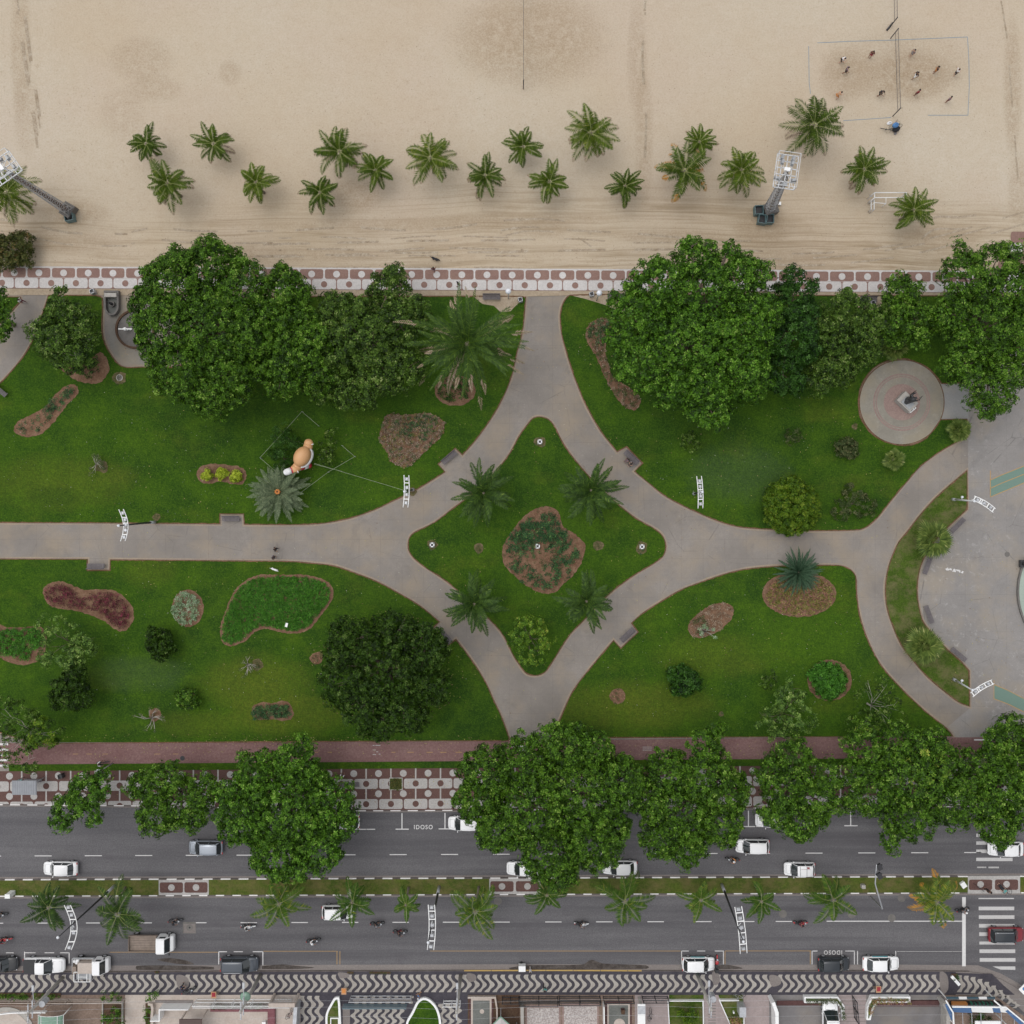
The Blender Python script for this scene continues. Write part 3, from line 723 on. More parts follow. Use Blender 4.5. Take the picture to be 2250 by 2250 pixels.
# the bay of the promenade at the right edge
mb = MB()
bay = smooth_poly([(2190, 594, _), (2196, 570), (2206, 545), (2225, 525), (2250, 510), (2300, 496), (2380, 492), (2450, 510), (2500, 560), (2510, 597, _)])
mb.prism(PW(bay), -0.3, zp + .002, 0)
for cx, cy in ((2246, 520), (2302, 521), (2358, 521)):
    mb.prism(PW(rrect(cx - 25, cx + 25, cy - 11, cy + 11, 4.5)), None, zp + .006, 1); mb.prism(PW(circ(cx, cy, 7.5)), None, zp + .010, 0)
for cx, cy in ((2222, 544), (2274, 544), (2330, 544), (2386, 544)):
    mb.prism(PW(rrect(cx - 25 if cx > 2230 else cx - 10, cx + 24, cy - 10, cy + 10, 4.5)), None, zp + .006, 2)
for cx in (2246, 2302, 2358): mb.prism(PW(rrect(cx - 25, cx + 25, 557, 578, 4.5)), None, zp + .006, 1)
struct(mb, 'promenade_bay', [M['mos_red'], M['mos_red'], M['mos_white']])

zc = lambda x: float(np.interp(x, [-700, 0, 300, 560, 760, 900, 1660, 2950], [1768, 1767.5, 1770, 1776, 1781, 1780.5, 1774.8, 1764]))
yr = lambda x: 1705.5 - 0.0071 * x
mb = MB()
xs = [20.8]
while xs[-1] < 2600: xs.append(xs[-1] + 53.7 + 0.0009 * xs[-1])
while xs[0] > -400: xs.insert(0, xs[0] - 53.7)
gx = list(range(X0, X1 + 1, 50))
def strip(mb, f0, f1, z0, z1, mi=0, x0=None, x1=None, n=24):
    x0 = X0 if x0 is None else x0; x1 = X1 if x1 is None else x1
    xx = [x0 + (x1 - x0) * i / n for i in range(n + 1)]
    return mb.prism(PW([(x, f0(x)) for x in xx] + [(x, f1(x)) for x in reversed(xx)]), z0, z1, mi)
strip(mb, lambda x: yr(x) - 11, zc, -0.35, 0.0, 0)
for i in range(1, len(xs) - 1):
    c = xs[i]; p = xs[i + 1] - c; y = yr(c)
    cl = lambda pts: [(q[0], min(q[1], zc(q[0]) - 0.8)) for q in pts]
    for k in (0, 2):
        yy = y + 22.3 * k
        # white joints between red panels, white discs
        mb.prism(PW(cl(tilt(rrect(c + p / 2 - 1.6, c + p / 2 + 1.6, yy - 11, yy + 12, .5), c, -.0071))), None, .004, 1)
        mb.prism(PW(circ(c, yy, 7.6)), None, .008, 1)
    for k in (1, 3):
        yy = y + 22.3 * k
        if yy - 11 > zc(c + p / 2) - 3: continue
        mb.prism(PW(cl(tilt(rrect(c + 1.4, c + p - 1.4, yy - 10.9, yy + 11.2, 4.5), c + p / 2, -.0071))), None, .006, 1)
        mb.prism(PW(cl(circ(c + p / 2, yy, 6.9))), None, .010, 0)
struct(mb, 'pavement', [M['mos_red_dark'], M['mos_white_dull']])

# ---- cycle track, verges
yc0 = lambda x: float(np.interp(x, [0, 940, 1800], [1633, 1630, 1620])) if 0 <= x <= 1800 else (1633 if x < 0 else 1620)
yc1 = lambda x: float(np.interp(x, [0, 940, 1800], [1680, 1673, 1667]))
mb = MB(); strip(mb, yc0, yc1, -0.35, 0.012); struct(mb, 'cycle_track', M['cycle'])
mb = MB(); strip(mb, yc1, lambda x: yr(x) - 11, -0.35, 0.05, x0=20, x1=2085); struct(mb, 'grass_verge', M['grass'])
mb = MB(); strip(mb, yc1, lambda x: yr(x) - 11, -0.35, 0.0, x0=X0, x1=20); strip(mb, yc1, lambda x: yr(x) - 11, -0.35, 0.0, x0=2085, x1=X1); struct(mb, 'crossing_pavement', M['path'])
mb = MB(); strip(mb, lambda x: yc0(x) - 1.6, lambda x: yc0(x) - 0.2, 0, 0.06, x0=75, x1=1118); strip(mb, lambda x: yc0(x) - 1.6, lambda x: yc0(x) - 0.2, 0, 0.06, x0=1214, x1=2090); struct(mb, 'track_kerb', M['gutter'])
# markings on the cycle track
mb = MB()
def rect(mb, x0, x1, y0, y1, z, mi=0): mb.prism(PW([(x0, y0), (x1, y0), (x1, y1), (x0, y1)]), None, z, mi)
for a in (560, 590, 636, 660, 690, 720, 860, 895, 937, 967, 1001, 1025): rect(mb, a, a + (14 if a % 2 else 9), 1652.2, 1653.4, .018, 0)
for a in (160, 190, 225, 340, 380): rect(mb, a, a + 12, 1656.2, 1657.2, .018, 0)
rect(mb, 1940, 2010, 1643, 1644, .018, 0)
rect(mb, 2140, 2190, 1624, 1627, .018, 1)
for y in (1627.6, 1637.5, 1647): rect(mb, 1124, 1166, y, y + 3.6, .018, 1)
for y in (1633, 1645, 1657, 1668, 1680): rect(mb, -40, 18, y, y + 4.5, .018, 1)
for i, (x, y) in enumerate(((820, 1637), (826, 1637), (833, 1637), (820, 1647), (828, 1651), (820, 1657), (833, 1656))): rect(mb, x - 1, x + (6 if i % 2 else 3), y, y + 1.6, .018, 2)
for y in (1641, 1645, 1648): rect(mb, 1412, 1432, y, y + 1.0, .018, 2)
struct(mb, 'cycle_track_marking', [M['line_yellow'], M['line_white'], M['line_worn']])
mb = MB(); mb.disc(XY(401, 1666), 0.30, 0.012, 0.02); struct(mb, 'manhole_cover', M['dark_metal'])

# ---- road
ZR = -0.13
yk2 = lambda x: float(np.interp(x, [-700, 0, 700, 1200, 1600, 2020, 2130, 2950], [2138, 2135.6, 2133, 2131.5, 2133, 2132.6, 2134, 2250]))
def ysk(x):   # south kerb, flares at the corner on the right
    if x < 2130: return yk2(x)
    return float(np.interp(x, [2130, 2160, 2200, 2250, 2320, 2950], [2134, 2137, 2150, 2178, 2215, 2600]))
mb = MB(); strip(mb, lambda x: zc(x) + .2, lambda x: 2160 if x < 2100 else 2700, -0.35, ZR, n=60); struct(mb, 'road', M['asphalt'])
# gutters
ym0 = lambda x: 1932.0 - 0.0034 * x
ym1 = lambda x: 1970.0 - 0.0034 * x
mb = MB()
strip(mb, lambda x: ym0(x) - 4.2, lambda x: ym0(x) - .2, None, ZR + .006)
strip(mb, lambda x: ym1(x) + .2, lambda x: ym1(x) + 5, None, ZR + .006)
strip(mb, lambda x: yk2(x) - 12, lambda x: yk2(x) - .1, None, ZR + .006, x1=2090)
strip(mb, lambda x: zc(x) + .4, lambda x: zc(x) + 5, None, ZR + .006)
mb.prism(PW([(2090, 2121), (2150, 2122), (2200, 2140), (2250, 2168), (2320, 2205), (2320, 2230), (2090, 2140)]), None, ZR + .006)
struct(mb, 'gutter', M['gutter'])
# kerbs: stone blocks, every other one painted white
def kerb_line(name, f, x0, x1, w, z0, z1, per, duty, mw, skip=()):
    mb = MB(); x = x0
    while x < x1:
        a, b = x, min(x + per * duty, x1); c = min(x + per, x1)
        strip(mb, f, lambda q: f(q) + w, z0, z1, 1 if not any(s0 < a < s1 for s0, s1 in skip) else 0, a, b - .05, n=1)
        if c - b > 1: strip(mb, f, lambda q: f(q) + w, z0, z1, 0, b, c - .05, n=1)
        x += per
    struct(mb, name, [M['kerb'], mw])
kerb_line('kerb', lambda x: zc(x) - 0.4, X0, X1, 2.0, ZR, 0.012, 38, .58, M['kerb_white'])
kerb_line('kerb', lambda x: ym0(x), X0, 2130, 2.1, ZR, 0.06, 39.5, .55, M['kerb_white'])
kerb_line('kerb', lambda x: ym0(x), 2240, X1, 2.1, ZR, 0.06, 39.5, .55, M['kerb_white'])
kerb_line('kerb', lambda x: ym1(x) - 2.3, X0, 2124, 2.4, ZR, 0.06, 36.7, .5, M['kerb_white'])
kerb_line('kerb', lambda x: ym1(x) - 2.3, 2243, X1, 2.4, ZR, 0.06, 36.7, .5, M['kerb_white'])
kerb_line('kerb', lambda x: yk2(x), X0, 1020, 1.9, ZR, 0.012, 60, .0, M['kerb_white'])
kerb_line('kerb', lambda x: yk2(x), 1020, 1410, 1.9, ZR, 0.012, 60, .98, M['kerb_yellow'])
kerb_line('kerb', lambda x: yk2(x), 1410, 2130, 1.9, ZR, 0.012, 60, .0, M['kerb_white'])
# median
mb = MB()
for a, b in ((X0, 349), (459, 1075), (1188, 2126), (2241, X1)):
    strip(mb, lambda x: ym0(x) + 2.2, lambda x: ym1(x) - 2.4, ZR, 0.07, x0=a, x1=b, n=6)
struct(mb, 'median_grass', M['grass_med'])
mb = MB()
for a, b, cs in ((349, 459, (377, 431)), (1075, 1188, (1103, 1159)), (2126, 2241, (2154, 2211))):
    strip(mb, lambda x: ym0(x) + (2.2 if a < 2000 else -.5), lambda x: ym1(x) - (2.4 if a < 2000 else -.3), ZR, 0.065, 0, a + .05, b - .05, n=2)
    for c in cs:
        yy = (ym0(c) + ym1(c)) / 2
        mb.prism(PW(rrect(c - 25.5, c + 25.5, yy - 11.5, yy + 11.5, 4)), None, .069, 1)
        mb.prism(PW(circ(c, yy - (0 if a < 2000 else 1), 7.3)), None, .073, 0)
struct(mb, 'median_crossing', [M['mos_white_dull'], M['mos_red_dark']])
# lane markings
mb = MB(); zl = ZR + .012
y1 = lambda x: 1881.6 - .0036 * x
y2 = lambda x: 2029.3 - .0022 * x
x = 75.0; xs1 = []
while x < 2130: xs1.append(x); x += 110.2 + .0033 * x
for x in [-36] + xs1: rect(mb, x, x + 37.5, y1(x) - .9, y1(x) + .9, zl)
for x in (-30, 80, 188, 297, 417, 528, 640, 751, 862, 973, 1084, 1198, 1310, 1423, 1528, 1622, 1705): rect(mb, x, x + 36, y2(x) - .9, y2(x) + .9, zl)
rect(mb, 1817, 2116, y2(1960) - 1.0, y2(1960) + 1.0, zl)
rect(mb, 2115, 2123, 1972, 2124, zl + .004)
for x in (789, 883, 977.6, 1645, 1870, 560, 640): rect(mb, x - 1.1, x + 1.1, zc(x) + 7, zc(x) + 41, zl); rect(mb, x - 14, x + 15, zc(x) + 41, zc(x) + 43, zl + .002)
for a, b in ((805, 824), (1662, 1681)): rect(mb, a, b, zc(a) + 41, zc(a) + 43, zl)
# parking bay lines on the south side
for a, b in ((12, 29), (54, 77), (97, 118), (131, 151)): rect(mb, a, b, 2093.6, 2095.3, zl)
rect(mb, 52, 54, 2092, 2118, zl); rect(mb, 150, 152, 2094, 2118, zl)
for a, b in ((480, 498), (513, 533), (555, 577)): rect(mb, a, b, 2091.2, 2093, zl)
rect(mb, 479, 481, 2092, 2120, zl); rect(mb, 576, 578, 2092, 2122, zl)
for a, b in ((1498, 1514), (1532, 1550), (1571, 1591), (1786, 1797), (1858, 1879)): rect(mb, a, b, 2089.8, 2091.4, zl)
for x in (1498, 1590, 1785, 1878, 1885, 1969): rect(mb, x - .8, x + .8, 2090.4, 2120, zl)
struct(mb, 'road_marking', M['line_white'])
mb = MB()
for a, b, y in ((240, 478, 2093.2), (578, 742, 2091), (945, 1496, 2090.6), (1594, 1783, 2090.4)): rect(mb, a, b, y - .5, y + .5, zl)
for x in (740, 746.5, 1593.5, 1781): rect(mb, x - .6, x + .6, 2091, 2120, zl)
struct(mb, 'road_marking', M['line_yellow'])
mb = MB()
for y in (1836, 1853, 1871, 1889): rect(mb, 2146, 2226, y - 3.6, y + 3.8, zl)
for y, h in ((1975, 1.2), (1997, 4), (2016, 4), (2035, 4), (2053.5, 4), (2073, 3.2), (2091, 4), (2110, 4)): rect(mb, 2151 + (y - 1975) * .02, 2229 + (y - 1975) * .025, y - h, y + h, zl)
mb.prism(PW([(2182, 2124.5), (2232, 2124.5), (2232, 2132), (2200, 2131.5)]), None, zl)
struct(mb, 'zebra_crossing', m_paint('zebra_paint', (0.50, 0.49, 0.48), 0.35, (0.15, 0.15, 0.15)))
mb = MB()
rect(mb, 2148, 2168, 1905, 1908, zl); rect(mb, 2173, 2196, 1905, 1908.5, zl); rect(mb, 1972, 2114, 2091, 2092, zl)
struct(mb, 'road_marking', M['line_worn'])
def road_text(s, px, py, w, h, rot, mat, z):
    cu = bpy.data.curves.new('parking_word', 'FONT'); cu.body = s; cu.align_x = 'CENTER'; cu.align_y = 'CENTER'; cu.size = 1.0; cu.offset = .012; cu.space_character = 1.25
    o = bpy.data.objects.new('parking_word', cu); COL.objects.link(o)
    dg = bpy.context.evaluated_depsgraph_get(); me = bpy.data.meshes.new_from_object(o.evaluated_get(dg))
    bpy.data.objects.remove(o)
    co = np.array([v.co for v in me.vertices]); mn, mx = co.min(0), co.max(0)
    for v in me.vertices:
        v.co.x = (v.co.x - (mn[0] + mx[0]) / 2) / (mx[0] - mn[0]) * w; v.co.y = (v.co.y - (mn[1] + mx[1]) / 2) / (mx[1] - mn[1]) * h
    me.materials.clear(); me.materials.append(mat)
    o = bpy.data.objects.new('parking_word', me); o.location = W(px, py)[:2] + (z,); o.rotation_euler = (0, 0, rot)
    COL.objects.link(o); return tag(o, kind='structure')
road_text('IDOSO', 930, 1818, 41 / S, 9.5 / S, 0, M['line_white'], zl)
road_text('IDOSO', 1831, 2094, 40 / S, 9.5 / S, math.pi, M['line_white'], zl)
# square concrete patches and covers on the road
mb = MB(); rect(mb, 401, 430, 2026.5, 2052, zl + .002, 0); rect(mb, 403, 428, 2031, 2051, zl + .004, 1)
mb.disc(XY(416, 2039), .42, None, zl + .008, mi=0); mb.disc(XY(416, 2039), .12, None, zl + .012, mi=2)
for x, y in ((1094, 1981), (1721, 2009), (1872, 2010), (1982, 1974), (1960, 2018)): mb.disc(XY(x, y), .5, None, zl + .002, mi=0)
struct(mb, 'manhole_cover', [M['conc_dk'], M['gutter'], M['black']])
# broken, damp strip of old asphalt along the south kerb
mb = MB()
for pts in ([(298, 2124), (350, 2122), (430, 2124), (470, 2126), (470, 2131), (300, 2132)], [(1118, 2128), (1160, 2122), (1280, 2120), (1300, 2110), (1325, 2118), (1420, 2122), (1427, 2127), (1420, 2130), (1120, 2131)],
            [(575, 2124), (620, 2120), (640, 2122), (690, 2127), (650, 2130), (575, 2130)], [(345, 2110), (372, 2106), (410, 2112), (425, 2120), (390, 2119)], [(1576, 2123), (1600, 2121), (1632, 2129), (1580, 2130)]):
    mb.prism(PW(smooth_poly(pts, step=4)), None, ZR + .010)
struct(mb, 'worn_asphalt_patch', m_noisy('damp_asphalt', (0.055, 0.045, 0.04), (0.12, 0.105, 0.095), 1.2, 9, 0.4))

# ---- south pavement with black and cream waves
mb = MB()
strip(mb, lambda x: yk2(x) + 1.9, lambda x: 2186, -0.35, 0.0, 0, X0, 2100, n=20)
mb.prism(PW([(2100, 2134), (2130, 2135.9), (2160, 2139), (2200, 2152), (2250, 2180), (2320, 2217), (2900, 2520), (2900, 2700), (2500, 2640), (2330, 2290), (2260, 2235), (2215, 2190), (2100, 2186)]), -0.35, 0.0, 3)
mb.prism(PW([(2080, 2137), (2180, 2140), (2205, 2165), (2230, 2186), (2080, 2184)]), None, 0.004, 0)
def wave(mb, x, ya, yb, w, amp, per=1.0, t0=.0, z=.006, mi=1, n=14):
    L, R = [], []
    for i in range(n + 1):
        t = i / n; y = ya + (yb - ya) * t
        a = 2 * math.pi * (t * per * 1.12 + .86 + t0)
        c = x - amp * .5 * math.cos(a)
        ww = w * (.74 + .42 * abs(math.cos(a))) * .5
        L.append((c - ww, y)); R.append((c + ww, y))
    vs = [XY(*p) + (z,) for p in L + R]
    mb.add(vs, [(i, i + 1, n + 2 + i, n + 1 + i) for i in range(n)], mi)
x = -330.0
rr = random.Random(3)
while x < 2062:
    if not (392 < x < 412 or 1693 < x < 1712 or 1568 < x < 1578):
        wave(mb, x + rr.uniform(-.7, .7), 2141.5, 2180, 8.3 + rr.uniform(-.6, .9), 12.2)
    x += 16.85 + rr.uniform(-.3, .5)
for i in range(9):   # the band bends round the corner
    a = i * .115
    wave(mb, 2112 + i * 15, 2143 + i * i * .9, 2180 + i * i * .55, 9, 9)
for px, py, a, b in ((401, 2158, 13, 15), (1703, 2155, 12, 12), (1036, 2148, 10, 9), (1573, 2150, 8, 14), (2074, 2160, 9, 24), (755, 2143, 12, 6)):
    mb.prism(PW(smooth_poly([(px - a, py - b), (px + a * .8, py - b * .7), (px + a, py + b * .6), (px - a * .6, py + b)], step=4)), None, .010, 2)
struct(mb, 'wave_pavement', [M['mos_black'], M['mos_cream'], M['gutter'], M['gutter']])

# ---- plaza paint, circle, pale basin
mb = MB(); zq = .010
up = [(2176, 1055), (2200, 1044), (2250, 1024), (2330, 1000)]; mid_ = [(2176, 1073), (2200, 1062), (2250, 1042), (2330, 1019)]; lo = [(2176, 1092), (2200, 1082), (2250, 1061), (2330, 1037)]
mb.prism(PW(up + lo[::-1]), None, zq, 0)
def pline(mb, pts, w, z, mi, closed=False):
    p = PW(pts); band(mb, offset(p, w / 2, closed), offset(p, -w / 2, closed), z, z, mi, closed)
for l in (up, mid_, lo): pline(mb, l, .09, zq + .004, 1)
pline(mb, [(2176, 1034), (2176, 1092)], .09, zq + .004, 1)
b1 = [(2184, 1504), (2215, 1517), (2250, 1535), (2330, 1570)]; b2 = [(2183, 1535), (2215, 1547), (2250, 1564), (2330, 1600)]
mb.prism(PW(b1 + b2[::-1]), None, zq, 0)
for l in (b1, b2): pline(mb, l, .09, zq + .004, 1)
pline(mb, [(2184, 1495), (2184, 1535)], .07, zq + .004, 1)
pr_ = random.Random(5)
for k in range(26):
    px, py = 2079 + k * 1.45, 1250 + pr_.uniform(-2, 2) + k * .25; r1 = pr_.uniform(.8, 2.6)
    mb.prism(PW(smooth_poly([(px - r1, py), (px, py - r1 * pr_.uniform(.6, 1.2)), (px + r1 * 1.2, py), (px + r1 * .3, py + r1)], step=2)), None, zq + .006 + k * .0002, 2)
struct(mb, 'plaza_marking', [M['green_paint'], M['line_yellow'], M['line_white']])
mb = MB(); mb.disc(XY(2213, 1218), .33, .006, .014); struct(mb, 'manhole_cover', M['conc_dk'])
mb = MB(); c = XY(2390, 1299); R = 157 / S
mb.disc(c, R, 0.0, 0.30, 72, 0); mb.disc(c, R - .22, None, 0.305, 72, 1)
o = struct(mb, 'plaza_basin', [M['conc_dk'], M['pool_green']])
# round paved circle with the statue
mb = MB(); c = XY(1981, 884)
mb.disc(c, 94 / S, 0, 0.07, 72, 0); mb.disc(c, 92 / S, None, 0.075, 72, 1); mb.disc(c, 63 / S, None, .079, 64, 2); mb.disc(c, 59.5 / S, None, .083, 64, 1); mb.disc(c, 57.5 / S, None, .087, 64, 2); mb.disc(c, 55 / S, None, .091, 64, 1); mb.disc(c, 40 / S, None, .095, 48, 2)
struct(mb, 'paved_circle', [M['kerb_red'], M['ring_tan'], M['ring_pink']])

# tyre tracks pressed into the sand
mb = MB(); tr = random.Random(9)
z5 = lambda pts, ox, oy: [(ox + x * .31056, oy + y * .31056) for x, y in pts]
tracks = [z5([(320, 985), (700, 965), (1100, 990), (1450, 960), (1700, 930), (1930, 905)], 550, 200), z5([(200, 1045), (600, 1030), (900, 1045), (1300, 1020), (1932, 1040)], 550, 200), z5([(0, 940), (200, 905), (420, 920), (560, 960), (640, 1010)], 1100, 200), z5([(0, 985), (200, 960), (500, 985), (900, 1010), (1300, 1040)], 1100, 200),
          z5([(930, 1000), (1100, 970), (1400, 995), (1932, 985)], 0, 200), z5([(0, 1080), (600, 1075), (1200, 1060), (1932, 1050)], 550, 200), z5([(0, 1060), (500, 1045), (1000, 1075), (1932, 1060)], 1100, 200), z5([(0, 1130), (400, 1150), (900, 1110), (1300, 1030), (1932, 850)], 1650, 200), z5([(1180, 990), (1300, 900), (1500, 890), (1700, 860)], 1650, 200), z5([(0, 1190), (600, 1170), (1200, 1090), (1700, 960), (1932, 880)], 1650, 200),
          z5([(0, 900), (200, 940), (500, 1000), (900, 1010)], 0, 200), z5([(0, 1180), (800, 1165), (1932, 1170)], 550, 200), z5([(0, 1140), (900, 1120), (1932, 1130)], 1100, 200), [(38, 0), (48, 70), (60, 150), (75, 250), (82, 300)], [(52, 0), (62, 80), (74, 160), (88, 255)], [(2200, 0), (2212, 80), (2222, 200), (2232, 330), (2240, 440)], [(1418, 0), (1412, 120), (1420, 260), (1414, 380)]]
for ti, tk in enumerate(tracks):
    p = PW(smooth_poly([(q[0], q[1] + tr.uniform(-2, 2)) for q in tk], closed=False, step=5))
    for k, off in enumerate((0, 1.5) if ti % 3 else (0,)):
        w_ = .09 + .06 * tr.random(); zz = -.026 + .0012 * ti + .0005 * k
        run = []
        for i, q in enumerate(p):      # broken into pieces as the sand has blown over it
            if math.sin(i * .21 + ti * 2.1 + k) > -.45: run.append((q[0] + tr.uniform(-.02, .02), q[1] - off + tr.uniform(-.03, .03)))
            else:
                if len(run) > 2: band(mb, offset(run, w_, False), offset(run, -w_, False), zz, zz, 0, False)
                run = []
        if len(run) > 2: band(mb, offset(run, w_, False), offset(run, -w_, False), zz, zz, 0, False)
struct(mb, 'tyre_tracks', m_noisy('pressed_sand', (0.30, 0.23, 0.155), (0.50, 0.43, 0.34), 1.3, 9, 0.35))
M['leaf_cover'] = leafmat('ground_cover_leaves', [(0, (0.02, 0.06, 0.008)), (0.4, (0.045, 0.15, 0.014)), (0.8, (0.075, 0.22, 0.02)), (1, (0.13, 0.30, 0.04))])
# ================================================================ VEGETATION
def unit(a):
    return a / np.maximum(np.linalg.norm(a, axis=-1, keepdims=True), 1e-9)

def rosettes(C, Nn, k, Lf, Wf, R, up=(0.15, 0.6), tb=None, tj=0.18):
    """k leaves round every centre; returns verts, quads, tint"""
    n = len(C)
    Nn = unit(Nn)
    ref = np.tile(np.array([[0.0, 0.0, 1.0]]), (n, 1)); ref[np.abs(Nn[:, 2]) > .9] = (1, 0, 0)
    T = unit(np.cross(Nn, ref)); B = np.cross(Nn, T)
    ph = R.uniform(0, 2 * np.pi, (n, 1)) + np.arange(k)[None, :] * (2 * np.pi / k) + R.normal(0, .25, (n, k))
    el = R.uniform(up[0], up[1], (n, k))
    D = (np.cos(ph)[..., None] * T[:, None] + np.sin(ph)[..., None] * B[:, None]) * np.cos(el)[..., None] + Nn[:, None] * np.sin(el)[..., None]
    Sd = unit(np.cross(D, Nn[:, None] + R.normal(0, .25, (n, k, 3))))
    U = np.cross(Sd, D)
    L = Lf * R.uniform(.7, 1.25, (n, k, 1)); Wd = Wf * R.uniform(.75, 1.2, (n, k, 1))
    P = C[:, None] + D * 0.04
    a = P; b = P + D * L * .55 + Sd * Wd * .5 + U * .03 * L; c = P + D * L - U * .12 * L; d = P + D * L * .55 - Sd * Wd * .5 + U * .03 * L
    V = np.stack([a, b, c, d], 2).reshape(-1, 3)
    F = np.arange(n * k * 4).reshape(-1, 4)
    if tb is None: tb = R.uniform(.2, .7, n)
    t = np.clip(tb[:, None] + R.normal(0, tj, (n, k)), 0, 1).ravel()
    return V, F, t

class Cloud:
    def __init__(s): s.V, s.F, s.T, s.M, s.n = [], [], [], [], 0
    def add(s, V, F, T, m=0):
        s.V.append(V); s.F.append(F + s.n); s.T.append(T); s.M.append(np.full(len(F), m)); s.n += len(V)
    def mesh(s, name, mats, parent=None, loc=(0, 0, 0), **kw):
        V = np.concatenate(s.V) - np.array(loc)
        return np_mesh(name, V, np.concatenate(s.F), np.concatenate(s.T), np.concatenate(s.M), mats, parent, None, **kw)

def crown(cloud, lobes, R, clump=1.0, dens=1.0, leaf=.34, wid=.17, k=6, fill=True, gap=0.0, m=0, vert=.75, stray=0.06):
    """lobes: list of (x,y,z,r) ellipsoids in world metres"""
    Ls = np.array(lobes, float)
    for i, (x, y, z, r) in enumerate(Ls):
        # sub clumps over the upper 60 % of the lobe
        area = 2 * np.pi * r * r * .85
        nc = max(3, int(area / (clump * clump * 1.05)))
        u = R.uniform(-.25, 1, nc); a = R.uniform(0, 2 * np.pi, nc)
        q = np.sqrt(1 - np.clip(u, -1, 1)**2)
        dirs = np.stack([q * np.cos(a), q * np.sin(a), u], 1)
        rad = r * R.uniform(.74, 1.06, nc)
        cen = np.array([x, y, z]) + dirs * rad[:, None] * np.array([1, 1, vert])
        if gap: keep = R.random(nc) > gap; cen, dirs = cen[keep], dirs[keep]; nc = len(cen)
        # drop those buried in other lobes
        ok = np.ones(nc, bool)
        for j, (x2, y2, z2, r2) in enumerate(Ls):
            if j == i: continue
            dd = (cen - np.array([x2, y2, z2])) / np.array([r2, r2, r2 * vert])
            ok &= np.linalg.norm(dd, axis=1) > .72
        cen, dirs = cen[ok], dirs[ok]; nc = len(cen)
        if nc == 0: continue
        rc = clump * R.uniform(.5, 1.15, nc)
        tb0 = np.clip(R.normal(.45, .10, nc), .05, .95)
        per = max(4, int(19 * dens * clump * clump))
        idx = np.repeat(np.arange(nc), per)
        v = unit(R.normal(0, 1, (len(idx), 3)) + dirs[idx] * .9 + np.array([0, 0, .55]))
        c = cen[idx] + v * rc[idx][:, None] * (R.random((len(idx), 1)) ** .55)
        ok = c[:, 2] > .25; c, v, idx = c[ok], v[ok], idx[ok]
        V, F, T = rosettes(c, v, k, leaf, wid, R, tb=np.clip(tb0[idx] + R.normal(0, .17, len(idx)), 0, 1))
        cloud.add(V, F, T, m)
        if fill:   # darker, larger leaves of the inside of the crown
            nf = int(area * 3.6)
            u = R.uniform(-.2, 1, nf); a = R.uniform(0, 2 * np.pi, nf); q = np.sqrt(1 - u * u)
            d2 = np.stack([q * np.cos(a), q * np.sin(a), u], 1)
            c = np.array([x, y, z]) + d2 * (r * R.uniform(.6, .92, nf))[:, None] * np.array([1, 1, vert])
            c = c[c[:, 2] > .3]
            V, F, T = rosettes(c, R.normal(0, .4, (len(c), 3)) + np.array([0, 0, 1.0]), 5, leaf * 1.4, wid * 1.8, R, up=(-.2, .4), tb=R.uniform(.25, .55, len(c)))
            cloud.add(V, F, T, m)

def trunk_mb(base, lobes, r0, zfork=None, mi=0, bend=.4, seed=1):
    R = random.Random(seed)
    mb = MB(); bx, by = base
    top = max(l[2] for l in lobes)
    zf = zfork or top * .35
    mb.tube([(bx, by, -.2), (bx + .02, by, .15), (bx + R.uniform(-.1, .1), by + R.uniform(-.1, .1), zf * .5), (bx, by, zf)], [r0 * 1.5, r0 * 1.05, r0 * .9, r0 * .8], 10, mi)
    for (x, y, z, r) in lobes:
        mx, my = bx + (x - bx) * .45, by + (y - by) * .45
        d = math.hypot(x - bx, y - by)
        rr = r0 * (.34 + .2 * min(1, r / 4))
        p = [(bx, by, zf - .1), (mx + R.uniform(-.2, .2), my + R.uniform(-.2, .2), zf + (z - zf) * .6 + .1 * d), (x, y, z)]
        mb.tube(p, [rr, rr * .7, rr * .35], 7, mi)
        for j in range(4):
            a = R.uniform(0, 6.28); e = r * R.uniform(.5, .8)
            mb.tube([p[1] if j % 2 else (x, y, z), (x + e * math.cos(a), y + e * math.sin(a), z + R.uniform(.1, .5) * r)], [rr * .35, rr * .12], 5, mi)
    return mb

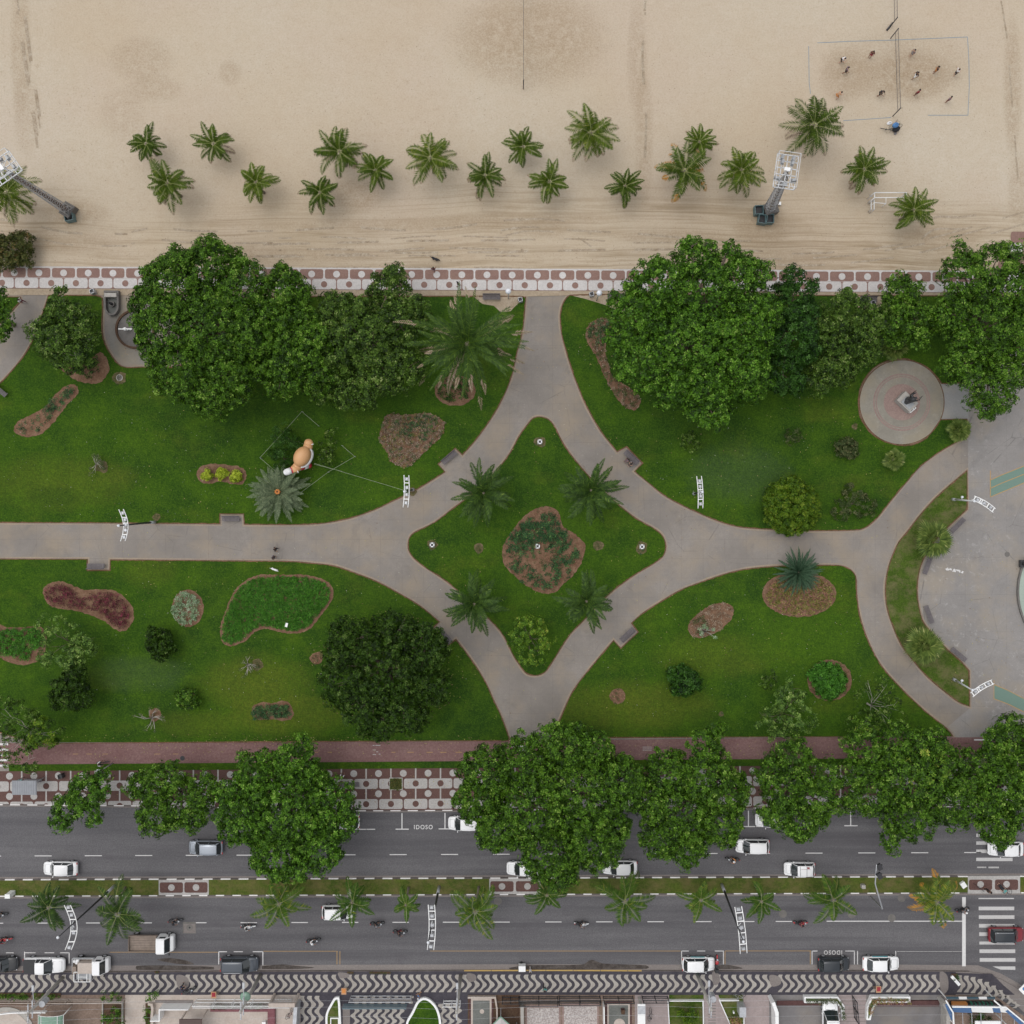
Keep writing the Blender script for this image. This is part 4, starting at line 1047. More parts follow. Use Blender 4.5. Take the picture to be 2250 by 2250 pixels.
def tree(name, label, cat, lobes_px, zt, mat, base=None, clump=1.0, dens=1.0, leaf=.27, wid=.145, gap=0.0, group=None, seed=0, r0=.32, bark='bark', fill=True, k=6, flat=.22, vert=.75, extra=None, zmin=1.6, D=True):
    """lobes_px: (x, y, r) in display pixels of the crown as seen"""
    R = np.random.default_rng(1000 + seed)
    q = 1.1646 if D else 1.0
    cx = np.average([l[0] for l in lobes_px], weights=[l[2] ** 2 for l in lobes_px]); cy = np.average([l[1] for l in lobes_px], weights=[l[2] ** 2 for l in lobes_px])
    L = []
    for (x, y, r) in [l[:3] for l in lobes_px]:
        d = math.hypot(x - cx, y - cy) * q / S
        rm = r * q / S * (1.01 if group else .96)
        z = max(zmin, zt - rm * vert - flat * d + R.uniform(-.5, .5))
        wx, wy, _z = W(x * q, y * q, z + rm * .3)
        L.append((wx, wy, z, rm * (H - z) / H))
    bx, by = W(cx * q, cy * q, zt * .7)[:2] if base is None else W(base[0] * q, base[1] * q)[:2]
    t = empty(name, (bx, by, 0), 0, label, cat, group)
    t.location.z = 0.0
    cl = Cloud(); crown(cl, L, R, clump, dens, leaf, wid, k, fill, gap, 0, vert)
    if extra: extra(cl, L, R)
    mats = mat if isinstance(mat, (list, tuple)) else [mat]
    cl.mesh('crown', [M[m] for m in mats], t, loc=(bx, by, 0))
    mb = trunk_mb((bx, by), L, r0, seed=seed); mb.build('trunk', M[bark], t, smooth=True, origin=None)
    tr = t.children[-1] if t.children[-1].name.startswith('trunk') else [c for c in t.children if c.name.startswith('trunk')][0]
    for v in tr.data.vertices: v.co.x -= bx; v.co.y -= by
    return t

big = dict(clump=.85, dens=1.2, leaf=.27, wid=.155)
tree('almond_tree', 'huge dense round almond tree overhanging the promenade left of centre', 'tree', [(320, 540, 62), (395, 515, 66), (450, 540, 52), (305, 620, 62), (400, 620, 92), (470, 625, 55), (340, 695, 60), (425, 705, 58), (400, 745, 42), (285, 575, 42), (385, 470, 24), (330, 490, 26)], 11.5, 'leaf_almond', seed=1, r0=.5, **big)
tree('almond_tree', 'mid green tree touching the right side of the huge round almond tree', 'tree', [(530, 560, 52), (550, 640, 58), (530, 700, 48), (508, 610, 44), (590, 700, 40), (585, 640, 40), (565, 600, 36), (540, 520, 22), (575, 670, 30)], 9.5, 'leaf_almond', seed=2, r0=.35, **big)
tree('shade_tree', 'broad dull green tree left of the ragged date palm by the promenade', 'tree', [(640, 590, 44), (735, 545, 38), (690, 640, 74), (755, 615, 48), (640, 655, 46), (725, 700, 46), (690, 728, 36), (620, 620, 36), (745, 515, 18), (790, 580, 20), (600, 720, 38), (660, 745, 30), (760, 690, 38)], 8.8, 'leaf_dull', seed=3, r0=.35, clump=.95, dens=1.2, leaf=.28, wid=.14)
tree('gnarled_tree', 'gnarled tree with bare pale limbs beside the stone basin', 'tree', [(118, 590, 34), (100, 640, 42), (155, 608, 28), (138, 670, 34), (72, 628, 20), (110, 560, 18), (168, 640, 18)], 6.5, 'leaf_dull', seed=4, r0=.25, bark='bark_pale', clump=.9, dens=.95, gap=.12)
tree('almond_tree', 'tree on the left picture edge beside the diagonal path', 'tree', [(-5, 565, 18), (-6, 610, 24), (8, 590, 14), (12, 628, 12), (-30, 600, 30)], 7, 'leaf_almond', seed=5, r0=.25, **big)
tree('shrub', 'olive green leafy bush on the sand at the left edge', 'shrub', [(22, 470, 28), (45, 455, 18), (10, 490, 20), (45, 485, 16), (-10, 465, 24)], 2.8, 'leaf_dry', seed=6, r0=.1, clump=.55, dens=1.8, leaf=.24, gap=.1, fill=True, zmin=.8)
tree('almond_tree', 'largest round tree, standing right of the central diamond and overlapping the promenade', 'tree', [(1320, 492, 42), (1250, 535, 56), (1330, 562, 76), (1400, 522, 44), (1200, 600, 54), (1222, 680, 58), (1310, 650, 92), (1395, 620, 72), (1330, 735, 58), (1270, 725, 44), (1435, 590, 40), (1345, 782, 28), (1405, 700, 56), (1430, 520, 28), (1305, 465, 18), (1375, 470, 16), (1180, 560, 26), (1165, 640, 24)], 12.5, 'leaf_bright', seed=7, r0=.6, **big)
tree('shade_tree', 'very dark narrow tree wedged right of the largest round tree', 'tree', [(1492, 570, 44), (1500, 640, 50), (1480, 705, 42), (1500, 528, 20), (1518, 600, 30), (1530, 545, 16)], 9, 'leaf_black', seed=8, r0=.35, clump=.9, dens=1.2, leaf=.28, wid=.14)
tree('shade_tree', 'dull green tree north-west of the paved statue circle', 'tree', [(1590, 620, 54), (1572, 685, 46), (1630, 640, 48), (1650, 602, 32), (1600, 582, 36), (1560, 630, 34), (1550, 720, 22)], 8, 'leaf_dull', seed=9, r0=.3, clump=.9, dens=1.2, leaf=.27, wid=.13)
tree('almond_tree', 'small tree poking over the promenade above the statue circle', 'tree', [(1708, 562, 38), (1690, 612, 36), (1738, 602, 34), (1703, 538, 22), (1735, 640, 20)], 7, 'leaf_almond', seed=10, r0=.25, clump=.95)
tree('almond_tree', 'big broad tree in the upper right corner of the garden', 'tree', [(1828, 522, 48), (1880, 502, 44), (1912, 540, 46), (1800, 590, 38), (1860, 622, 80), (1925, 640, 52), (1830, 690, 46), (1880, 742, 40), (1868, 768, 22), (1910, 478, 22), (1815, 470, 14), (1950, 560, 50), (1905, 700, 34)], 11, 'leaf_almond', seed=11, r0=.5, clump=1.1)
tree('shade_tree', 'large very dark round tree on the lower left lawn', 'tree', [(725, 1265, 94), (662, 1212, 48), (750, 1192, 38), (800, 1230, 44), (652, 1290, 48), (682, 1340, 44), (760, 1340, 48), (808, 1300, 38), (800, 1200, 28), (640, 1245, 26), (720, 1375, 22)], 9, 'leaf_dark', seed=12, r0=.5, clump=.85, dens=1.3, leaf=.24, wid=.13)
# row along the avenue
gr = 'street trees between the cycle track and the avenue'
tree('street_tree', 'smallest street tree, next to the grey bus shelter roof', 'tree', [(160, 1500, 34), (126, 1530, 27), (190, 1482, 19), (178, 1545, 14), (112, 1552, 14), (150, 1475, 16)], 7, 'leaf_bright', seed=13, group=gr, r0=.2, clump=.9)
tree('street_tree', 'round street tree second from the left of the avenue row', 'tree', [(290, 1490, 38), (340, 1520, 48), (292, 1540, 32), (378, 1500, 33), (320, 1468, 24), (262, 1480, 22), (360, 1545, 24)], 8, 'leaf_almond', seed=14, group=gr, r0=.3, clump=.95)
tree('street_tree', 'large bright street tree reaching the palm median, left of the bay marked for parking', 'tree', [(560, 1442, 40), (490, 1462, 48), (540, 1530, 90), (462, 1540, 58), (610, 1520, 54), (520, 1620, 46), (598, 1600, 44), (640, 1560, 28), (570, 1402, 14), (655, 1540, 16), (440, 1500, 30), (560, 1645, 18)], 11, 'leaf_bright', seed=15, group=gr, r0=.5, **big)
tree('street_tree', 'widest street tree, in the middle of the avenue row', 'tree', [(1078, 1412, 44), (990, 1440, 50), (920, 1462, 48), (900, 1512, 40), (1000, 1530, 76), (1100, 1502, 90), (1172, 1480, 46), (940, 1570, 40), (1040, 1612, 56), (1120, 1590, 54), (1060, 1655, 26), (1150, 1560, 38), (1040, 1390, 24), (1125, 1410, 26)], 12, 'leaf_almond', seed=16, group=gr, r0=.6, **big)
tree('street_tree', 'street tree just right of the widest one, both crowns touching', 'tree', [(1330, 1408, 30), (1260, 1462, 44), (1330, 1470, 54), (1290, 1540, 64), (1372, 1500, 42), (1362, 1560, 38), (1250, 1580, 38), (1300, 1605, 32), (1230, 1510, 34), (1350, 1380, 14)], 10, 'leaf_almond', seed=17, group=gr, r0=.4, **big)
tree('street_tree', 'compact street tree above the white minivan on the avenue', 'tree', [(1500, 1432, 34), (1482, 1490, 44), (1540, 1510, 48), (1518, 1548, 36), (1460, 1540, 26), (1560, 1470, 28), (1455, 1460, 24), (1500, 1570, 16)], 8.5, 'leaf_almond', seed=18, group=gr, r0=.35, clump=1.0)
tree('street_tree', 'spreading street tree with yellowish tips, second from the right of the avenue row', 'tree', [(1640, 1422, 42), (1700, 1402, 34), (1722, 1470, 60), (1640, 1500, 44), (1780, 1452, 54), (1800, 1520, 44), (1720, 1540, 48), (1680, 1585, 22), (1832, 1480, 34), (1765, 1400, 24), (1620, 1465, 26), (1745, 1415, 30)], 9.5, ['leaf_almond', 'leaf_yellow'], seed=19, group=gr, r0=.45, clump=1.05,
     extra=lambda cl, L, R: crown(cl, [(L[2][0] + 1.2, L[2][1] + 1, L[2][2] + 1.1, 2.6)], R, 1.0, .4, fill=False, gap=.4, m=1))
tree('street_tree', 'street tree in the lower right corner over the zebra crossing', 'tree', [(1910, 1402, 44), (1868, 1440, 32), (1900, 1490, 50), (1890, 1560, 38), (1928, 1530, 32), (1950, 1450, 60), (1880, 1400, 20), (1865, 1520, 24)], 9.5, 'leaf_almond', seed=20, group=gr, r0=.4, **big)
# lawn trees and shrubs
tree('young_tree', 'pale open young tree on the lower right lawn edge, left of the sparse one', 'tree', [(1490, 1322, 28), (1458, 1362, 26), (1512, 1358, 26), (1480, 1392, 26), (1500, 1300, 16), (1438, 1350, 12)], 5, 'leaf_pale', seed=21, r0=.12, clump=.75, dens=1.0, leaf=.26, gap=.3, fill=False, bark='bark')
tree('young_tree', 'sparse greyish tree below the bright leafy ring bed', 'tree', [(1650, 1322, 34), (1630, 1372, 28), (1682, 1362, 26), (1640, 1292, 14), (1670, 1300, 18), (1690, 1330, 16)], 5, ['leaf_dull', 'leaf_yellow'], seed=22, r0=.12, clump=.7, dens=.75, leaf=.24, gap=.45, fill=False, bark='bark_pale', extra=lambda cl, L, R: crown(cl, [(L[1][0], L[1][1], L[1][2] + .5, 1.3)], R, .6, .5, fill=False, gap=.4, m=1))
tree('young_tree', 'light green young tree over the left flower bed', 'tree', [(110, 1200, 32), (150, 1225, 26), (130, 1245, 20), (88, 1182, 18), (172, 1205, 14), (95, 1235, 22)], 5, 'leaf_pale', seed=23, r0=.12, clump=.8, dens=.9, leaf=.26, gap=.25, fill=False)
tree('young_tree', 'small dark round tree at the left, under the light green one', 'tree', [(133, 1300, 30), (120, 1325, 22), (150, 1318, 22), (140, 1272, 20), (112, 1300, 18)], 4.6, 'leaf_dark', seed=24, r0=.14, clump=.65, dens=1.5, leaf=.24)
tree('young_tree', 'mottled thin tree by the cycle track at the left edge', 'tree', [(35, 1362, 36), (75, 1388, 26), (22, 1415, 34), (50, 1435, 26), (100, 1382, 16), (5, 1340, 26)], 6, ['leaf_dull', 'leaf_round'], seed=25, r0=.15, clump=.7, dens=.8, leaf=.24, gap=.35, fill=False, bark='bark_pale', extra=lambda cl, L, R: crown(cl, [(L[1][0] + .4, L[1][1] + .3, L[1][2] + .4, 1.7)], R, .7, .7, fill=False, gap=.3, m=1))
tree('clipped_shrub', 'dark green ball shaped shrub above the lower left lawn centre', 'shrub', [(300, 1213, 24), (290, 1200, 16), (312, 1222, 18), (300, 1232, 14)], 3.2, 'leaf_dark', seed=26, r0=.12, clump=.5, dens=2.2, leaf=.24, zmin=1.2)
tree('clipped_shrub', 'yellow green ball shrub touching the path at the right', 'shrub', [(1497, 955, 52), (1472, 950, 26), (1522, 955, 26), (1497, 985, 24), (1490, 925, 26)], 3.8, 'leaf_round', seed=27, r0=.15, clump=.5, dens=3.0, leaf=.25, wid=.11, zmin=1.3)
tree('shrub', 'greyish open shrub right of the yellow green ball shrub', 'shrub', [(1612, 950, 28), (1590, 965, 18), (1635, 955, 18), (1612, 930, 18)], 1.6, 'leaf_olive', seed=28, r0=.08, clump=.5, dens=1.1, leaf=.22, gap=.35, fill=False, zmin=.5)
tree('shrub', 'grey brown round shrub below the statue circle', 'shrub', [(1598, 846, 20), (1590, 838, 12), (1607, 852, 12)], 1.4, 'leaf_olive', seed=29, r0=.06, clump=.4, dens=2.2, leaf=.16, zmin=.5)
tree('clipped_shrub', 'dark green low bush alone on the lower right lawn', 'shrub', [(1290, 1283, 26), (1275, 1275, 16), (1305, 1290, 16), (1285, 1300, 14)], 2.2, 'leaf_black', seed=30, r0=.1, clump=.55, dens=1.8, leaf=.26, zmin=.9)
tree('young_tree', 'light yellow green tree at the bottom tip of the central diamond', 'tree', [(1000, 1190, 26), (978, 1205, 22), (1022, 1205, 22), (1000, 1228, 24), (985, 1175, 14), (1018, 1235, 14)], 3.6, 'leaf_yellow', seed=31, r0=.12, clump=.6, dens=1.3, leaf=.24, gap=.2, fill=False, zmin=1.2)
tree('shrub', 'green shrub in a half ring of bare soil on the lower left lawn', 'shrub', [(352, 1320, 18), (345, 1312, 12), (362, 1326, 12)], 1.5, 'leaf_almond', seed=32, r0=.06, clump=.45, dens=2.0, leaf=.22, zmin=.5)
tree('shrub', 'faint thin shrub left of the bright leafy ring bed', 'shrub', [(1450, 1285, 16), (1455, 1275, 9)], 1.3, 'leaf_dull', seed=33, r0=.05, clump=.4, dens=.8, leaf=.2, gap=.4, fill=False, zmin=.4)
tree('shrub', 'tiny shrub under the south edge of the largest round tree', 'shrub', [(1305, 835, 18), (1298, 828, 12)], 1.4, 'leaf_dull', seed=34, r0=.05, clump=.45, dens=1.1, leaf=.2, gap=.3, fill=False, zmin=.4)
tree('shrub', 'thin reddish sapling on the upper right lawn', 'shrub', [(1497, 820, 14), (1490, 828, 8)], 1.6, 'leaf_olive', seed=35, r0=.04, clump=.4, dens=.8, leaf=.2, gap=.4, fill=False, zmin=.5)
tree('shrub', 'small thin sapling inside the fenced square on the upper left lawn', 'shrub', [(622, 840, 18), (612, 858, 14), (628, 820, 12), (618, 870, 12)], 2.2, 'leaf_dull', seed=36, r0=.05, clump=.5, dens=.9, leaf=.22, gap=.3, fill=False, zmin=.5)

def twigs(label, px, py, r, z, seed, mat='bark_pale', leafm='leaf_olive', nl=14, nb=9):
    R = random.Random(seed); bx, by = XY(px, py)
    t = empty('bare_shrub', (bx, by, 0.05), 0, label, 'shrub')
    mb = MB()
    ends = []
    for i in range(nb):
        a = R.uniform(0, 6.28); e = r * R.uniform(.5, 1)
        m1 = (e * .4 * math.cos(a + .3), e * .4 * math.sin(a + .3), z * .5)
        en = (e * math.cos(a), e * math.sin(a), z * R.uniform(.7, 1.1)); ends.append(en)
        mb.tube([(0, 0, 0), m1, en], [.05, .035, .015], 5)
        for j in range(2):
            b = a + R.uniform(-.8, .8); mb.tube([m1, (m1[0] + e * .5 * math.cos(b), m1[1] + e * .5 * math.sin(b), z * .9)], [.025, .01], 4)
    mb.build('branches', M[mat], t, smooth=True)
    C = np.array([ends[i % len(ends)] for i in range(nl)]) + rng.normal(0, .12, (nl, 3))
    cl = Cloud(); cl.add(*rosettes(C, np.tile([[0, 0, 1.0]], (nl, 1)), 5, .2, .1, rng)); cl.mesh('leaves', [M[leafm]], t)
    return t
twigs('bare twiggy bush on a patch of reddish soil by the cycle track', 335, 1577, 2.2, 1.4, 1)
twigs('small leafless bush right of the dark ball shrub', 545, 1460, 1.4, 1.0, 2)
twigs('small dry bush on the upper left lawn', 212, 1020, 1.3, .8, 3, nl=40)
twigs('bare white stemmed bush in the right hand oval bed', 1548, 1388, 1.1, 1.6, 4, nl=26, leafm='leaf_silver')

# ---------------------------------------------------------------- palms
def fronds(cl, rib, n, L, R, e=(0.1, 1.1), droop=1.5, nl=22, ll=.55, lw=.085, fw=.55, dn=-.35, ribw=.05, z0=0., side=.25, tint=.5, mleaf=0, mrib=1, prof=1.0, azs=None, dry=0.0, mdry=None, up=0.0, Lj=.12, azj=.12):
    az0 = R.uniform(0, 6.28)
    for i in range(n):
        az = az0 + i * 2.39996 + R.normal(0, azj) if azs is None else azs[i]
        f = i / max(1, n - 1)
        pitch0 = e[1] * (1 - f) + e[0] * f + R.normal(0, .07)
        l = L * R.uniform(1 - Lj, 1 + Lj) * (1 - .18 * (1 - f))
        m = nl
        t = np.linspace(0, 1, m + 1)
        pt = pitch0 - droop * t ** 1.4 * (.75 + .35 * f)
        cv = R.normal(0, side)
        a = az + cv * t ** 1.5
        dirs = np.stack([np.cos(pt) * np.cos(a), np.cos(pt) * np.sin(a), np.sin(pt)], 1)
        P = np.concatenate([[[0, 0, z0]], z0 * np.array([[0, 0, 1.]]) + np.cumsum(dirs[:-1] * l / m, 0)], 0)
        side_v = np.stack([-np.sin(a), np.cos(a), np.zeros_like(a)], 1)
        upv = np.cross(dirs, side_v)
        w = ribw * (1 - .75 * t)
        A = P + side_v * w[:, None]; B = P - side_v * w[:, None]
        V = np.stack([A, B], 1).reshape(-1, 3) + np.array([0, 0, .02])
        F = np.array([[2 * k, 2 * k + 1, 2 * k + 3, 2 * k + 2] for k in range(m)])
        cl.add(V, F, np.full(m, .8), mrib)
        k = np.arange(max(2, int(m * .14)), m + 1)
        tk = t[k]
        pr = np.sin(np.pi * np.clip(tk * .84 + .13, 0, 1)) ** .8 * prof
        for sgn in (1, -1):
            D = side_v[k] * sgn + dirs[k] * fw * (.6 + .8 * tk)[:, None] + upv[k] * up + np.array([0, 0, 1.]) * (dn + R.normal(0, .12, (len(k), 1)))
            D = unit(D + R.normal(0, .06, D.shape)); ln = (ll * pr * R.uniform(.85, 1.12, len(k)))[:, None]
            base = P[k]; fwv = dirs[k] * lw * .5
            mid = base + D * ln * .45
            tip = base + D * ln + np.array([0, 0, -.12]) * ln
            V = np.stack([base, mid + fwv, tip, mid - fwv], 1).reshape(-1, 3)
            F = np.arange(len(k) * 4).reshape(-1, 4)
            tn = np.clip(tint + R.normal(0, .14, len(k)) + R.normal(0, .02), 0, 1)
            if mdry is not None and dry > 0:
                isd = (f > .45) & (tk > (.95 - dry * R.uniform(.3, 1.0))) | (f > .93)
                mm = np.where(isd, mdry, mleaf)
                for q in set(mm.tolist()):
                    s_ = mm == q
                    cl.add(V.reshape(-1, 4, 3)[s_].reshape(-1, 3), np.arange(s_.sum() * 4).reshape(-1, 4), tn[s_], q)
            else: cl.add(V, F, tn, mleaf)

def palm(name, label, px, py, rpx, h, group=None, n=15, mats=('palm_leaf', 'palm_rib'), seed=0, base=None, trunk_r=.16, cat='palm tree', D=True, lean=None, **kw):
    q = 1.1646 if D else 1.
    R = np.random.default_rng(5000 + seed)
    cx, cy, _z = W(px * q, py * q, h)
    bx, by = (cx, cy) if base is None else XY(base[0], base[1])
    t = empty(name, (bx, by, 0), 0, label, cat, group)
    L = rpx * q / S * (H - h) / H
    cl = Cloud()
    a = dict(nl=22, ll=.24 * L, lw=.10); a.update(kw)
    fronds(cl, None, n, L * 1.22, R, **a)
    c = cl.mesh('crown', [M[m] for m in mats], t); c.location = (cx - bx, cy - by, h - .3)
    mb = MB(); m = 6
    pts = [((cx - bx) * (i / m) ** 1.3, (cy - by) * (i / m) ** 1.3, h * i / m - (.2 if i == 0 else .1)) for i in range(m + 1)]
    mb.tube(pts, [trunk_r * (1.5 if i == 0 else 1.0 - .25 * i / m) for i in range(m + 1)], 9)
    mb.build('trunk', M['bark_palm'], t, smooth=True)
    return t

gp = 'coconut palms scattered on the sand'
beach = [(274, 270, 37, 'leftmost free standing coconut palm of the upper row on the sand'), (402, 270, 38, 'second free standing coconut palm of the upper row on the sand'),
 (315, 345, 47, 'large coconut palm below the leftmost one, on the left of the sand'), (482, 343, 39, 'yellowish coconut palm in the lower row, above the left half of the huge tree'),
 (603, 362, 37, 'uneven coconut palm with a gap in its crown, beside a dark sand patch'), (640, 285, 46, 'ragged coconut palm whose fronds touch its lower right neighbour'),
 (708, 320, 37, 'coconut palm touching the ragged one on its right'), (812, 297, 48, 'full dark coconut palm left of the long net line'),
 (915, 330, 38, 'coconut palm of the lower row left of the long net post'), (987, 275, 36, 'coconut palm directly below the long net post'),
 (1037, 342, 39, 'coconut palm in the lower row right below the net post palm'), (1116, 250, 51, 'highest placed big coconut palm in the middle of the sand'),
 (1180, 350, 34, 'smallest coconut palm, in the lower row at the middle'), (1292, 322, 50, 'big coconut palm with yellowing fronds'),
 (1320, 267, 32, 'small coconut palm overlapped by the yellowing big one'), (1400, 320, 46, 'coconut palm left of the right hand lattice mast'),
 (1537, 235, 57, 'largest coconut palm, at the lower left corner of the volleyball court'), (1632, 318, 41, 'coconut palm above the white exercise frame'),
 (1725, 395, 41, 'coconut palm covering the right end of the white exercise frame'), (12, 362, 54, 'coconut palm half hidden under the left lattice mast head')]
for i, (x, y, r, lab) in enumerate(beach):
    hh = 3.2 + (r - 32) * .11
    yl = i == 13
    palm('coconut_palm', lab, x, y, r, hh, gp, n=17 + (r > 40) * 4 + (r > 50) * 3, seed=i, e=(-.1, 1.15), droop=1.45, tint=.38 + .07 * ((i * 5) % 4), Lj=.2, azj=.25, side=.35, ribw=.032, ll=.27 * r * 1.1646 / S, mats=('palm_leaf', 'palm_rib', 'palm_orange' if yl else 'palm_dry'), dry=.25 if yl else (.0, .12, .2)[(i * 7) % 3], mdry=2, dn=-.5, nl=34, lw=.11)
gm = 'palms planted along the avenue median'
med = [(105, 1996, 50, (124, 1952), 'dark median palm left of the leftmost lamp rack'), (256, 2010, 62, (275, 1950), 'dark median palm right of the leftmost lamp rack'),
 (612, 1988, 54, (632, 1948), 'pale green median palm left of the white hatchback'), (773, 1985, 46, (778, 1948), 'yellowish median palm over the white hatchback'),
 (891, 1990, 30, (898, 1950), 'smallest median palm, left of the middle lamp rack'), (1043, 2005, 56, (1052, 1948), 'median palm with widely split fronds near the brick crossing'),
 (1202, 1968, 40, (1208, 1948), 'median palm half hidden by the widest street tree'), (1373, 1982, 58, (1372, 1948), 'dark median palm below the white sedan under the trees'),
 (1540, 1979, 42, (1544, 1948), 'median palm just left of the right lamp rack'), (1674, 1982, 40, (1660, 1946), 'median palm just right of the right lamp rack'),
 (1832, 1979, 52, (1822, 1946), 'sparse median palm left of the traffic lights'), (2061, 1984, 56, (2064, 1944), 'yellow and green median palm with an orange frond by the stop line')]
for i, (x, y, r, b, lab) in enumerate(med):
    h = 5.2 if i not in (1,) else 7.5
    last = i == len(med) - 1
    palm('median_palm', lab, x, y, r, h, gm, n=11 + (i % 3) + (4 if i < 2 else 0), D=False, base=b, seed=50 + i, mats=('palm_dark' if i < 2 else 'palm_road', 'palm_rib', 'palm_orange'), e=(-.1, .9), droop=1.3, nl=34, lw=.13, tint=.5 + .08 * (i % 3) + (.15 if last else 0), ll=.27 * r / S, dn=-.45, trunk_r=.13, ribw=.022, Lj=.3, azj=.4, side=.45, mrib=1, dry=.3 if last else 0, mdry=2 if last else None)
# date palms round the central bed
for i, (x, y, r, lab) in enumerate(((912, 930, 58, 'date palm at the upper left of the central flower bed'), (1115, 925, 60, 'date palm at the upper right of the central flower bed'), (895, 1140, 55, 'date palm at the lower left of the central flower bed'), (1107, 1135, 52, 'greyish date palm at the lower right of the central flower bed'))):
    palm('date_palm', lab, x, y, r, 5.5, 'date palms round the central flower bed', n=30, seed=80 + i, mats=('palm_dark', 'palm_dark'), e=(-.2, 1.2), droop=1.2, nl=28, ll=.66, lw=.20, fw=.8, dn=-.15, tint=.55, trunk_r=.22, ribw=.03, azj=.25, side=.25, Lj=.2)
palm('canary_date_palm', 'huge ragged date palm with dry brown frond tips by the promenade', 882, 648, 106, 8.5, n=52, seed=90, mats=('palm_dark', 'palm_road', 'palm_dry'), e=(-.35, 1.25), droop=.95, nl=36, ll=.72, lw=.20, fw=1.0, dn=-.15, tint=.6, dry=.3, mdry=2, trunk_r=.4, ribw=.03, side=.3, Lj=.28, azj=.3, base=(1010, 790))
palm('cycad', 'grey green cycad with an orange heart on the upper left lawn', 525, 928, 50, 1.6, n=38, seed=91, mats=('palm_grey', 'palm_grey', 'palm_orange'), e=(.05, .9), droop=.75, nl=24, ll=.56, lw=.19, fw=.6, dn=-.1, tint=.5, trunk_r=.3, side=.08, cat='cycad')
mb = MB()
for k in range(7): a = k * .9; mb.ell((.22 * math.cos(a), .22 * math.sin(a), 2.0), (.16, .12, .22))
cy = [o for o in bpy.data.objects if o.name.startswith('cycad')][0]; mb.build('cone', M['c_orange'], cy, smooth=True)
palm('cycad', 'dark blue green cycad in the bromeliad bed at the right', 1507, 1080, 40, 2.0, n=75, seed=92, mats=('cycad_dk', 'cycad_dk'), e=(-.2, 1.3), droop=.6, nl=22, ll=.30, lw=.15, fw=.9, dn=.05, tint=.5, trunk_r=.3, side=.05, cat='cycad')
def fanpalm(label, x, y, r, h, seed, n=26, D=True):
    q = 1.1646 if D else 1.
    R = np.random.default_rng(seed); cx, cy, _z = W(x * q, y * q, h); L = r * q / S
    t = empty('fan_palm', (cx, cy, 0), 0, label, 'palm tree', 'fan palms'); cl = Cloud()
    for i in range(n):
        az = i * 2.4 + R.normal(0, .1); f = i / n; pe = 1.2 * (1 - f) + .05
        pl = L * R.uniform(.35, .5)
        hub = np.array([math.cos(az) * math.cos(pe), math.sin(az) * math.cos(pe), math.sin(pe)]) * pl
        sd = np.array([-math.sin(az), math.cos(az), 0]); w = .02
        cl.add(np.array([sd * w, -sd * w, hub - sd * w, hub + sd * w]), np.array([[0, 1, 2, 3]]), np.array([.7]), 0)
        m = 15; th = np.linspace(-1.35, 1.35, m); out = unit(hub[None])[0]; out2 = unit((out + np.array([0, 0, -.35]))[None])[0]
        Dd = np.cos(th)[:, None] * out2 + np.sin(th)[:, None] * sd; ln = L * .58 * (1 - .15 * np.abs(th)) * R.uniform(.85, 1.1, m)
        up = np.cross(out2, sd); pw = np.cross(Dd, up) * .085
        tip = hub + Dd * ln[:, None] + np.array([0, 0, -.16]) * ln[:, None]; mid = hub + Dd * (ln * .6)[:, None]
        V = np.stack([np.tile(hub, (m, 1)), mid + pw, tip, mid - pw], 1).reshape(-1, 3)
        cl.add(V, np.arange(4 * m).reshape(-1, 4), np.clip(R.normal(.5, .16, m), 0, 1), 0)
    c = cl.mesh('crown', [M['fan_leaf']], t); c.location = (0, 0, h)
    mb = MB(); mb.tube([(0, 0, -.1), (0, 0, h)], [.2, .15], 9); mb.build('trunk', M['bark_palm'], t, smooth=True)
fanpalm('fan palm in the upper half of the crescent lawn by the plaza', 1758, 1018, 40, 1.6, 1, 30)
fanpalm('fan palm in the lower half of the crescent lawn by the plaza', 1742, 1219, 40, 1.6, 2, 28)
fanpalm('small fan palm in the corner beside the link path to the statue', 1808, 812, 26, 1.2, 3, 20)
fanpalm('small fan palm above the statue circle under the trees', 1685, 655, 30, 1.4, 4, 18)
fanpalm('small yellowish fan palm below the statue circle', 1686, 866, 24, 1.2, 5, 13)

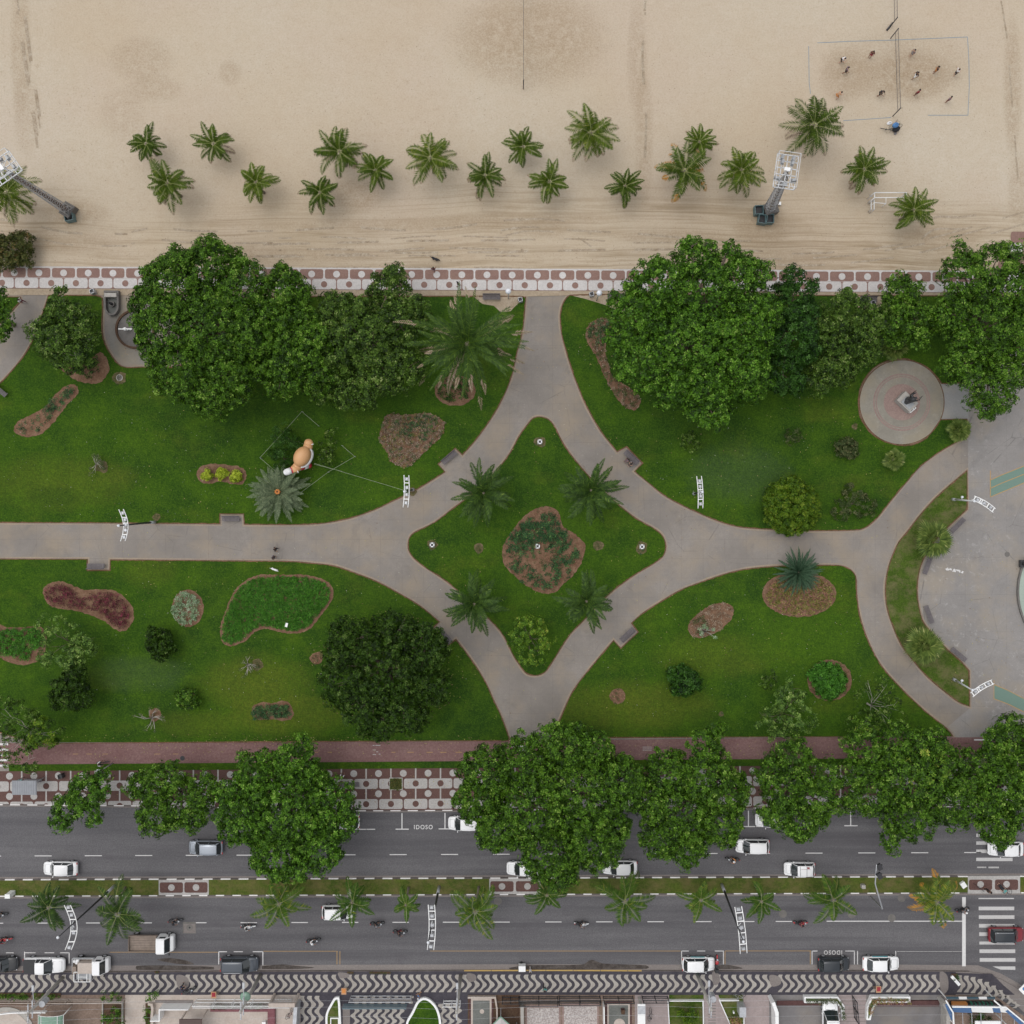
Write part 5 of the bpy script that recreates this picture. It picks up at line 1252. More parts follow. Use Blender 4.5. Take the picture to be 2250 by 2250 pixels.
# ---------------------------------------------------------------- flower beds
def inside(P, poly):
    poly = np.array(poly); x, y = P[:, 0], P[:, 1]; r = np.zeros(len(P), bool); n = len(poly)
    for i in range(n):
        a, b = poly[i], poly[(i + 1) % n]
        c = ((a[1] > y) != (b[1] > y)) & (x < (b[0] - a[0]) * (y - a[1]) / (b[1] - a[1] + 1e-12) + a[0]); r ^= c
    return r
def scatter(poly, dens, R):
    p = np.array(poly); mn, mx = p.min(0), p.max(0); n = int((mx - mn).prod() * dens)
    P = R.uniform(mn, mx, (n, 2)); return P[inside(P, poly)]
def bed(label, pts, plants, name='flower_bed', cat='flower bed', soil='soil', zs=.10, hole=None, sm=True):
    """plants: list of (polygon px or None, density, leafmat, leaf, z, k)"""
    w = PW(smooth_poly(pts, step=4) if sm else pts)
    if area2(w) < 0: w = w[::-1]
    c = (sum(p[0] for p in w) / len(w), sum(p[1] for p in w) / len(w), 0.045)
    t = empty(name, c, 0, label, cat)
    mb = MB()
    # ragged soil edge
    rr_ = random.Random(len(pts) * 7 + int(c[0] * 10)); n = len(w)
    w2 = [(p[0] + rr_.uniform(-.07, .07), p[1] + rr_.uniform(-.07, .07)) for p in w]
    if hole is None: mb.prism(w2, 0.0, zs - .03)
    else: mb.prism(w2, 0.0, zs - .03)
    mb.build('soil', M[soil], t, origin=None); s = [o for o in t.children if o.name.startswith('soil')][-1]
    for v in s.data.vertices: v.co.x -= c[0]; v.co.y -= c[1]; v.co.z -= c[2]
    for i, (pp, dn, lm, lf, z, k) in enumerate(plants):
        poly = w if pp is None else PW(smooth_poly(pp, step=4)) if len(pp) > 3 or isinstance(pp[0], tuple) else w
        R = np.random.default_rng(300 + i + len(pts))
        P = scatter(poly, dn, R)
        if len(P) == 0: continue
        C = np.concatenate([P, (zs + R.uniform(.3, 1, (len(P), 1)) * z)], 1) - np.array([c[0], c[1], c[2]])
        cl = Cloud(); cl.add(*rosettes(C, R.normal(0, .3, (len(P), 3)) + np.array([0, 0, 1.]), k, lf, lf * .42, R, up=(.1, .8)))
        tag(cl.mesh('plants', [M[lm]], t), kind='stuff')
    return t
z1 = lambda pts, ox, oy, s=.31056: [(ox + x * s, oy + y * s) for x, y in pts]
def ell(cx, cy, rx, ry, n=20): return [(cx + rx * math.cos(6.2832 * k / n), cy + ry * math.sin(6.2832 * k / n)) for k in range(n)]
bed('long diagonal bed of orange soil with scattered low plants, upper left lawn', z1([(100, 1110), (130, 1050), (230, 1000), (330, 940), (400, 850), (480, 795), (540, 795), (555, 850), (480, 930), (420, 1010), (350, 1090), (290, 1140), (200, 1160), (130, 1145)], 0, 600),
    [(z1([(400, 870), (500, 800), (530, 830), (430, 960), (350, 980), (330, 940)], 0, 600), 9, 'leaf_bed', .28, .25, 6), (z1([(130, 1060), (300, 980), (390, 960), (330, 1090), (210, 1140), (140, 1110)], 0, 600), 3.5, 'leaf_bed', .26, .2, 6)])
cr = z1([(400, 640), (500, 735), (560, 765), (650, 782), (720, 768), (772, 690), (760, 610), (710, 560), (660, 600), (600, 640)], 0, 600)
bed('crescent of reddish soil round the dark pit under the gnarled tree', cr, [(z1([(560, 660), (620, 740), (690, 715), (725, 650), (690, 610)], 0, 600), 9, 'leaf_black', .25, .35, 6)])
t = bed('short bed with three lime yellow shrubs', z1([(1395, 1400), (1440, 1360), (1540, 1350), (1640, 1360), (1720, 1380), (1745, 1430), (1720, 1490), (1640, 1490), (1560, 1475), (1480, 1490), (1410, 1470)], 0, 600), [])
for i, (x, y, r) in enumerate(((1465, 1425, 36), (1565, 1420, 42), (1668, 1435, 44))):
    px, py = x * .31056, 600 + y * .31056
    tree('lime_shrub', ('left', 'middle', 'right')[i] + ' one of the three lime yellow shrubs in the short bed', 'shrub', [(px, py, r * .31 * .8), (px - 3, py + 2, r * .2), (px + 4, py - 1, r * .2)], 1.0, 'leaf_lime', seed=200 + i, r0=.04, clump=.35, dens=3, leaf=.2, zmin=.35, D=False, fill=True)
bed('heart shaped bed of dry brown plants with green weeds', z1([(960, 1010), (1010, 995), (1080, 1010), (1180, 995), (1250, 990), (1310, 1010), (1370, 1050), (1370, 1110), (1340, 1170), (1260, 1240), (1190, 1310), (1120, 1370), (1060, 1365), (990, 1330), (970, 1270), (920, 1190), (920, 1120), (940, 1050)], 550, 600),
    [(None, 14, 'palm_dry', .22, .15, 5), (z1([(1030, 1050), (1250, 1000), (1330, 1060), (1250, 1180), (1150, 1150), (1040, 1160)], 550, 600), 6, 'leaf_bed', .25, .25, 6), (None, 5.0, 'leaf_mix', .22, .2, 5), (None, 3.0, 'leaf_bed', .22, .2, 5)])
bed('round bed of dark shrubs under the ragged date palm', ell(1000, 858, 45, 34), [(ell(1000, 856, 38, 28), 11, 'leaf_black', .26, .45, 6)])
bed('narrow dry bed curving round the left side of the largest tree', z1([(600, 420), (640, 350), (720, 320), (790, 345), (770, 420), (740, 540), (760, 640), (800, 740), (880, 790), (960, 850), (990, 920), (940, 970), (860, 930), (780, 820), (730, 720), (680, 600), (620, 500)], 1100, 600),
    [(z1([(610, 430), (660, 350), (760, 340), (740, 480), (650, 500)], 1100, 600), 6, 'leaf_bed', .28, .3, 6), (None, 5.0, 'palm_dry', .22, .15, 5), (None, 4.0, 'leaf_olive', .25, .25, 6)])
hb = z1([(20, 1920), (60, 1860), (130, 1760), (220, 1680), (330, 1650), (410, 1690), (440, 1790), (520, 1840), (590, 1910), (600, 1960)], 1100, 600) + z1([(570, 280), (510, 370), (440, 430), (380, 490), (280, 490), (180, 440), (100, 370), (30, 300), (10, 200)], 1100, 1150)
pl = []
for a in ([(60, 1880), (200, 1740), (350, 1700), (430, 1800), (470, 1880), (380, 1900), (300, 1930), (200, 1890)],): pl.append((z1(a, 1100, 600), 6, 'leaf_bed', .34, .35, 6))
for a in ([(50, 90), (170, 60), (230, 170), (160, 260), (180, 340), (90, 320)], [(330, 160), (460, 130), (560, 220), (500, 290), (420, 280), (380, 200)], [(180, 340), (300, 400), (380, 280), (440, 340), (380, 440), (260, 450)], [(130, 20), (420, 0), (470, 110), (400, 140), (260, 120)]): pl.append((z1(a, 1100, 1150), 6, 'leaf_bed', .34, .35, 6))
pl.append((ell(1190, 1212, 78, 82), 1.6, 'leaf_bed', .3, .3, 6)); pl.append((None, 3.0, 'leaf_olive', .16, .08, 5))
bed('large heart shaped central bed of dark leafy plants on brown soil', hb, pl)
bed('wavy bed of dark red foliage on the lower left lawn', z1([(305, 480), (340, 430), (430, 410), (520, 440), (600, 470), (720, 465), (820, 480), (890, 530), (940, 600), (945, 680), (900, 750), (860, 765), (800, 740), (740, 690), (640, 650), (540, 620), (400, 600), (330, 560)], 0, 1150),
    [(z1([(320, 490), (360, 440), (440, 430), (520, 470), (600, 520), (650, 495), (800, 490), (880, 540), (920, 610), (915, 700), (870, 740), (800, 700), (740, 640), (620, 600), (480, 590), (370, 570)], 0, 1150), 13, 'leaf_red', .24, .5, 6)])
bed('oval bed of silvery green foliage with a dark hollow', z1(ell(1330, 600, 112, 132), 0, 1150), [(z1(ell(1322, 600, 98, 118), 0, 1150), 15, 'leaf_silver', .26, .4, 6)])
g10 = [(484, 1395), (487, 1367), (503, 1324), (522, 1290), (547, 1271), (574, 1262), (610, 1263), (643, 1262), (683, 1265), (718, 1277), (733, 1296), (727, 1324), (705, 1352), (683, 1380), (652, 1392), (618, 1389), (581, 1381), (556, 1392), (540, 1408), (509, 1420), (491, 1414)]
bed('large kidney shaped bed of bright green ground cover', g10, [([(490, 1395), (493, 1367), (509, 1326), (527, 1294), (550, 1276), (580, 1268), (640, 1268), (683, 1271), (712, 1282), (725, 1298), (720, 1322), (700, 1348), (678, 1373), (652, 1384), (618, 1381), (581, 1373), (553, 1384), (536, 1402), (509, 1413), (494, 1408)], 34, 'leaf_bed2', .22, .22, 6)]) if False else None
bed('large kidney shaped bed of bright green ground cover', g10, [([(490, 1395), (493, 1367), (509, 1326), (527, 1294), (550, 1276), (580, 1268), (640, 1268), (683, 1271), (712, 1282), (725, 1298), (720, 1322), (700, 1348), (678, 1373), (652, 1384), (618, 1381), (581, 1373), (553, 1384), (536, 1402), (509, 1413), (494, 1408)], 40, 'leaf_cover', .24, .22, 6)])
bed('bed with green leafy rows at the left picture edge', z1([(-200, 700), (0, 710), (50, 735), (290, 735), (330, 800), (300, 950), (180, 1000), (60, 980), (0, 950), (-200, 940)], 0, 1150), [(z1([(-200, 760), (0, 750), (280, 750), (330, 850), (230, 900), (200, 960), (60, 930), (0, 930), (-200, 900)], 0, 1150), 20, 'leaf_cover', .3, .4, 6)])
bed('small bean shaped bed of green plants near the cycle track', [(556, 1552), (575, 1543), (600, 1545), (620, 1539), (637, 1545), (645, 1565), (640, 1580), (620, 1584), (600, 1580), (575, 1582), (556, 1575)], [([(558, 1556), (578, 1550), (632, 1550), (637, 1572), (600, 1576), (560, 1578)], 22, 'leaf_bed', .25, .4, 6)])
bed('oval bed of dead brown plants with one white stemmed bush', z1([(1325, 740), (1350, 680), (1450, 600), (1560, 560), (1640, 590), (1640, 660), (1560, 750), (1480, 790), (1400, 810), (1345, 790)], 1100, 1150), [(None, 9, 'palm_dry', .2, .12, 5), (z1([(1350, 700), (1450, 650), (1470, 760), (1380, 780)], 1100, 1150), 5, 'leaf_olive', .25, .3, 6)])
bed('round bed of pink and yellow bromeliads below the dark cycad', z1(ell(340, 500, 262, 162), 1650, 1150), [(z1(ell(340, 505, 240, 140), 1650, 1150), 14, 'leaf_mix', .28, .25, 6)])
tree('dome_shrub', 'bright green low leafy dome filling the ring bed at the lower right', 'shrub', [(1563, 1281, 30), (1550, 1275, 20), (1578, 1288, 20), (1563, 1300, 18)], 1.3, 'leaf_cover', seed=37, r0=.06, clump=.5, dens=2.6, leaf=.3, zmin=.4)
bed('ring bed of reddish soil round the bright green dome of leaves', z1(ell(555, 1110, 158, 145), 1650, 1150), [(None, 4, 'leaf_olive', .15, .05, 5)])
for i, (x, y, r, lab) in enumerate(((1052, 1205, 12, 'small round patch of bare soil left of the central bed'), (1314, 1199, 12, 'small round patch of bare soil right of the central bed'), (1357, 1529, 17, 'round bare soil patch on the lower right lawn'), (566, 1460, 13, 'round bare soil patch by the leafless bush'),
     (341, 1571, 15, 'reddish round soil patch by the cycle track'), (697, 1446, 15, 'soil patch at the left edge of the very dark tree'), (1584, 1569, 7, 'tiny pale soil spot on the lower right lawn'), (1186, 971, 13, 'worn ring round the top lamp of the central diamond'), (950, 1197, 12, 'worn ring round the left lamp of the central diamond'),
     (1410, 1203, 14, 'worn ring round the right lamp of the central diamond'), (263, 830, 15, 'worn ring round the drain cover on the upper left lawn'), (224, 1025, 15, 'brown soil spot under the small dry bush'), (412, 1535, 22, 'soil ring at the right of the half ringed shrub'), (906, 1080, 10, 'worn earth at the foot of the middle garden lamp'), (344, 1136, 9, 'worn earth at the foot of the left garden lamp'), (1878, 936, 7, 'pale stony spot left of the statue circle'))):
    bed(lab, [(x + r * math.cos(a) * random.uniform(.8, 1.1), y + r * math.sin(a) * random.uniform(.8, 1.1)) for a in np.linspace(0, 6.283, 11)[:-1]], [(None, 9, 'leaf_bed' if i in (6, 7, 8, 9) else 'leaf_olive', .14, .05, 5)], name='soil_patch', cat='soil patch', soil='worn' if i not in (2, 4, 5, 12) else 'soil', zs=.088)

# ---------------------------------------------------------------- leaf litter and specks
def litter(name, label_kind, areas, mats, size, z):
    V, F, Mi, n = [], [], [], 0
    R = np.random.default_rng(77)
    for (px, py, rx, ry, cnt) in areas:
        for k in range(cnt):
            r = math.sqrt(R.random()); a = R.uniform(0, 6.283)
            x, y = XY(px + rx * r * math.cos(a), py + ry * r * math.sin(a)); s_ = size * R.uniform(.6, 1.4); b = R.uniform(0, 6.283)
            zz = z + R.uniform(.0, .02)
            V += [(x + s_ * math.cos(b), y + s_ * math.sin(b), zz + .02), (x + s_ * .45 * math.cos(b + 1.57), y + s_ * .45 * math.sin(b + 1.57), zz), (x - s_ * math.cos(b), y - s_ * math.sin(b), zz + .01), (x - s_ * .45 * math.cos(b + 1.57), y - s_ * .45 * math.sin(b + 1.57), zz)]
            F.append([n, n + 1, n + 2, n + 3]); n += 4; Mi.append(int(R.integers(0, len(mats))))
    return np_mesh(name, V, F, None, Mi, mats, kind='stuff')
Lf = [plain('litter_brown', (.17, .10, .05), .9), plain('litter_tan', (.34, .25, .13), .9), plain('litter_yellow', (.36, .33, .10), .9)]
litter('fallen_leaves', '', [(480, 740, 240, 120, 700), (1530, 760, 260, 110, 600), (850, 1470, 170, 130, 500), (1100, 1130, 900, 450, 900), (1250, 1640, 1000, 25, 700), (1200, 1740, 1000, 40, 700), (2150, 1350, 100, 200, 120), (400, 1640, 400, 30, 250)], Lf, .07, .10)
Wh = [plain('pale_fleck', (.55, .55, .48), .9), plain('grey_fleck', (.20, .21, .18), .9)]
litter('pale_flecks', '', [(300, 1000, 320, 150, 160), (1500, 900, 320, 200, 160), (600, 1400, 500, 200, 200), (1600, 1420, 350, 180, 180)], Wh, .05, .07)
litter('sand_debris', '', [(1100, 330, 1150, 260, 1500), (1125, 560, 1150, 30, 500)], [plain('debris_brown', (.20, .14, .09), .95), plain('debris_tan', (.30, .22, .14), .95)], .06, -.02)
# ================================================================ VEHICLES
def paint(name, c, metal=0.0):
    if name not in M: M[name] = plain(name, c, 0.28, metal=metal, spec=0.5, coat=0.5)
    return M[name]
WHITE = paint('car_white', (0.80, 0.80, 0.80)); SILVER = paint('car_silver', (0.33, 0.36, 0.40), .5); BLACKP = paint('car_black', (0.012, 0.013, 0.015))
GREYP = paint('car_grey', (0.065, 0.075, 0.09), .3); REDP = paint('car_dark_red', (0.20, 0.012, 0.02)); DARKP = paint('car_charcoal', (0.025, 0.03, 0.036), .2)
M['seam'] = plain('door_seams', (0.05, 0.05, 0.05), .8); M['turq'] = plain('turquoise_stripe', (0.03, 0.42, 0.48), .4)

def car(label, px, py, ang, col, kind='sedan', L=4.3, Wd=1.74, hh=1.45, group=None, roofmat=None, taxi=False, rails=False, bars=False, name='parked_car', cat='car'):
    """ang 0: nose towards +x"""
    t = empty(name, W(px, py)[:2] + (ZR,), math.radians(ang), label, cat, group)
    hw = Wd / 2; hl = L / 2
    pr = {'sedan': dict(c0=.25, r0=.10, r1=-.27, c1=-.395, hood=.74, deck=.90), 'hatch': dict(c0=.28, r0=.11, r1=-.36, c1=-.455, hood=.80, deck=.92), 'suv': dict(c0=.27, r0=.12, r1=-.40, c1=-.465, hood=.90, deck=1.0), 'pickup': dict(c0=.22, r0=.07, r1=-.13, c1=-.17, hood=.95, deck=.95)}[kind]
    def X(f): return f * L
    # lower body loft
    st = [(-.500, .70, .48, .62), (-.492, .86, .40, pr['deck'] - .16), (-.475, .93, .32, pr['deck'] - .05), (-.42, .985, .28, pr['deck']), (-.30, 1.0, .26, pr['deck'] + .01), (-.10, 1.0, .25, pr['deck'] + .0), (.10, 1.0, .25, (pr['hood'] + pr['deck']) / 2 + .03),
          (pr['c0'] + .02, .995, .25, pr['hood'] + .04), (.36, .97, .27, pr['hood'] - .02), (.43, .92, .28, pr['hood'] - .09), (.475, .82, .32, pr['hood'] - .19), (.493, .68, .38, pr['hood'] - .28), (.500, .52, .44, .50)]
    rings = []
    for f, w, zb, zt in st:
        w *= hw; x = X(f); zm = (zb + zt) / 2
        rings.append([(x, -w * .80, zb), (x, -w * .97, zb + .08), (x, -w, zm), (x, -w * .985, zt - .12), (x, -w * .93, zt - .03), (x, -w * .72, zt + .005), (x, 0, zt + .02),
                      (x, w * .72, zt + .005), (x, w * .93, zt - .03), (x, w * .985, zt - .12), (x, w, zm), (x, w * .97, zb + .08), (x, w * .80, zb)])
    mb = MB(); mb.loft(rings)
    b = mb.build('body', col, t, smooth=True)
    # cabin corners
    zb, zr = pr['deck'] - .03, hh
    A = [X(pr['c0']), X(pr['r0']), X(pr['r1']), X(pr['c1'])]
    wb, wr = hw * .92, hw * .77
    zc0 = pr['hood'] + .02
    P = lambda x, y, z: (x, y, z)
    mb = MB()   # windscreen
    def patch(p00, p01, p10, p11, bulge=(0, 0, 0), n=5):
        vs, fs = [], []
        for i in range(2):
            for j in range(n + 1):
                a = Vector(p00).lerp(Vector(p01), j / n) if i == 0 else Vector(p10).lerp(Vector(p11), j / n)
                s_ = math.sin(math.pi * j / n); vs.append(a + Vector(bulge) * s_)
        for j in range(n): fs.append((j, j + 1, n + 2 + j, n + 1 + j))
        return vs, fs
    mb.add(*patch((A[0] - .02, -wb * .96, zc0), (A[0] - .02, wb * .96, zc0), (A[1] + .04, -wr * .97, zr - .035), (A[1] + .04, wr * .97, zr - .035), (.13, 0, .0)))
    mb.build('windscreen', M['glass'], t, smooth=True)
    mb = MB(); mb.add(*patch((A[3] + .02, wb * .88, zb + .02), (A[3] + .02, -wb * .88, zb + .02), (A[2] - .03, wr * .9, zr - .05), (A[2] - .03, -wr * .9, zr - .05), (-.08, 0, 0)))
    mb.build('rear_window', M['glass'], t, smooth=True)
    for s_ in (-1, 1):
        mb = MB(); g = .012 * s_
        v = [(A[0] - .22, s_ * wb * .985, zb), (A[3] + .10, s_ * wb * .985, zb), (A[2] + .02, s_ * wr * 1.02, zr - .07), (A[1] - .03, s_ * wr * 1.02, zr - .07)]
        mb.add([(p[0], p[1] + g, p[2]) for p in v], [(0, 1, 2, 3) if s_ < 0 else (3, 2, 1, 0)]); mb.build('side_window', M['glass'], t)
    # roof with pillars
    mb = MB(); rings = []
    for x, w, z in ((A[1] + .05, wr * .94, zr - .045), (A[1] - .08, wr, zr - .01), ((A[1] + A[2]) / 2, wr * 1.02, zr + .02), (A[2] + .10, wr * .98, zr - .01), (A[2] - .04, wr * .9, zr - .06)):
        rings.append([(x, -w * 1.03, z - .06), (x, -w, z - .015), (x, -w * .6, z + .01), (x, 0, z + .02), (x, w * .6, z + .01), (x, w, z - .015), (x, w * 1.03, z - .06)])
    mb.loft(rings, closed=False, cap=False)
    for s_ in (-1, 1):
        for (x0, y0, z0_), (x1, y1_, z1_), w in (((A[0] - .05, wb * .97, zc0 - .03), (A[1] + .03, wr * .985, zr - .05), .045), ((A[3] + .03, wb * .95, zb - .02), (A[2], wr * .97, zr - .06), .09), (((A[1] + A[2]) / 2 - .05, wb * .985, zb - .02), ((A[1] + A[2]) / 2 - .05, wr * 1.02, zr - .07), .07)):
            mb.bar((x0, s_ * (y0 + .012), z0_), (x1, s_ * (y1_ + .012), z1_), w, .05)
    # cabin floor closes the view through
    mb.build('roof', roofmat or col, t, smooth=True)
    mb = MB(); mb.prism([(A[0] - .1, -wb * .9), (A[0] - .1, wb * .9), (A[3] + .05, wb * .9), (A[3] + .05, -wb * .9)], None, zb - .01); mb.build('cabin', M['black'], t)
    # details
    for s_ in (-1, 1):
        mb = MB(); mb.ell((A[0] - .28, s_ * (hw + .10), zb + .07), (.07, .11, .07), n=8, m=5); mb.build('mirror', col, t, smooth=True)
        mb = MB(); mb.loft([[(X(.47), s_ * hw * .62, pr['hood'] - .24), (X(.44), s_ * hw * .88, pr['hood'] - .16), (X(.44), s_ * hw * .88, pr['hood'] - .24), (X(.47), s_ * hw * .62, pr['hood'] - .32)], [(X(.475) + .03, s_ * hw * .62, pr['hood'] - .25), (X(.445) + .04, s_ * hw * .90, pr['hood'] - .17), (X(.445) + .04, s_ * hw * .90, pr['hood'] - .26), (X(.475) + .03, s_ * hw * .62, pr['hood'] - .33)]]); mb.build('headlight', M['lamp_glass'], t)
        mb = MB(); mb.box((X(-.487), s_ * hw * .76, pr['deck'] - .14), (.10, .26, .13)); mb.build('tail_light', M['red_lamp'], t)
        for f in (.305, -.305):
            mb = MB(); mb.tube([(X(f), s_ * (hw - .20), .31), (X(f), s_ * (hw + .012), .31)], .31, 16); wl_ = mb.build('wheel', M['rubber'], t, smooth=False)
            mb = MB(); mb.tube([(X(f), s_ * (hw + .006), .31), (X(f), s_ * (hw + .022), .31)], .19, 12); mb.build('rim', M['galv'], wl_)
    mb = MB()
    hx = X(pr['c0']) + .12
    for s_ in (-1, 1): mb.bar((hx, s_ * hw * .66, pr['hood'] + .045), (X(.43), s_ * hw * .55, pr['hood'] - .06), .012, .006)
    mb.bar((X(.44), -hw * .6, pr['hood'] - .085), (X(.44), hw * .6, pr['hood'] - .085), .02, .02)
    mb.bar((hx - .02, -hw * .6, pr['hood'] + .045), (hx - .02, hw * .6, pr['hood'] + .045), .05, .02)
    mb.build('seams', M['seam'], t)
    if taxi:
        for s_ in (-1, 1):
            mb = MB(); mb.box((-.1, s_ * (hw + .004), .62), (L * .42, .012, .2)); mb.build('side_stripe', M['turq'], t)
    if rails:
        for s_ in (-1, 1): mb = MB(); mb.tube([(A[1] - .1, s_ * wr * .85, zr), (A[1] - .25, s_ * wr * .85, zr + .07), (A[2] + .3, s_ * wr * .85, zr + .07), (A[2] + .15, s_ * wr * .85, zr)], .03, 6); mb.build('roof_rail', M['chrome'], t)
    if bars:
        mb = MB()
        for x in (A[1] - .25, A[2] + .75): mb.bar((x, -wr, zr + .07), (x, wr, zr + .07), .05, .04)
        mb.build('roof_bar', M['grey_metal'], t)
        mb = MB(); mb.bar((A[1] - .35, -.28, zr + .035), (A[2] + .3, -.28, zr + .035), .02, .01); mb.box((A[2] + .55, -.45, zr + .035), (.28, .2, .012)); mb.build('roof_lettering', M['c_red'], t)
    if kind == 'pickup':
        mb = MB(); mb.box((X(-.33), 0, 1.0), (L * .29, Wd * .90, .06)); mb.build('bed_cover', M['black'], t)
    return t

g1 = 'cars driving on the avenue'; g2 = 'cars parked along the avenue'
car('white sedan driving left above the white box on the median', 137, 1905, 180, WHITE, 'sedan', 4.35, 1.72, 1.45, g1, name='moving_car')
car('silver hatchback half under the large bright street tree', 455, 1859, 180, SILVER, 'hatch', 4.3, 1.74, 1.55, g1, name='moving_car')
car('white sedan almost hidden by the widest street tree, near the median brick crossing', 1150, 1905, 180, WHITE, 'sedan', 4.2, 1.7, 1.45, g1, name='moving_car')
car('white sedan driving left between two street trees', 1361, 1903, 180, WHITE, 'sedan', 4.35, 1.74, 1.45, g1, name='moving_car')
car('white minivan driving left beside a motorcycle', 1651, 1856, 180, WHITE, 'hatch', 4.2, 1.72, 1.6, g1, name='moving_car')
car('white hatchback with lines and a red mark on its roof', 1754, 1906, 180, WHITE, 'hatch', 3.85, 1.70, 1.55, g1, bars=True, name='moving_car')
car('white car on the zebra crossing under the corner street tree', 2205, 1862, 180, WHITE, 'sedan', 4.4, 1.78, 1.46, g1, name='moving_car')
car('white hatchback driving right under a yellowish median palm', 744, 2000, 0, WHITE, 'hatch', 4.0, 1.68, 1.6, g1, name='moving_car')
car('dark red car with a black roof and chrome rails on the zebra crossing', 2206, 2049, 0, REDP, 'suv', 4.5, 1.80, 1.62, g1, roofmat=DARKP, rails=True, name='moving_car')
car('white car parked under the large bright street tree, next to the bay lines', 760 - 4, 1803, 180, WHITE, 'hatch', 4.1, 1.7, 1.5, g2)
car('white car parked at the left edge of the widest street tree, beside the marked word', 1022, 1806, 180, WHITE, 'hatch', 4.2, 1.74, 1.5, g2)
car('white car parked under the compact street tree', 1694, 1799, 180, WHITE, 'hatch', 4.2, 1.74, 1.5, g2)
car('black car parked at the lower left picture edge', 6, 2114, 0, BLACKP, 'sedan', 4.3, 1.76, 1.45, g2)
car('white pickup with a black bed cover parked at the lower left', 102, 2116, 0, WHITE, 'pickup', 5.2, 1.84, 1.75, g2, name='pickup_truck', cat='pickup truck')
car('dark grey estate car parked by the wave pavement', 529, 2114, 0, GREYP, 'suv', 4.75, 1.85, 1.72, g2, rails=True)
car('white taxi with a turquoise stripe parked in front of a red motorcycle', 1533, 2114, 0, WHITE, 'hatch', 4.1, 1.72, 1.5, g2, taxi=True)
car('charcoal coupe parked at the upside-down parking word', 1829, 2114, 0, DARKP, 'hatch', 4.0, 1.74, 1.45, g2)
car('white taxi sedan with a turquoise stripe, rightmost parked car', 1932, 2113, 0, WHITE, 'sedan', 4.6, 1.76, 1.46, g2, taxi=True)

def truck(label, px, py, L, cabL, Wd, bedmat, cargo=False):
    t = empty('flatbed_truck', W(px, py)[:2] + (ZR,), 0, label, 'truck')
    hl, hw = L / 2, Wd / 2
    mb = MB(); x0 = hl - cabL
    rings = [[(x, -w, .4), (x, -w, zt - .1), (x, -w * .85, zt), (x, w * .85, zt), (x, w, zt - .1), (x, w, .4)] for x, w, zt in ((x0, hw * .93, 1.95), (x0 + .15, hw * .95, 2.02), (x0 + cabL * .55, hw * .95, 2.0), (x0 + cabL * .80, hw * .96, 1.25), (hl - .08, hw * .92, 1.05), (hl, hw * .8, .9))]
    mb.loft(rings); mb.build('cab', WHITE, t, smooth=False)
    mb = MB(); a, b = x0 + cabL * .56, x0 + cabL * .79
    mb.add([(a + .02, -hw * .8, 2.0), (a + .02, hw * .8, 2.0), (b + .03, hw * .84, 1.30), (b + .03, -hw * .84, 1.30)], [(0, 3, 2, 1)]); mb.build('windscreen', M['glass'], t)
    for s_ in (-1, 1):
        mb = MB(); mb.box((x0 + cabL * .38, s_ * (hw * .95 + .004), 1.6), (cabL * .4, .02, .42)); mb.build('side_window', M['glass'], t)
        mb = MB(); mb.box((b, s_ * (hw + .14), 1.5), (.12, .2, .25)); mb.build('mirror', M['black'], t)
        for x in (hl - .75, -hl + .75):
            mb = MB(); mb.tube([(x, s_ * (hw - .22), .36), (x, s_ * (hw + .0), .36)], .36, 16); w_ = mb.build('wheel', M['rubber'], t)
            mb = MB(); mb.tube([(x, s_ * (hw - .01), .36), (x, s_ * (hw + .015), .36)], .2, 12); mb.build('rim', M['galv'], w_)
    mb = MB(); mb.box(((x0 - .1 - hl) / 2, 0, .55), (x0 - .1 + hl, Wd * .5, .2)); mb.build('chassis', M['dark_metal'], t)
    mb = MB(); n = 9
    bl = x0 - .1 + hl; bc = (x0 - .1 - hl) / 2
    for i in range(n): mb.box((bc, -hw * .92 + (i + .5) * 2 * hw * .92 / n, .86), (bl, 2 * hw * .92 / n - .03, .07))
    mb.build('bed_floor', M[bedmat], t)
    mb = MB()
    for s_ in (-1, 1): mb.box((bc, s_ * hw * .95, 1.02), (bl, .05, .36))
    mb.box((-hl + .02, 0, 1.02), (.05, hw * 1.85, .355)); mb.box((x0 - .12, 0, 1.2), (.05, hw * 1.85, .7)); mb.build('bed_side', M['wood' if not cargo else 'white_metal'], t)
    if cargo:
        mb = MB(); mb.box((bc + .45, -.05, 1.25), (1.75, 1.3, .9)); mb.build('load_crate', M['tile_beige'], t)
        mb = MB(); mb.box((-hl + .45, -.35, 1.2), (.5, .9, .8)); mb.build('load_box', M['wood'], t)
        for i, (x, y, r) in enumerate(((-hl + .35, .62, .22), (-hl + .75, .70, .24), (-hl + .62, .42, .2))): mb = MB(); mb.ell((x, y, 1.25), (r, r, r * .8), n=8, m=6); mb.build('load_sack', M['c_white'], t, smooth=True)
    return t
truck('small flatbed truck with a wooden bed and white cab driving on the near carriageway', 338, 2066, 5.6, 1.9, 2.05, 'wood')
truck('small white truck loaded with crates and sacks parked on the near kerb', 206, 2114, 4.5, 1.7, 1.85, 'wood', True)
t = empty('metal_rack', W(192, 2134)[:2] + (0.0,), 0, 'white framed metal rack standing between the loaded truck and the pavement', 'rack'); mb = MB()
for x in (-1.0, 1.0):
    for y in (-.6, .6): mb.bar((x, y, 0), (x, y, 1.5), .05)
for y in (-.6, .6): mb.bar((-1, y, 1.5), (1, y, 1.5), .07)
for x in (-1, -.45, .6, 1): mb.bar((x, -.6, 1.5), (x, .6, 1.5), .07)
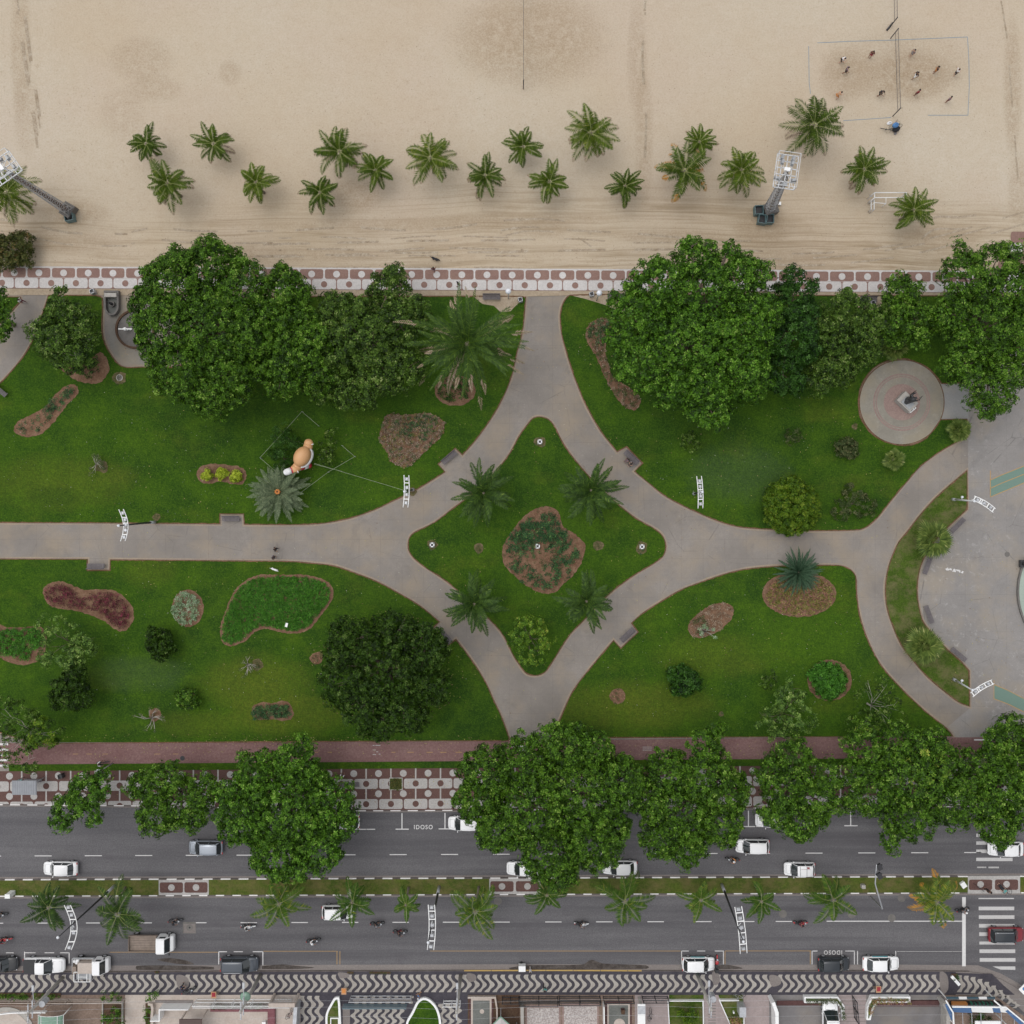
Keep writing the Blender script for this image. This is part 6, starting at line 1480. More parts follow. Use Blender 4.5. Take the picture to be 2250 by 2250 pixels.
mb.bar((-.4, 0, 1.5), (.6, 0, 1.5), .05); mb.build('frame', M['white'], t)
mb = MB(); mb.box((0, 0, .95), (1.9, 1.1, .05)); mb.build('shelf', M['grey_metal'], t)

# ================================================================ PEOPLE
SK = {}
def human(pose, name, R=None):
    """builds a body mesh with the skin modifier, fingers added; returns mesh + joints"""
    P = dict(pel=(0, 0, .93), sp=(.01, 0, 1.15), ch=(.02, 0, 1.35), nk=(.02, 0, 1.50), hd=(.04, 0, 1.62), tp=(.03, 0, 1.72),
             ls=(0, .17, 1.42), le=(0, .25, 1.14), lw=(.08, .26, .90), lh=(.12, .26, .81), rs=(0, -.17, 1.42), re=(0, -.25, 1.14), rw=(.08, -.26, .90), rh=(.12, -.26, .81),
             lp=(0, .09, .90), lk=(.03, .10, .50), la=(0, .10, .09), lt=(.16, .11, .04), rp=(0, -.09, .90), rk=(.03, -.10, .50), ra=(0, -.10, .09), rt=(.16, -.11, .04))
    P.update(pose)
    rad = dict(pel=.135, sp=.12, ch=.145, nk=.06, hd=.098, tp=.075, ls=.065, le=.045, lw=.032, lh=.038, rs=.065, re=.045, rw=.032, rh=.038, lp=.10, lk=.062, la=.042, lt=.04, rp=.10, rk=.062, ra=.042, rt=.04)
    E = [('pel', 'sp'), ('sp', 'ch'), ('ch', 'nk'), ('nk', 'hd'), ('hd', 'tp'), ('ch', 'ls'), ('ls', 'le'), ('le', 'lw'), ('lw', 'lh'), ('ch', 'rs'), ('rs', 're'), ('re', 'rw'), ('rw', 'rh'), ('pel', 'lp'), ('lp', 'lk'), ('lk', 'la'), ('la', 'lt'), ('pel', 'rp'), ('rp', 'rk'), ('rk', 'ra'), ('ra', 'rt')]
    def skin(keys, edges, scale, extra=()):
        me = bpy.data.meshes.new('tmp'); ks = list(keys); me.from_pydata([P[k] for k in ks], [(ks.index(a), ks.index(b)) for a, b in edges], [])
        o = bpy.data.objects.new('tmp', me); COL.objects.link(o)
        md = o.modifiers.new('s', 'SKIN'); md.use_smooth_shade = True
        for i, k in enumerate(ks):
            r = rad[k] * scale.get(k, 1.0) if isinstance(scale, dict) else rad[k] * scale
            me.skin_vertices[0].data[i].radius = (r, r); me.skin_vertices[0].data[i].use_root = (i == 0)
        o.modifiers.new('d', 'SUBSURF').levels = 1; o.modifiers['d'].render_levels = 1
        dg = bpy.context.evaluated_depsgraph_get(); m2 = bpy.data.meshes.new_from_object(o.evaluated_get(dg)); bpy.data.objects.remove(o)
        return m2
    ks = list(P.keys())
    body = skin(ks, E, 1.0)
    mb = MB(); mb.v = [tuple(v.co) for v in body.vertices]; mb.f = [list(p.vertices) for p in body.polygons]; mb.m = [0] * len(mb.f)
    for w, h, s_ in (('lw', 'lh', 1), ('rw', 'rh', -1)):
        d = (Vector(P[h]) - Vector(P[w])).normalized(); sd = d.cross(Vector((0, s_, .3))).normalized() if abs(d.y) < .9 else Vector((1, 0, 0))
        for i, l in enumerate((.075, .085, .08, .065)):
            p0 = Vector(P[h]) + sd * (.024 - i * .016); nn = d.cross(sd); mb.tube([p0, p0 + d * l * .6, p0 + d * l * .9 + nn * .015 * s_], [.010, .009, .006], 5)
        p0 = Vector(P[w]) + d * .03 + sd * .03; mb.tube([p0, p0 + sd * .03 + d * .03, p0 + sd * .035 + d * .06], [.012, .010, .007], 5)
    hd = Vector(P['hd']); mb.ell((hd.x + .095, hd.y, hd.z - .01), (.018, .012, .022), n=6, m=4)
    for s_ in (-1, 1): mb.ell((hd.x - .005, hd.y + s_ * .092, hd.z), (.018, .01, .028), n=6, m=4)
    shirt = skin([k for k in ('pel', 'sp', 'ch', 'ls', 'le', 'rs', 're')], [('pel', 'sp'), ('sp', 'ch'), ('ch', 'ls'), ('ls', 'le'), ('ch', 'rs'), ('rs', 're')], {'pel': 1.08, 'sp': 1.12, 'ch': 1.10, 'ls': 1.25, 'rs': 1.25, 'le': 1.2, 're': 1.2})
    short = skin([k for k in ('pel', 'lp', 'lk', 'rp', 'rk')], [('pel', 'lp'), ('lp', 'lk'), ('pel', 'rp'), ('rp', 'rk')], {'pel': 1.03, 'lp': 1.12, 'rp': 1.12, 'lk': 1.22, 'rk': 1.22})
    longs = skin([k for k in ('pel', 'lp', 'lk', 'la', 'rp', 'rk', 'ra')], [('pel', 'lp'), ('lp', 'lk'), ('lk', 'la'), ('pel', 'rp'), ('rp', 'rk'), ('rk', 'ra')], {'pel': 1.03, 'lp': 1.12, 'rp': 1.12, 'lk': 1.2, 'rk': 1.2, 'la': 1.25, 'ra': 1.25})
    bm_ = bpy.data.meshes.new(name + '_body'); bm_.from_pydata(mb.v, [], mb.f); bm_.polygons.foreach_set('use_smooth', [True] * len(mb.f))
    hm = MB(); hm.ell((hd.x - .012, hd.y, hd.z + .035), (.112, .106, .115), n=12, m=6, z0=-.35)
    hair = bpy.data.meshes.new(name + '_hair'); hair.from_pydata(hm.v, [], hm.f); hair.polygons.foreach_set('use_smooth', [True] * len(hm.f))
    hl_ = MB(); hl_.ell((hd.x, hd.y, hd.z + .01), (.15, .135, .15), n=14, m=8, z0=-.55)
    helm = bpy.data.meshes.new(name + '_helmet'); helm.from_pydata(hl_.v, [], hl_.f); helm.polygons.foreach_set('use_smooth', [True] * len(hl_.f))
    SK[name] = dict(body=bm_, shirt=shirt, shorts=short, trousers=longs, hair=hair, helmet=helm)
human({}, 'stand')
human(dict(lk=(.20, .10, .50), la=(.16, .10, .12), lt=(.32, .11, .08), rk=(-.02, -.10, .48), ra=(-.24, -.10, .13), rt=(-.10, -.11, .04), le=(-.12, .25, 1.16), lw=(-.02, .28, .94), lh=(.04, .28, .86), re=(.12, -.25, 1.18), rw=(.28, -.24, 1.05), rh=(.36, -.24, 1.0)), 'walk')
human(dict(pel=(-.10, 0, .80), lp=(-.08, .10, .78), rp=(-.08, -.10, .78), lk=(.18, .20, .46), la=(.0, .24, .09), lt=(.16, .27, .04), rk=(.16, -.20, .46), ra=(-.05, -.24, .09), rt=(.10, -.27, .04), sp=(.0, 0, 1.0), ch=(.12, 0, 1.18), nk=(.20, 0, 1.32), hd=(.26, 0, 1.43), tp=(.27, 0, 1.53), ls=(.12, .17, 1.25), rs=(.12, -.17, 1.25), le=(.30, .22, 1.05), lw=(.50, .14, 1.02), lh=(.58, .10, 1.02), re=(.30, -.22, 1.05), rw=(.50, -.14, 1.02), rh=(.58, -.10, 1.02)), 'crouch')
human(dict(lw=(.10, .30, 1.75), le=(.08, .30, 1.55), lh=(.12, .28, 1.84), re=(.02, -.34, 1.30), rw=(.16, -.42, 1.42), rh=(.22, -.44, 1.50), lk=(.14, .14, .50), ra=(-.14, -.14, .09), rt=(.02, -.16, .04)), 'reach')
human(dict(pel=(-.25, 0, .83), lp=(-.22, .11, .82), rp=(-.22, -.11, .82), lk=(.16, .22, .72), la=(.05, .22, .32), lt=(.20, .23, .28), rk=(.16, -.22, .72), ra=(.05, -.22, .32), rt=(.20, -.23, .28), sp=(-.20, 0, 1.05), ch=(-.10, 0, 1.25), nk=(-.03, 0, 1.40), hd=(.03, 0, 1.52), tp=(.03, 0, 1.62), ls=(-.08, .18, 1.32), rs=(-.08, -.18, 1.32), le=(.12, .30, 1.12), lw=(.34, .30, 1.04), lh=(.42, .28, 1.03), re=(.12, -.30, 1.12), rw=(.34, -.30, 1.04), rh=(.42, -.28, 1.03)), 'ride')
human(dict(pel=(0, 0, .52), lp=(.02, .10, .51), rp=(.02, -.10, .51), lk=(.42, .12, .50), la=(.42, .12, .09), lt=(.58, .13, .04), rk=(.42, -.12, .50), ra=(.42, -.12, .09), rt=(.58, -.13, .04), sp=(-.02, 0, .75), ch=(0, 0, .95), nk=(.02, 0, 1.10), hd=(.05, 0, 1.22), tp=(.05, 0, 1.32), ls=(0, .17, 1.02), rs=(0, -.17, 1.02), le=(.10, .23, .78), lw=(.30, .14, .66), lh=(.38, .10, .64), re=(.10, -.23, .78), rw=(.30, -.14, .66), rh=(.38, -.10, .64)), 'sit')

def person(label, loc, rz, pose, top, bottom='c_black', long=False, skin='skin_b', head='hair', headmat='hair', group=None, shirt=True):
    t = empty('person', loc, rz, label, 'person', group)
    def part(nm, me, mat):
        me = me.copy(); me.materials.clear(); me.materials.append(M[mat]); o = bpy.data.objects.new(nm, me); COL.objects.link(o); o.parent = t; return o
    s = SK[pose]
    part('body', s['body'], skin)
    if shirt: part('shirt', s['shirt'], top)
    part('trousers' if long else 'shorts', s['trousers' if long else 'shorts'], bottom)
    part('hair' if head == 'hair' else 'helmet', s[head], headmat)
    return t
def onsand(px, py): return W(px, py)[:2] + (-0.03,)
gv = 'people playing volleyball on the sand'
R_ = math.radians
for px, py, a, pose, top, bot, sk_, lab in (
    (1847, 136, -60, 'crouch', 'c_white', 'c_black', 'skin_a', 'volleyball player in a white shirt on the left half of the court'),
    (1855, 161, -20, 'walk', 'c_mauve', 'c_black', 'skin_b', 'volleyball player in dark mauve below the white shirted one'),
    (1910, 126, -120, 'stand', 'c_maroon', 'c_red', 'skin_b', 'volleyball player in dark red near the top line, left half'),
    (1837, 214, 10, 'crouch', 'c_tan', 'c_orange', 'skin_a', 'volleyball player in tan and orange beside the largest palm'),
    (1931, 209, -60, 'crouch', 'c_black', 'c_black', 'skin_b', 'volleyball player in black close to the net, left half'),
    (2000, 123, 200, 'stand', 'c_grey', 'c_grey', 'skin_a', 'volleyball player in grey at the top of the right half'),
    (2007, 172, 190, 'walk', 'c_black', 'c_white', 'skin_b', 'volleyball player in black and white at the net, right half'),
    (2052, 160, 170, 'stand', 'c_black', 'c_orange', 'skin_b', 'volleyball player in black with orange shorts, middle of the right half'),
    (2096, 165, 200, 'reach', 'c_white', 'c_black', 'skin_a', 'volleyball player in white near the right line with an arm raised'),
    (2010, 210, 120, 'stand', 'c_red', 'c_maroon', 'skin_b', 'volleyball player in dark red in the lower part of the right half'),
    (2079, 225, 130, 'stand', 'c_mauve', 'c_maroon', 'skin_b', 'volleyball player in mauve at the lower right of the court')):
    person(lab, onsand(px, py), R_(a), pose, top, bot, skin=sk_, group=gv)
person('person in reddish clothes walking on the upper promenade row', W(954, 596)[:2] + (.05,), R_(80), 'walk', 'c_maroon', 'c_mauve')
person('person in black walking on the white row of the promenade', W(1007, 628)[:2] + (.05,), R_(10), 'walk', 'c_black', 'c_white')
person('person in black walking on the long straight path', W(609, 1206)[:2] + (0,), 0, 'walk', 'c_black', 'c_black', True)
person('person in grey walking just below the one in black on the straight path', W(605, 1224)[:2] + (0,), R_(-10), 'stand', 'c_navy', 'c_black', True)
person('person in a white shirt walking on the diagonal path at the upper left', W(54, 664)[:2] + (0,), R_(-20), 'walk', 'c_white', 'c_maroon', True)
person('person in black standing on the brick island at the zebra crossing', W(2163, 1951)[:2] + (.08,), R_(90), 'stand', 'c_black', 'c_black', True)
person('person in teal lying stretched out on the brick island at the right', W(2198, 1946)[:2] + (.20,), R_(-50), 'stand', 'c_teal', 'c_black', True, 'skin_a')
o = [o for o in bpy.data.objects if o.get('label', '').startswith('person in teal')][0]; o.rotation_euler = (0, R_(90), R_(-48)); o.location = W(2191, 1940)[:2] + (.24,)
person('person with a white shirt sitting on the walkway bench in the dark bay', W(1379, 1010)[:2] + (0.04,), R_(-140), 'sit', 'c_black', 'c_mauve', True)
person('second person on the same bench, in grey', W(1387, 1018)[:2] + (0.04,), R_(-140), 'sit', 'c_grey', 'c_black', True, 'skin_a')
person('person in light clothes on the mosaic pavement, bending near the bench', W(754, 1702)[:2] + (0.0,), R_(70), 'crouch', 'c_white', 'c_grey', True)
person('person in a teal top crossing the wave pavement', W(1196, 2164)[:2] + (0.0,), R_(-90), 'walk', 'c_teal', 'c_black', True)
person('person in blue with a white cap near the curved planter', W(922, 2180)[:2] + (0.0,), R_(180), 'walk', 'c_blue', 'c_tan', True, headmat='c_white')
person('street sweeper in white standing at the yellow kerb', W(1165, 2126)[:2] + (ZR,), R_(180), 'stand', 'c_white', 'c_white', True)
person('dark figure kneeling on the broken wave pavement', W(404, 2163)[:2] + (0.0,), R_(20), 'crouch', 'c_navy', 'c_black', True)

# ================================================================ TWO WHEELERS
def wheel(mb_parent, x, r=.30, w=.055, name='wheel', spokes=False):
    mb = MB(); mb.torus((x, 0, r), r - w, w, 'y', 22, 8); o = mb.build(name, M['rubber'], mb_parent, smooth=True)
    mb = MB(); mb.tube([(x, -.04, r), (x, .04, r)], r * .25, 10)
    for k in range(6): a = k * math.pi / 3; mb.bar((x, 0, r), (x + math.cos(a) * (r - w), 0, r + math.sin(a) * (r - w)), .02, .02)
    mb.build('rim', M['grey_metal'], o)
def moto(label, px, py, ang, col, rider=None, group='motorcycles on the avenue', scooter=False, z=None, box=None):
    t = empty('motorcycle', W(px, py)[:2] + (ZR if z is None else z,), R_(ang), label, 'motorcycle', group)
    wheel(t, .64); wheel(t, -.62)
    mb = MB(); mb.loft([[(x, -w, zb), (x, -w, zt - .04), (x, -w * .5, zt), (x, w * .5, zt), (x, w, zt - .04), (x, w, zb)] for x, w, zb, zt in ((-.20, .12, .55, .74), (-.05, .17, .55, .86), (.15, .19, .55, .93), (.33, .15, .6, .90), (.42, .08, .68, .82))]); mb.build('tank', col, t, smooth=True)
    mb = MB(); mb.loft([[(x, -w, z_ - .09), (x, -w, z_), (x, w, z_), (x, w, z_ - .09)] for x, w, z_ in ((-.78, .09, .86), (-.60, .13, .82), (-.3, .15, .78), (-.12, .10, .78))]); mb.build('seat', M['black'], t)
    mb = MB(); mb.box((.05, 0, .42), (.5, .26, .3)); mb.tube([(-.62, 0, .3), (-.1, 0, .4)], .035, 6); mb.tube([(-.75, -.13, .42), (0, -.15, .32)], .045, 8); mb.build('engine', M['dark_metal'], t)
    mb = MB()
    for s_ in (-1, 1): mb.tube([(.64, s_ * .08, .3), (.42, s_ * .07, .92)], .022, 6)
    mb.tube([(.28, -.38, 1.02), (.40, -.2, 1.0), (.43, 0, .98), (.40, .2, 1.0), (.28, .38, 1.02)], .018, 6); mb.build('fork', M['grey_metal'], t, smooth=True)
    mb = MB(); mb.ell((.52, 0, .86), (.09, .10, .10), n=10, m=6); mb.build('headlight', M['lamp_glass'], t, smooth=True)
    for s_ in (-1, 1): mb = MB(); mb.tube([(.38, s_ * .25, 1.0), (.36, s_ * .33, 1.14)], .008, 4); mb.ell((.36, s_ * .36, 1.16), (.02, .07, .04), n=8, m=4); mb.build('mirror', M['black'], t)
    for x in (.64, -.62):
        mb = MB(); n = 8; pts = [(x + .34 * math.cos(a), .30 + .34 * math.sin(a)) for a in np.linspace(.5, 2.6, n)]
        mb.add([(p[0], s_ * .075, p[1]) for p in pts for s_ in (-1, 1)], [(2 * i, 2 * i + 1, 2 * i + 3, 2 * i + 2) for i in range(n - 1)]); mb.build('mudguard', col, t, smooth=True)
    mb = MB(); mb.box((-.84, 0, .78), (.06, .14, .08)); mb.build('tail_light', M['red_lamp'], t)
    if box: mb = MB(); mb.box((-.80, 0, 1.05), (.42, .42, .38)); mb.build('top_box', M[box], t)
    if rider:
        top, bot, hm, lab = rider
        person(lab, (W(px, py)[0], W(px, py)[1], ZR if z is None else z), R_(ang), 'ride', top, bot, True, head='helmet', headmat=hm, group='motorcycle riders')
    return t
BK = paint('moto_black', (.015, .015, .017)); WH = paint('moto_white', (.72, .72, .72)); RD = paint('moto_red', (.40, .02, .025))
moto('black motorcycle left of the square road patch', 388, 2020, 4, BK, ('c_black', 'c_grey', 'c_black', 'rider in black on the motorcycle left of the square road patch'))
moto('white motorcycle below the pale green median palm', 547, 2032, 0, WH, ('c_white', 'c_black', 'black', 'rider in white below the pale green median palm'))
moto('dark motorcycle alone in the near lane below the white hatchback', 690, 2063, 6, BK, ('c_white', 'c_black', 'c_white', 'rider in a white shirt and white helmet in the near lane'))
moto('black motorcycle right of the white hatchback', 830, 2026, 2, BK, ('c_black', 'c_black', 'c_grey', 'rider in black with grey helmet right of the white hatchback'))
moto('black motorcycle just left of the middle lamp rack', 880, 2044, -2, BK, ('c_black', 'c_maroon', 'c_black', 'rider in black just left of the middle lamp rack'))
moto('silver and black motorcycle alone in the middle of the near carriageway', 1277, 2026, -3, WH, ('c_black', 'c_black', 'c_grey', 'rider alone in the middle of the near carriageway'))
moto('motorcycle with a dark red rider below a sparse median palm', 1757, 2024, 0, RD, ('c_maroon', 'c_black', 'c_black', 'rider in dark red below a sparse median palm'))
moto('black motorcycle beside the white minivan on the far carriageway', 1608, 1885, 176, BK, ('c_orange', 'c_black', 'c_white', 'rider in orange beside the white minivan'))
moto('dark motorcycle cut by the left picture edge, upper one', 4, 2006, 0, BK, ('c_maroon', 'c_black', 'c_black', 'rider in maroon at the left edge, upper one'))
moto('red motorcycle at the left picture edge, lower one', 14, 2060, 3, RD, ('c_red', 'c_black', 'c_black', 'rider in red at the left edge, lower one'))
moto('black motorcycle waiting at the stop line', 2112, 1996, 10, BK, ('c_grey', 'c_black', 'c_white', 'rider waiting at the stop line'))
moto('red motorcycle parked crosswise in front of the white taxi', 1573, 2112, 85, RD, None, group='parked motorcycles', box='black')
moto('dark motorcycle lying close to the kneeling figure on the wave pavement', 418, 2172, 20, BK, None, group='parked motorcycles', z=0.0)

def bicycle(label, px, py, ang, z=0.0, col='black', rider=None, lean=0.0):
    loc = W(px, py)[:2] + (z,)
    t = empty('bicycle', loc, R_(ang), label, 'bicycle', 'bicycles'); t.rotation_euler = (lean, 0, R_(ang))
    for x in (.52, -.50):
        mb = MB(); mb.torus((x, 0, .34), .32, .022, 'y', 24, 6); w_ = mb.build('wheel', M['rubber'], t, smooth=True)
        mb = MB()
        for k in range(8): a = k * math.pi / 4; mb.bar((x, 0, .34), (x + math.cos(a) * .32, 0, .34 + math.sin(a) * .32), .008, .008)
        mb.build('spokes', M['grey_metal'], w_)
    mb = MB()
    for a, b in (((-.50, 0, .34), (-.08, 0, .30)), ((-.08, 0, .30), (-.20, 0, .82)), ((-.20, 0, .80), (-.50, 0, .34)), ((-.19, 0, .76), (.36, 0, .80)), ((-.08, 0, .30), (.38, 0, .72)), ((.34, 0, .92), (.52, 0, .34))): mb.tube([a, b], .02, 6)
    mb.build('frame', M[col], t, smooth=True)
    mb = MB(); mb.ell((-.22, 0, .88), (.13, .07, .03), n=10, m=4); mb.build('saddle', M['black'], t, smooth=True)
    mb = MB(); mb.tube([(.26, -.28, .98), (.36, -.1, .97), (.36, .1, .97), (.26, .28, .98)], .013, 6); mb.build('handlebar', M['dark_metal'], t)
    mb = MB(); mb.bar((-.08, -.14, .18), (-.08, -.10, .18), .1, .03); mb.bar((-.08, .10, .42), (-.08, .14, .42), .1, .03); mb.bar((-.08, -.1, .3), (-.08, .1, .3), .03); mb.build('pedals', M['dark_metal'], t)
    if rider: person(rider[2], (loc[0], loc[1], loc[2] + .08), R_(ang), 'ride', rider[0], rider[1], True, group='cyclists')
bicycle('bicycle lying on the cycle track side, ridden by a person in white', 228, 1673, 5, .02, 'black', ('c_white', 'c_black', 'cyclist in white on the cycle track'))
bicycle('left one of the two bicycles parked on the sand below the volleyball net', 1947, 283, -10, -.03, 'black', lean=.5)
bicycle('right one of the two bicycles parked on the sand below the volleyball net', 1966, 282, 8, -.03, 'dark_metal', lean=-.35)
bicycle('black bicycle crossing the brick island at the zebra crossing', 2147, 1947, -38, .08, 'dark_metal')
bicycle('dark bicycle lying behind the person in teal on the brick island', 2211, 1948, -30, .12, 'grey_metal', lean=1.2)
bicycle('pink and black bicycle leaning in the beige driveway', 635, 2222, 55, .02, 'c_maroon', lean=.5)
bicycle('small dark bicycle standing in the mauve driveway', 1425, 2226, 80, .02, 'dark_metal', lean=.3)
bicycle('bicycle parked at the white wall of the front gardens', 1622, 2180, 5, .0, 'galv', lean=.6)
# ================================================================ PARK AND BEACH FURNITURE
def bench(label, px, py, ang, z=0.0, back=True, L=2.2):
    t = empty('park_bench', W(px, py)[:2] + (z,), R_(ang), label, 'bench', 'park benches')
    mb = MB()
    for i in range(5): mb.box((0, -.24 + i * .12, .45), (L, .095, .04))
    mb.build('seat', M['bench_wood'], t)
    if back:
        mb = MB()
        for i in range(3): mb.box((0, .30 + i * .03, .60 + i * .14), (L, .035, .11))
        mb.build('backrest', M['bench_wood'], t)
    for x in (-L * .38, L * .38):
        mb = MB(); mb.box((x, 0, .2), (.12, .5, .44)); mb.build('leg', M['conc'], t)
    return t
bench('bench in the notch above the long straight path', 509, 1140, 0, .02)
bench('bench in the notch below the long straight path', 214, 1243, 180, .02)
bench('bench in the notch on the upper left arm of the path star', 988, 1006, 40, .02)
bench('bench in the notch on the upper right arm of the path star', 1386, 1006, -43, .02)
bench('bench in the notch on the lower right arm of the path star', 1377, 1393, 223, .02)
bench('bench in the shaded notch beside the very dark tree', 979, 1396, 131, .02)
bench('bench on sandy ground left of the path entrance from the promenade', 1080, 655, 0, .06)
bench('bench on sandy ground partly under the largest tree', 1353, 655, 0, .06)
bench('bench in the sandy notch of the promenade edge at the right', 1905, 660, 0, .06)
for i, (x, y, a, s) in enumerate(((2101, 1154, 45, 'topmost'), (2035, 1242, 70, 'second'), (2038, 1349, 110, 'third'), (2103, 1437, 140, 'lowest'))):
    bench(s + ' of the four benches along the crescent lawn on the plaza', x, y, a, .01, back=False, L=2.3)
bench('dark bench on the mosaic pavement between two street trees', 770, 1722, 2, 0.0, back=False, L=2.4)
bench('dark bench on the mosaic pavement under the right street trees', 1868, 1762, 2, 0.0, back=False, L=2.2)
bench('bench at the left picture edge beside the diagonal path', 3, 858, -40, .05)

def lamp_rack(label, bx, by, tip, rack, hr, ht, n=5, arms=False, curve=0.0, col='dark_metal', lamps=None):
    """tall pole (base px, tip px at height ht) carrying a curved ladder of floodlights; rack = px of both ends"""
    b = Vector(W(bx, by)[:2] + (0,))
    t = empty('lamp_mast', b, 0, label, 'lamp post', 'lamp masts with ladder shaped racks')
    tp = Vector(W(*tip, ht)) - b
    mb = MB(); mb.tube([(0, 0, -.2), tuple(tp * .14 / 1), ], [.20, .18], 10); mb.build('pole_base', M['galv'], t, smooth=True)
    mb = MB(); mb.tube([tuple(tp * .14), tuple(tp * .5), tuple(tp)], [.14, .11, .06], 10); mb.build('pole', M[col], t, smooth=True)
    mb = MB(); mb.ell(tuple(tp + Vector((0, 0, .1))), (.17, .17, .15), n=10, m=6); mb.build('finial', M['lamp_glass'], t, smooth=True)
    a = Vector(W(*rack[0], hr)) - b; c = Vector(W(*rack[1], hr)) - b
    d = (c - a); L = d.length; d.normalize(); sd = Vector((-d.y, d.x, 0))
    def pt(f, o): return a + d * L * f + sd * (o + curve * math.sin(math.pi * f)) 
    wd = rack[2] / S / 2 * (H - hr) / H
    mb = MB()
    for s_ in (-1, 1): mb.tube([tuple(pt(f, s_ * wd)) for f in np.linspace(0, 1, 9)], .055, 6)
    mb.build('rail', M['white'], t, smooth=True)
    mb = MB()
    for f in (np.linspace(.13, .87, n) if not lamps else [l for l in lamps[1]]): mb.bar(pt(f, -wd), pt(f, wd), .10, .08)
    mb.build('rung', M['white'], t)
    fl = np.linspace(.06, .94, 6) if not lamps else lamps[0]
    for f in fl:
        q = pt(f, 0); ang = math.atan2(d.y, d.x)
        mb = MB(); mb.box((q.x, q.y, q.z - .05), (.42, wd * 1.35, .20), ang, taper=.75); mb.box((q.x, q.y, q.z + .06), (.18, wd * .9, .08), ang); o = mb.build('floodlight', M['galv'], t)
        mb = MB(); mb.box((q.x, q.y, q.z - .17), (.34, wd * 1.15, .03), ang); mb.build('lens', M['lamp_glass'], o)
    # bracket from pole to rack
    k = tp * (hr / tp.z); m_ = pt(.5, 0)
    mb = MB(); mb.tube([tuple(k), tuple(m_)], .06, 6); mb.tube([tuple(k), tuple(pt(.35, 0))], .04, 6); mb.tube([tuple(k), tuple(pt(.65, 0))], .04, 6); mb.build('bracket', M['white_metal'], t, smooth=True)
    return t
lamp_rack('leftmost median lamp mast with a curved white ladder of floodlights', 252, 1946, (128, 2059), ((148, 1989), (150, 2087), 13.5), 11.5, 14.8, 5, curve=.72, lamps=((.05, .22, .62, .95), (.13, .32, .58, .82)))
lamp_rack('middle median lamp mast with a straight white ladder of floodlights', 965, 1948, (941, 2070), ((948, 1988), (946, 2087), 14), 11.5, 15, 5, curve=.15, lamps=((.06, .25, .45, .68, .93), (.14, .32, .56, .80)))
lamp_rack('right median lamp mast with a white ladder of floodlights', 1586, 1943, (1633, 2068), ((1622, 1992), (1634, 2095), 15), 11.5, 15, 5, curve=.1, lamps=((.06, .25, .45, .66, .9), (.13, .31, .56, .80)))
lamp_rack('garden lamp mast with a curved ladder at the long straight path', 341, 1147, (261, 1155), ((266, 1119), (270, 1189), 10), 8.8, 10.2, 4, curve=.45, lamps=((.12, .33, .5, .66, .88), (.26, .44, .8)))
lamp_rack('garden lamp mast with a ladder at the upper left arm of the path star', 908, 1076, (889, 1080), ((893, 1044), (891, 1115), 10.5), 8.8, 9.6, 4, curve=.1, lamps=((.12, .38, .6, .86), (.24, .74)))
lamp_rack('garden lamp mast with a ladder on the upper right lawn', 1524, 1085, (1543, 1081), ((1536, 1046), (1539, 1117), 10.5), 5.2, 6.2, 4, curve=.1, lamps=((.15, .32, .5, .62, .86), (.22, .42, .72)))
def plaza_lamp(label, bx, by, e, r0, r1, w):
    t = lamp_rack(label, bx, by, e, (r0, r1, w), 7.6, 7.7, 4, curve=.15, col='white_metal', lamps=((.2, .5, .8), (.06, .3, .38, .66, .94)))
    b = Vector(W(bx, by)[:2] + (0,)); k = (Vector(W(*e, 7.7)) - b) * .42
    for i, (dx, dy) in enumerate(((.35, .35), )):
        mb = MB(); mb.tube([tuple(k), (k.x + .1, k.y + dy * .7, k.z)], .03, 6); mb.ell((k.x + .12, k.y + dy, k.z + .02), (.17, .17, .17), n=12, m=8); mb.build('globe_lamp', M['lamp_glass'], t, smooth=True)
plaza_lamp('white plaza lamp mast at the top end of the crescent lawn', 2093, 1097, (2140, 1101), (2138, 1094), (2185, 1122), 10)
plaza_lamp('white plaza lamp mast at the bottom end of the crescent lawn', 2095, 1492, (2136, 1516), (2135, 1527), (2182, 1498), 10)

def globe_post(label, px, py):
    h = 4.0; x, y, _z = W(px, py, h); t = empty('globe_lamp_post', (x, y, 0), 0, label, 'lamp post', 'globe lamps along the promenade')
    mb = MB(); mb.tube([(0, 0, 0), (0, 0, h - .25)], [.08, .05], 8); mb.build('post', M['galv'], t, smooth=True)
    mb = MB(); mb.ell((0, 0, h), (.36, .36, .34), n=18, m=12); mb.build('globe', M['lamp_glass'], t, smooth=True)
globe_post('white globe lamp at the promenade edge left of the path entrance', 1117, 640)
globe_post('white globe lamp at the promenade edge right of the path entrance', 1317, 644)
globe_post('white globe lamp above the muddy left edge of the avenue pavement', 217, 1696)
def bin_(label, px, py, z=.05, mat='galv'):
    x, y = XY(px, py); t = empty('litter_bin', (x, y, z), .3, label, 'bin', 'litter bins'); mb = MB()
    for i in range(4):
        a = i * math.pi / 2; mb.box((.24 * math.cos(a), .24 * math.sin(a), .42), (.05, .53, .8), a)
    mb.box((0, 0, .06), (.44, .44, .06)); mb.build('bin_body', M[mat], t)
    mb = MB(); mb.box((0, 0, .62), (.42, .42, .06)); mb.build('liner', M['black'], t)
bin_('litter bin beside the path entrance, left side', 1143, 661); bin_('litter bin beside the path entrance, right side', 1299, 649); bin_('litter bin left of the stone basin', 208, 643); bin_('litter bin on the pavement right of the shelter roof', 138, 1703, 0, 'dark_metal')
bin_('litter bin by the right globe lamp bench', 1914, 668)
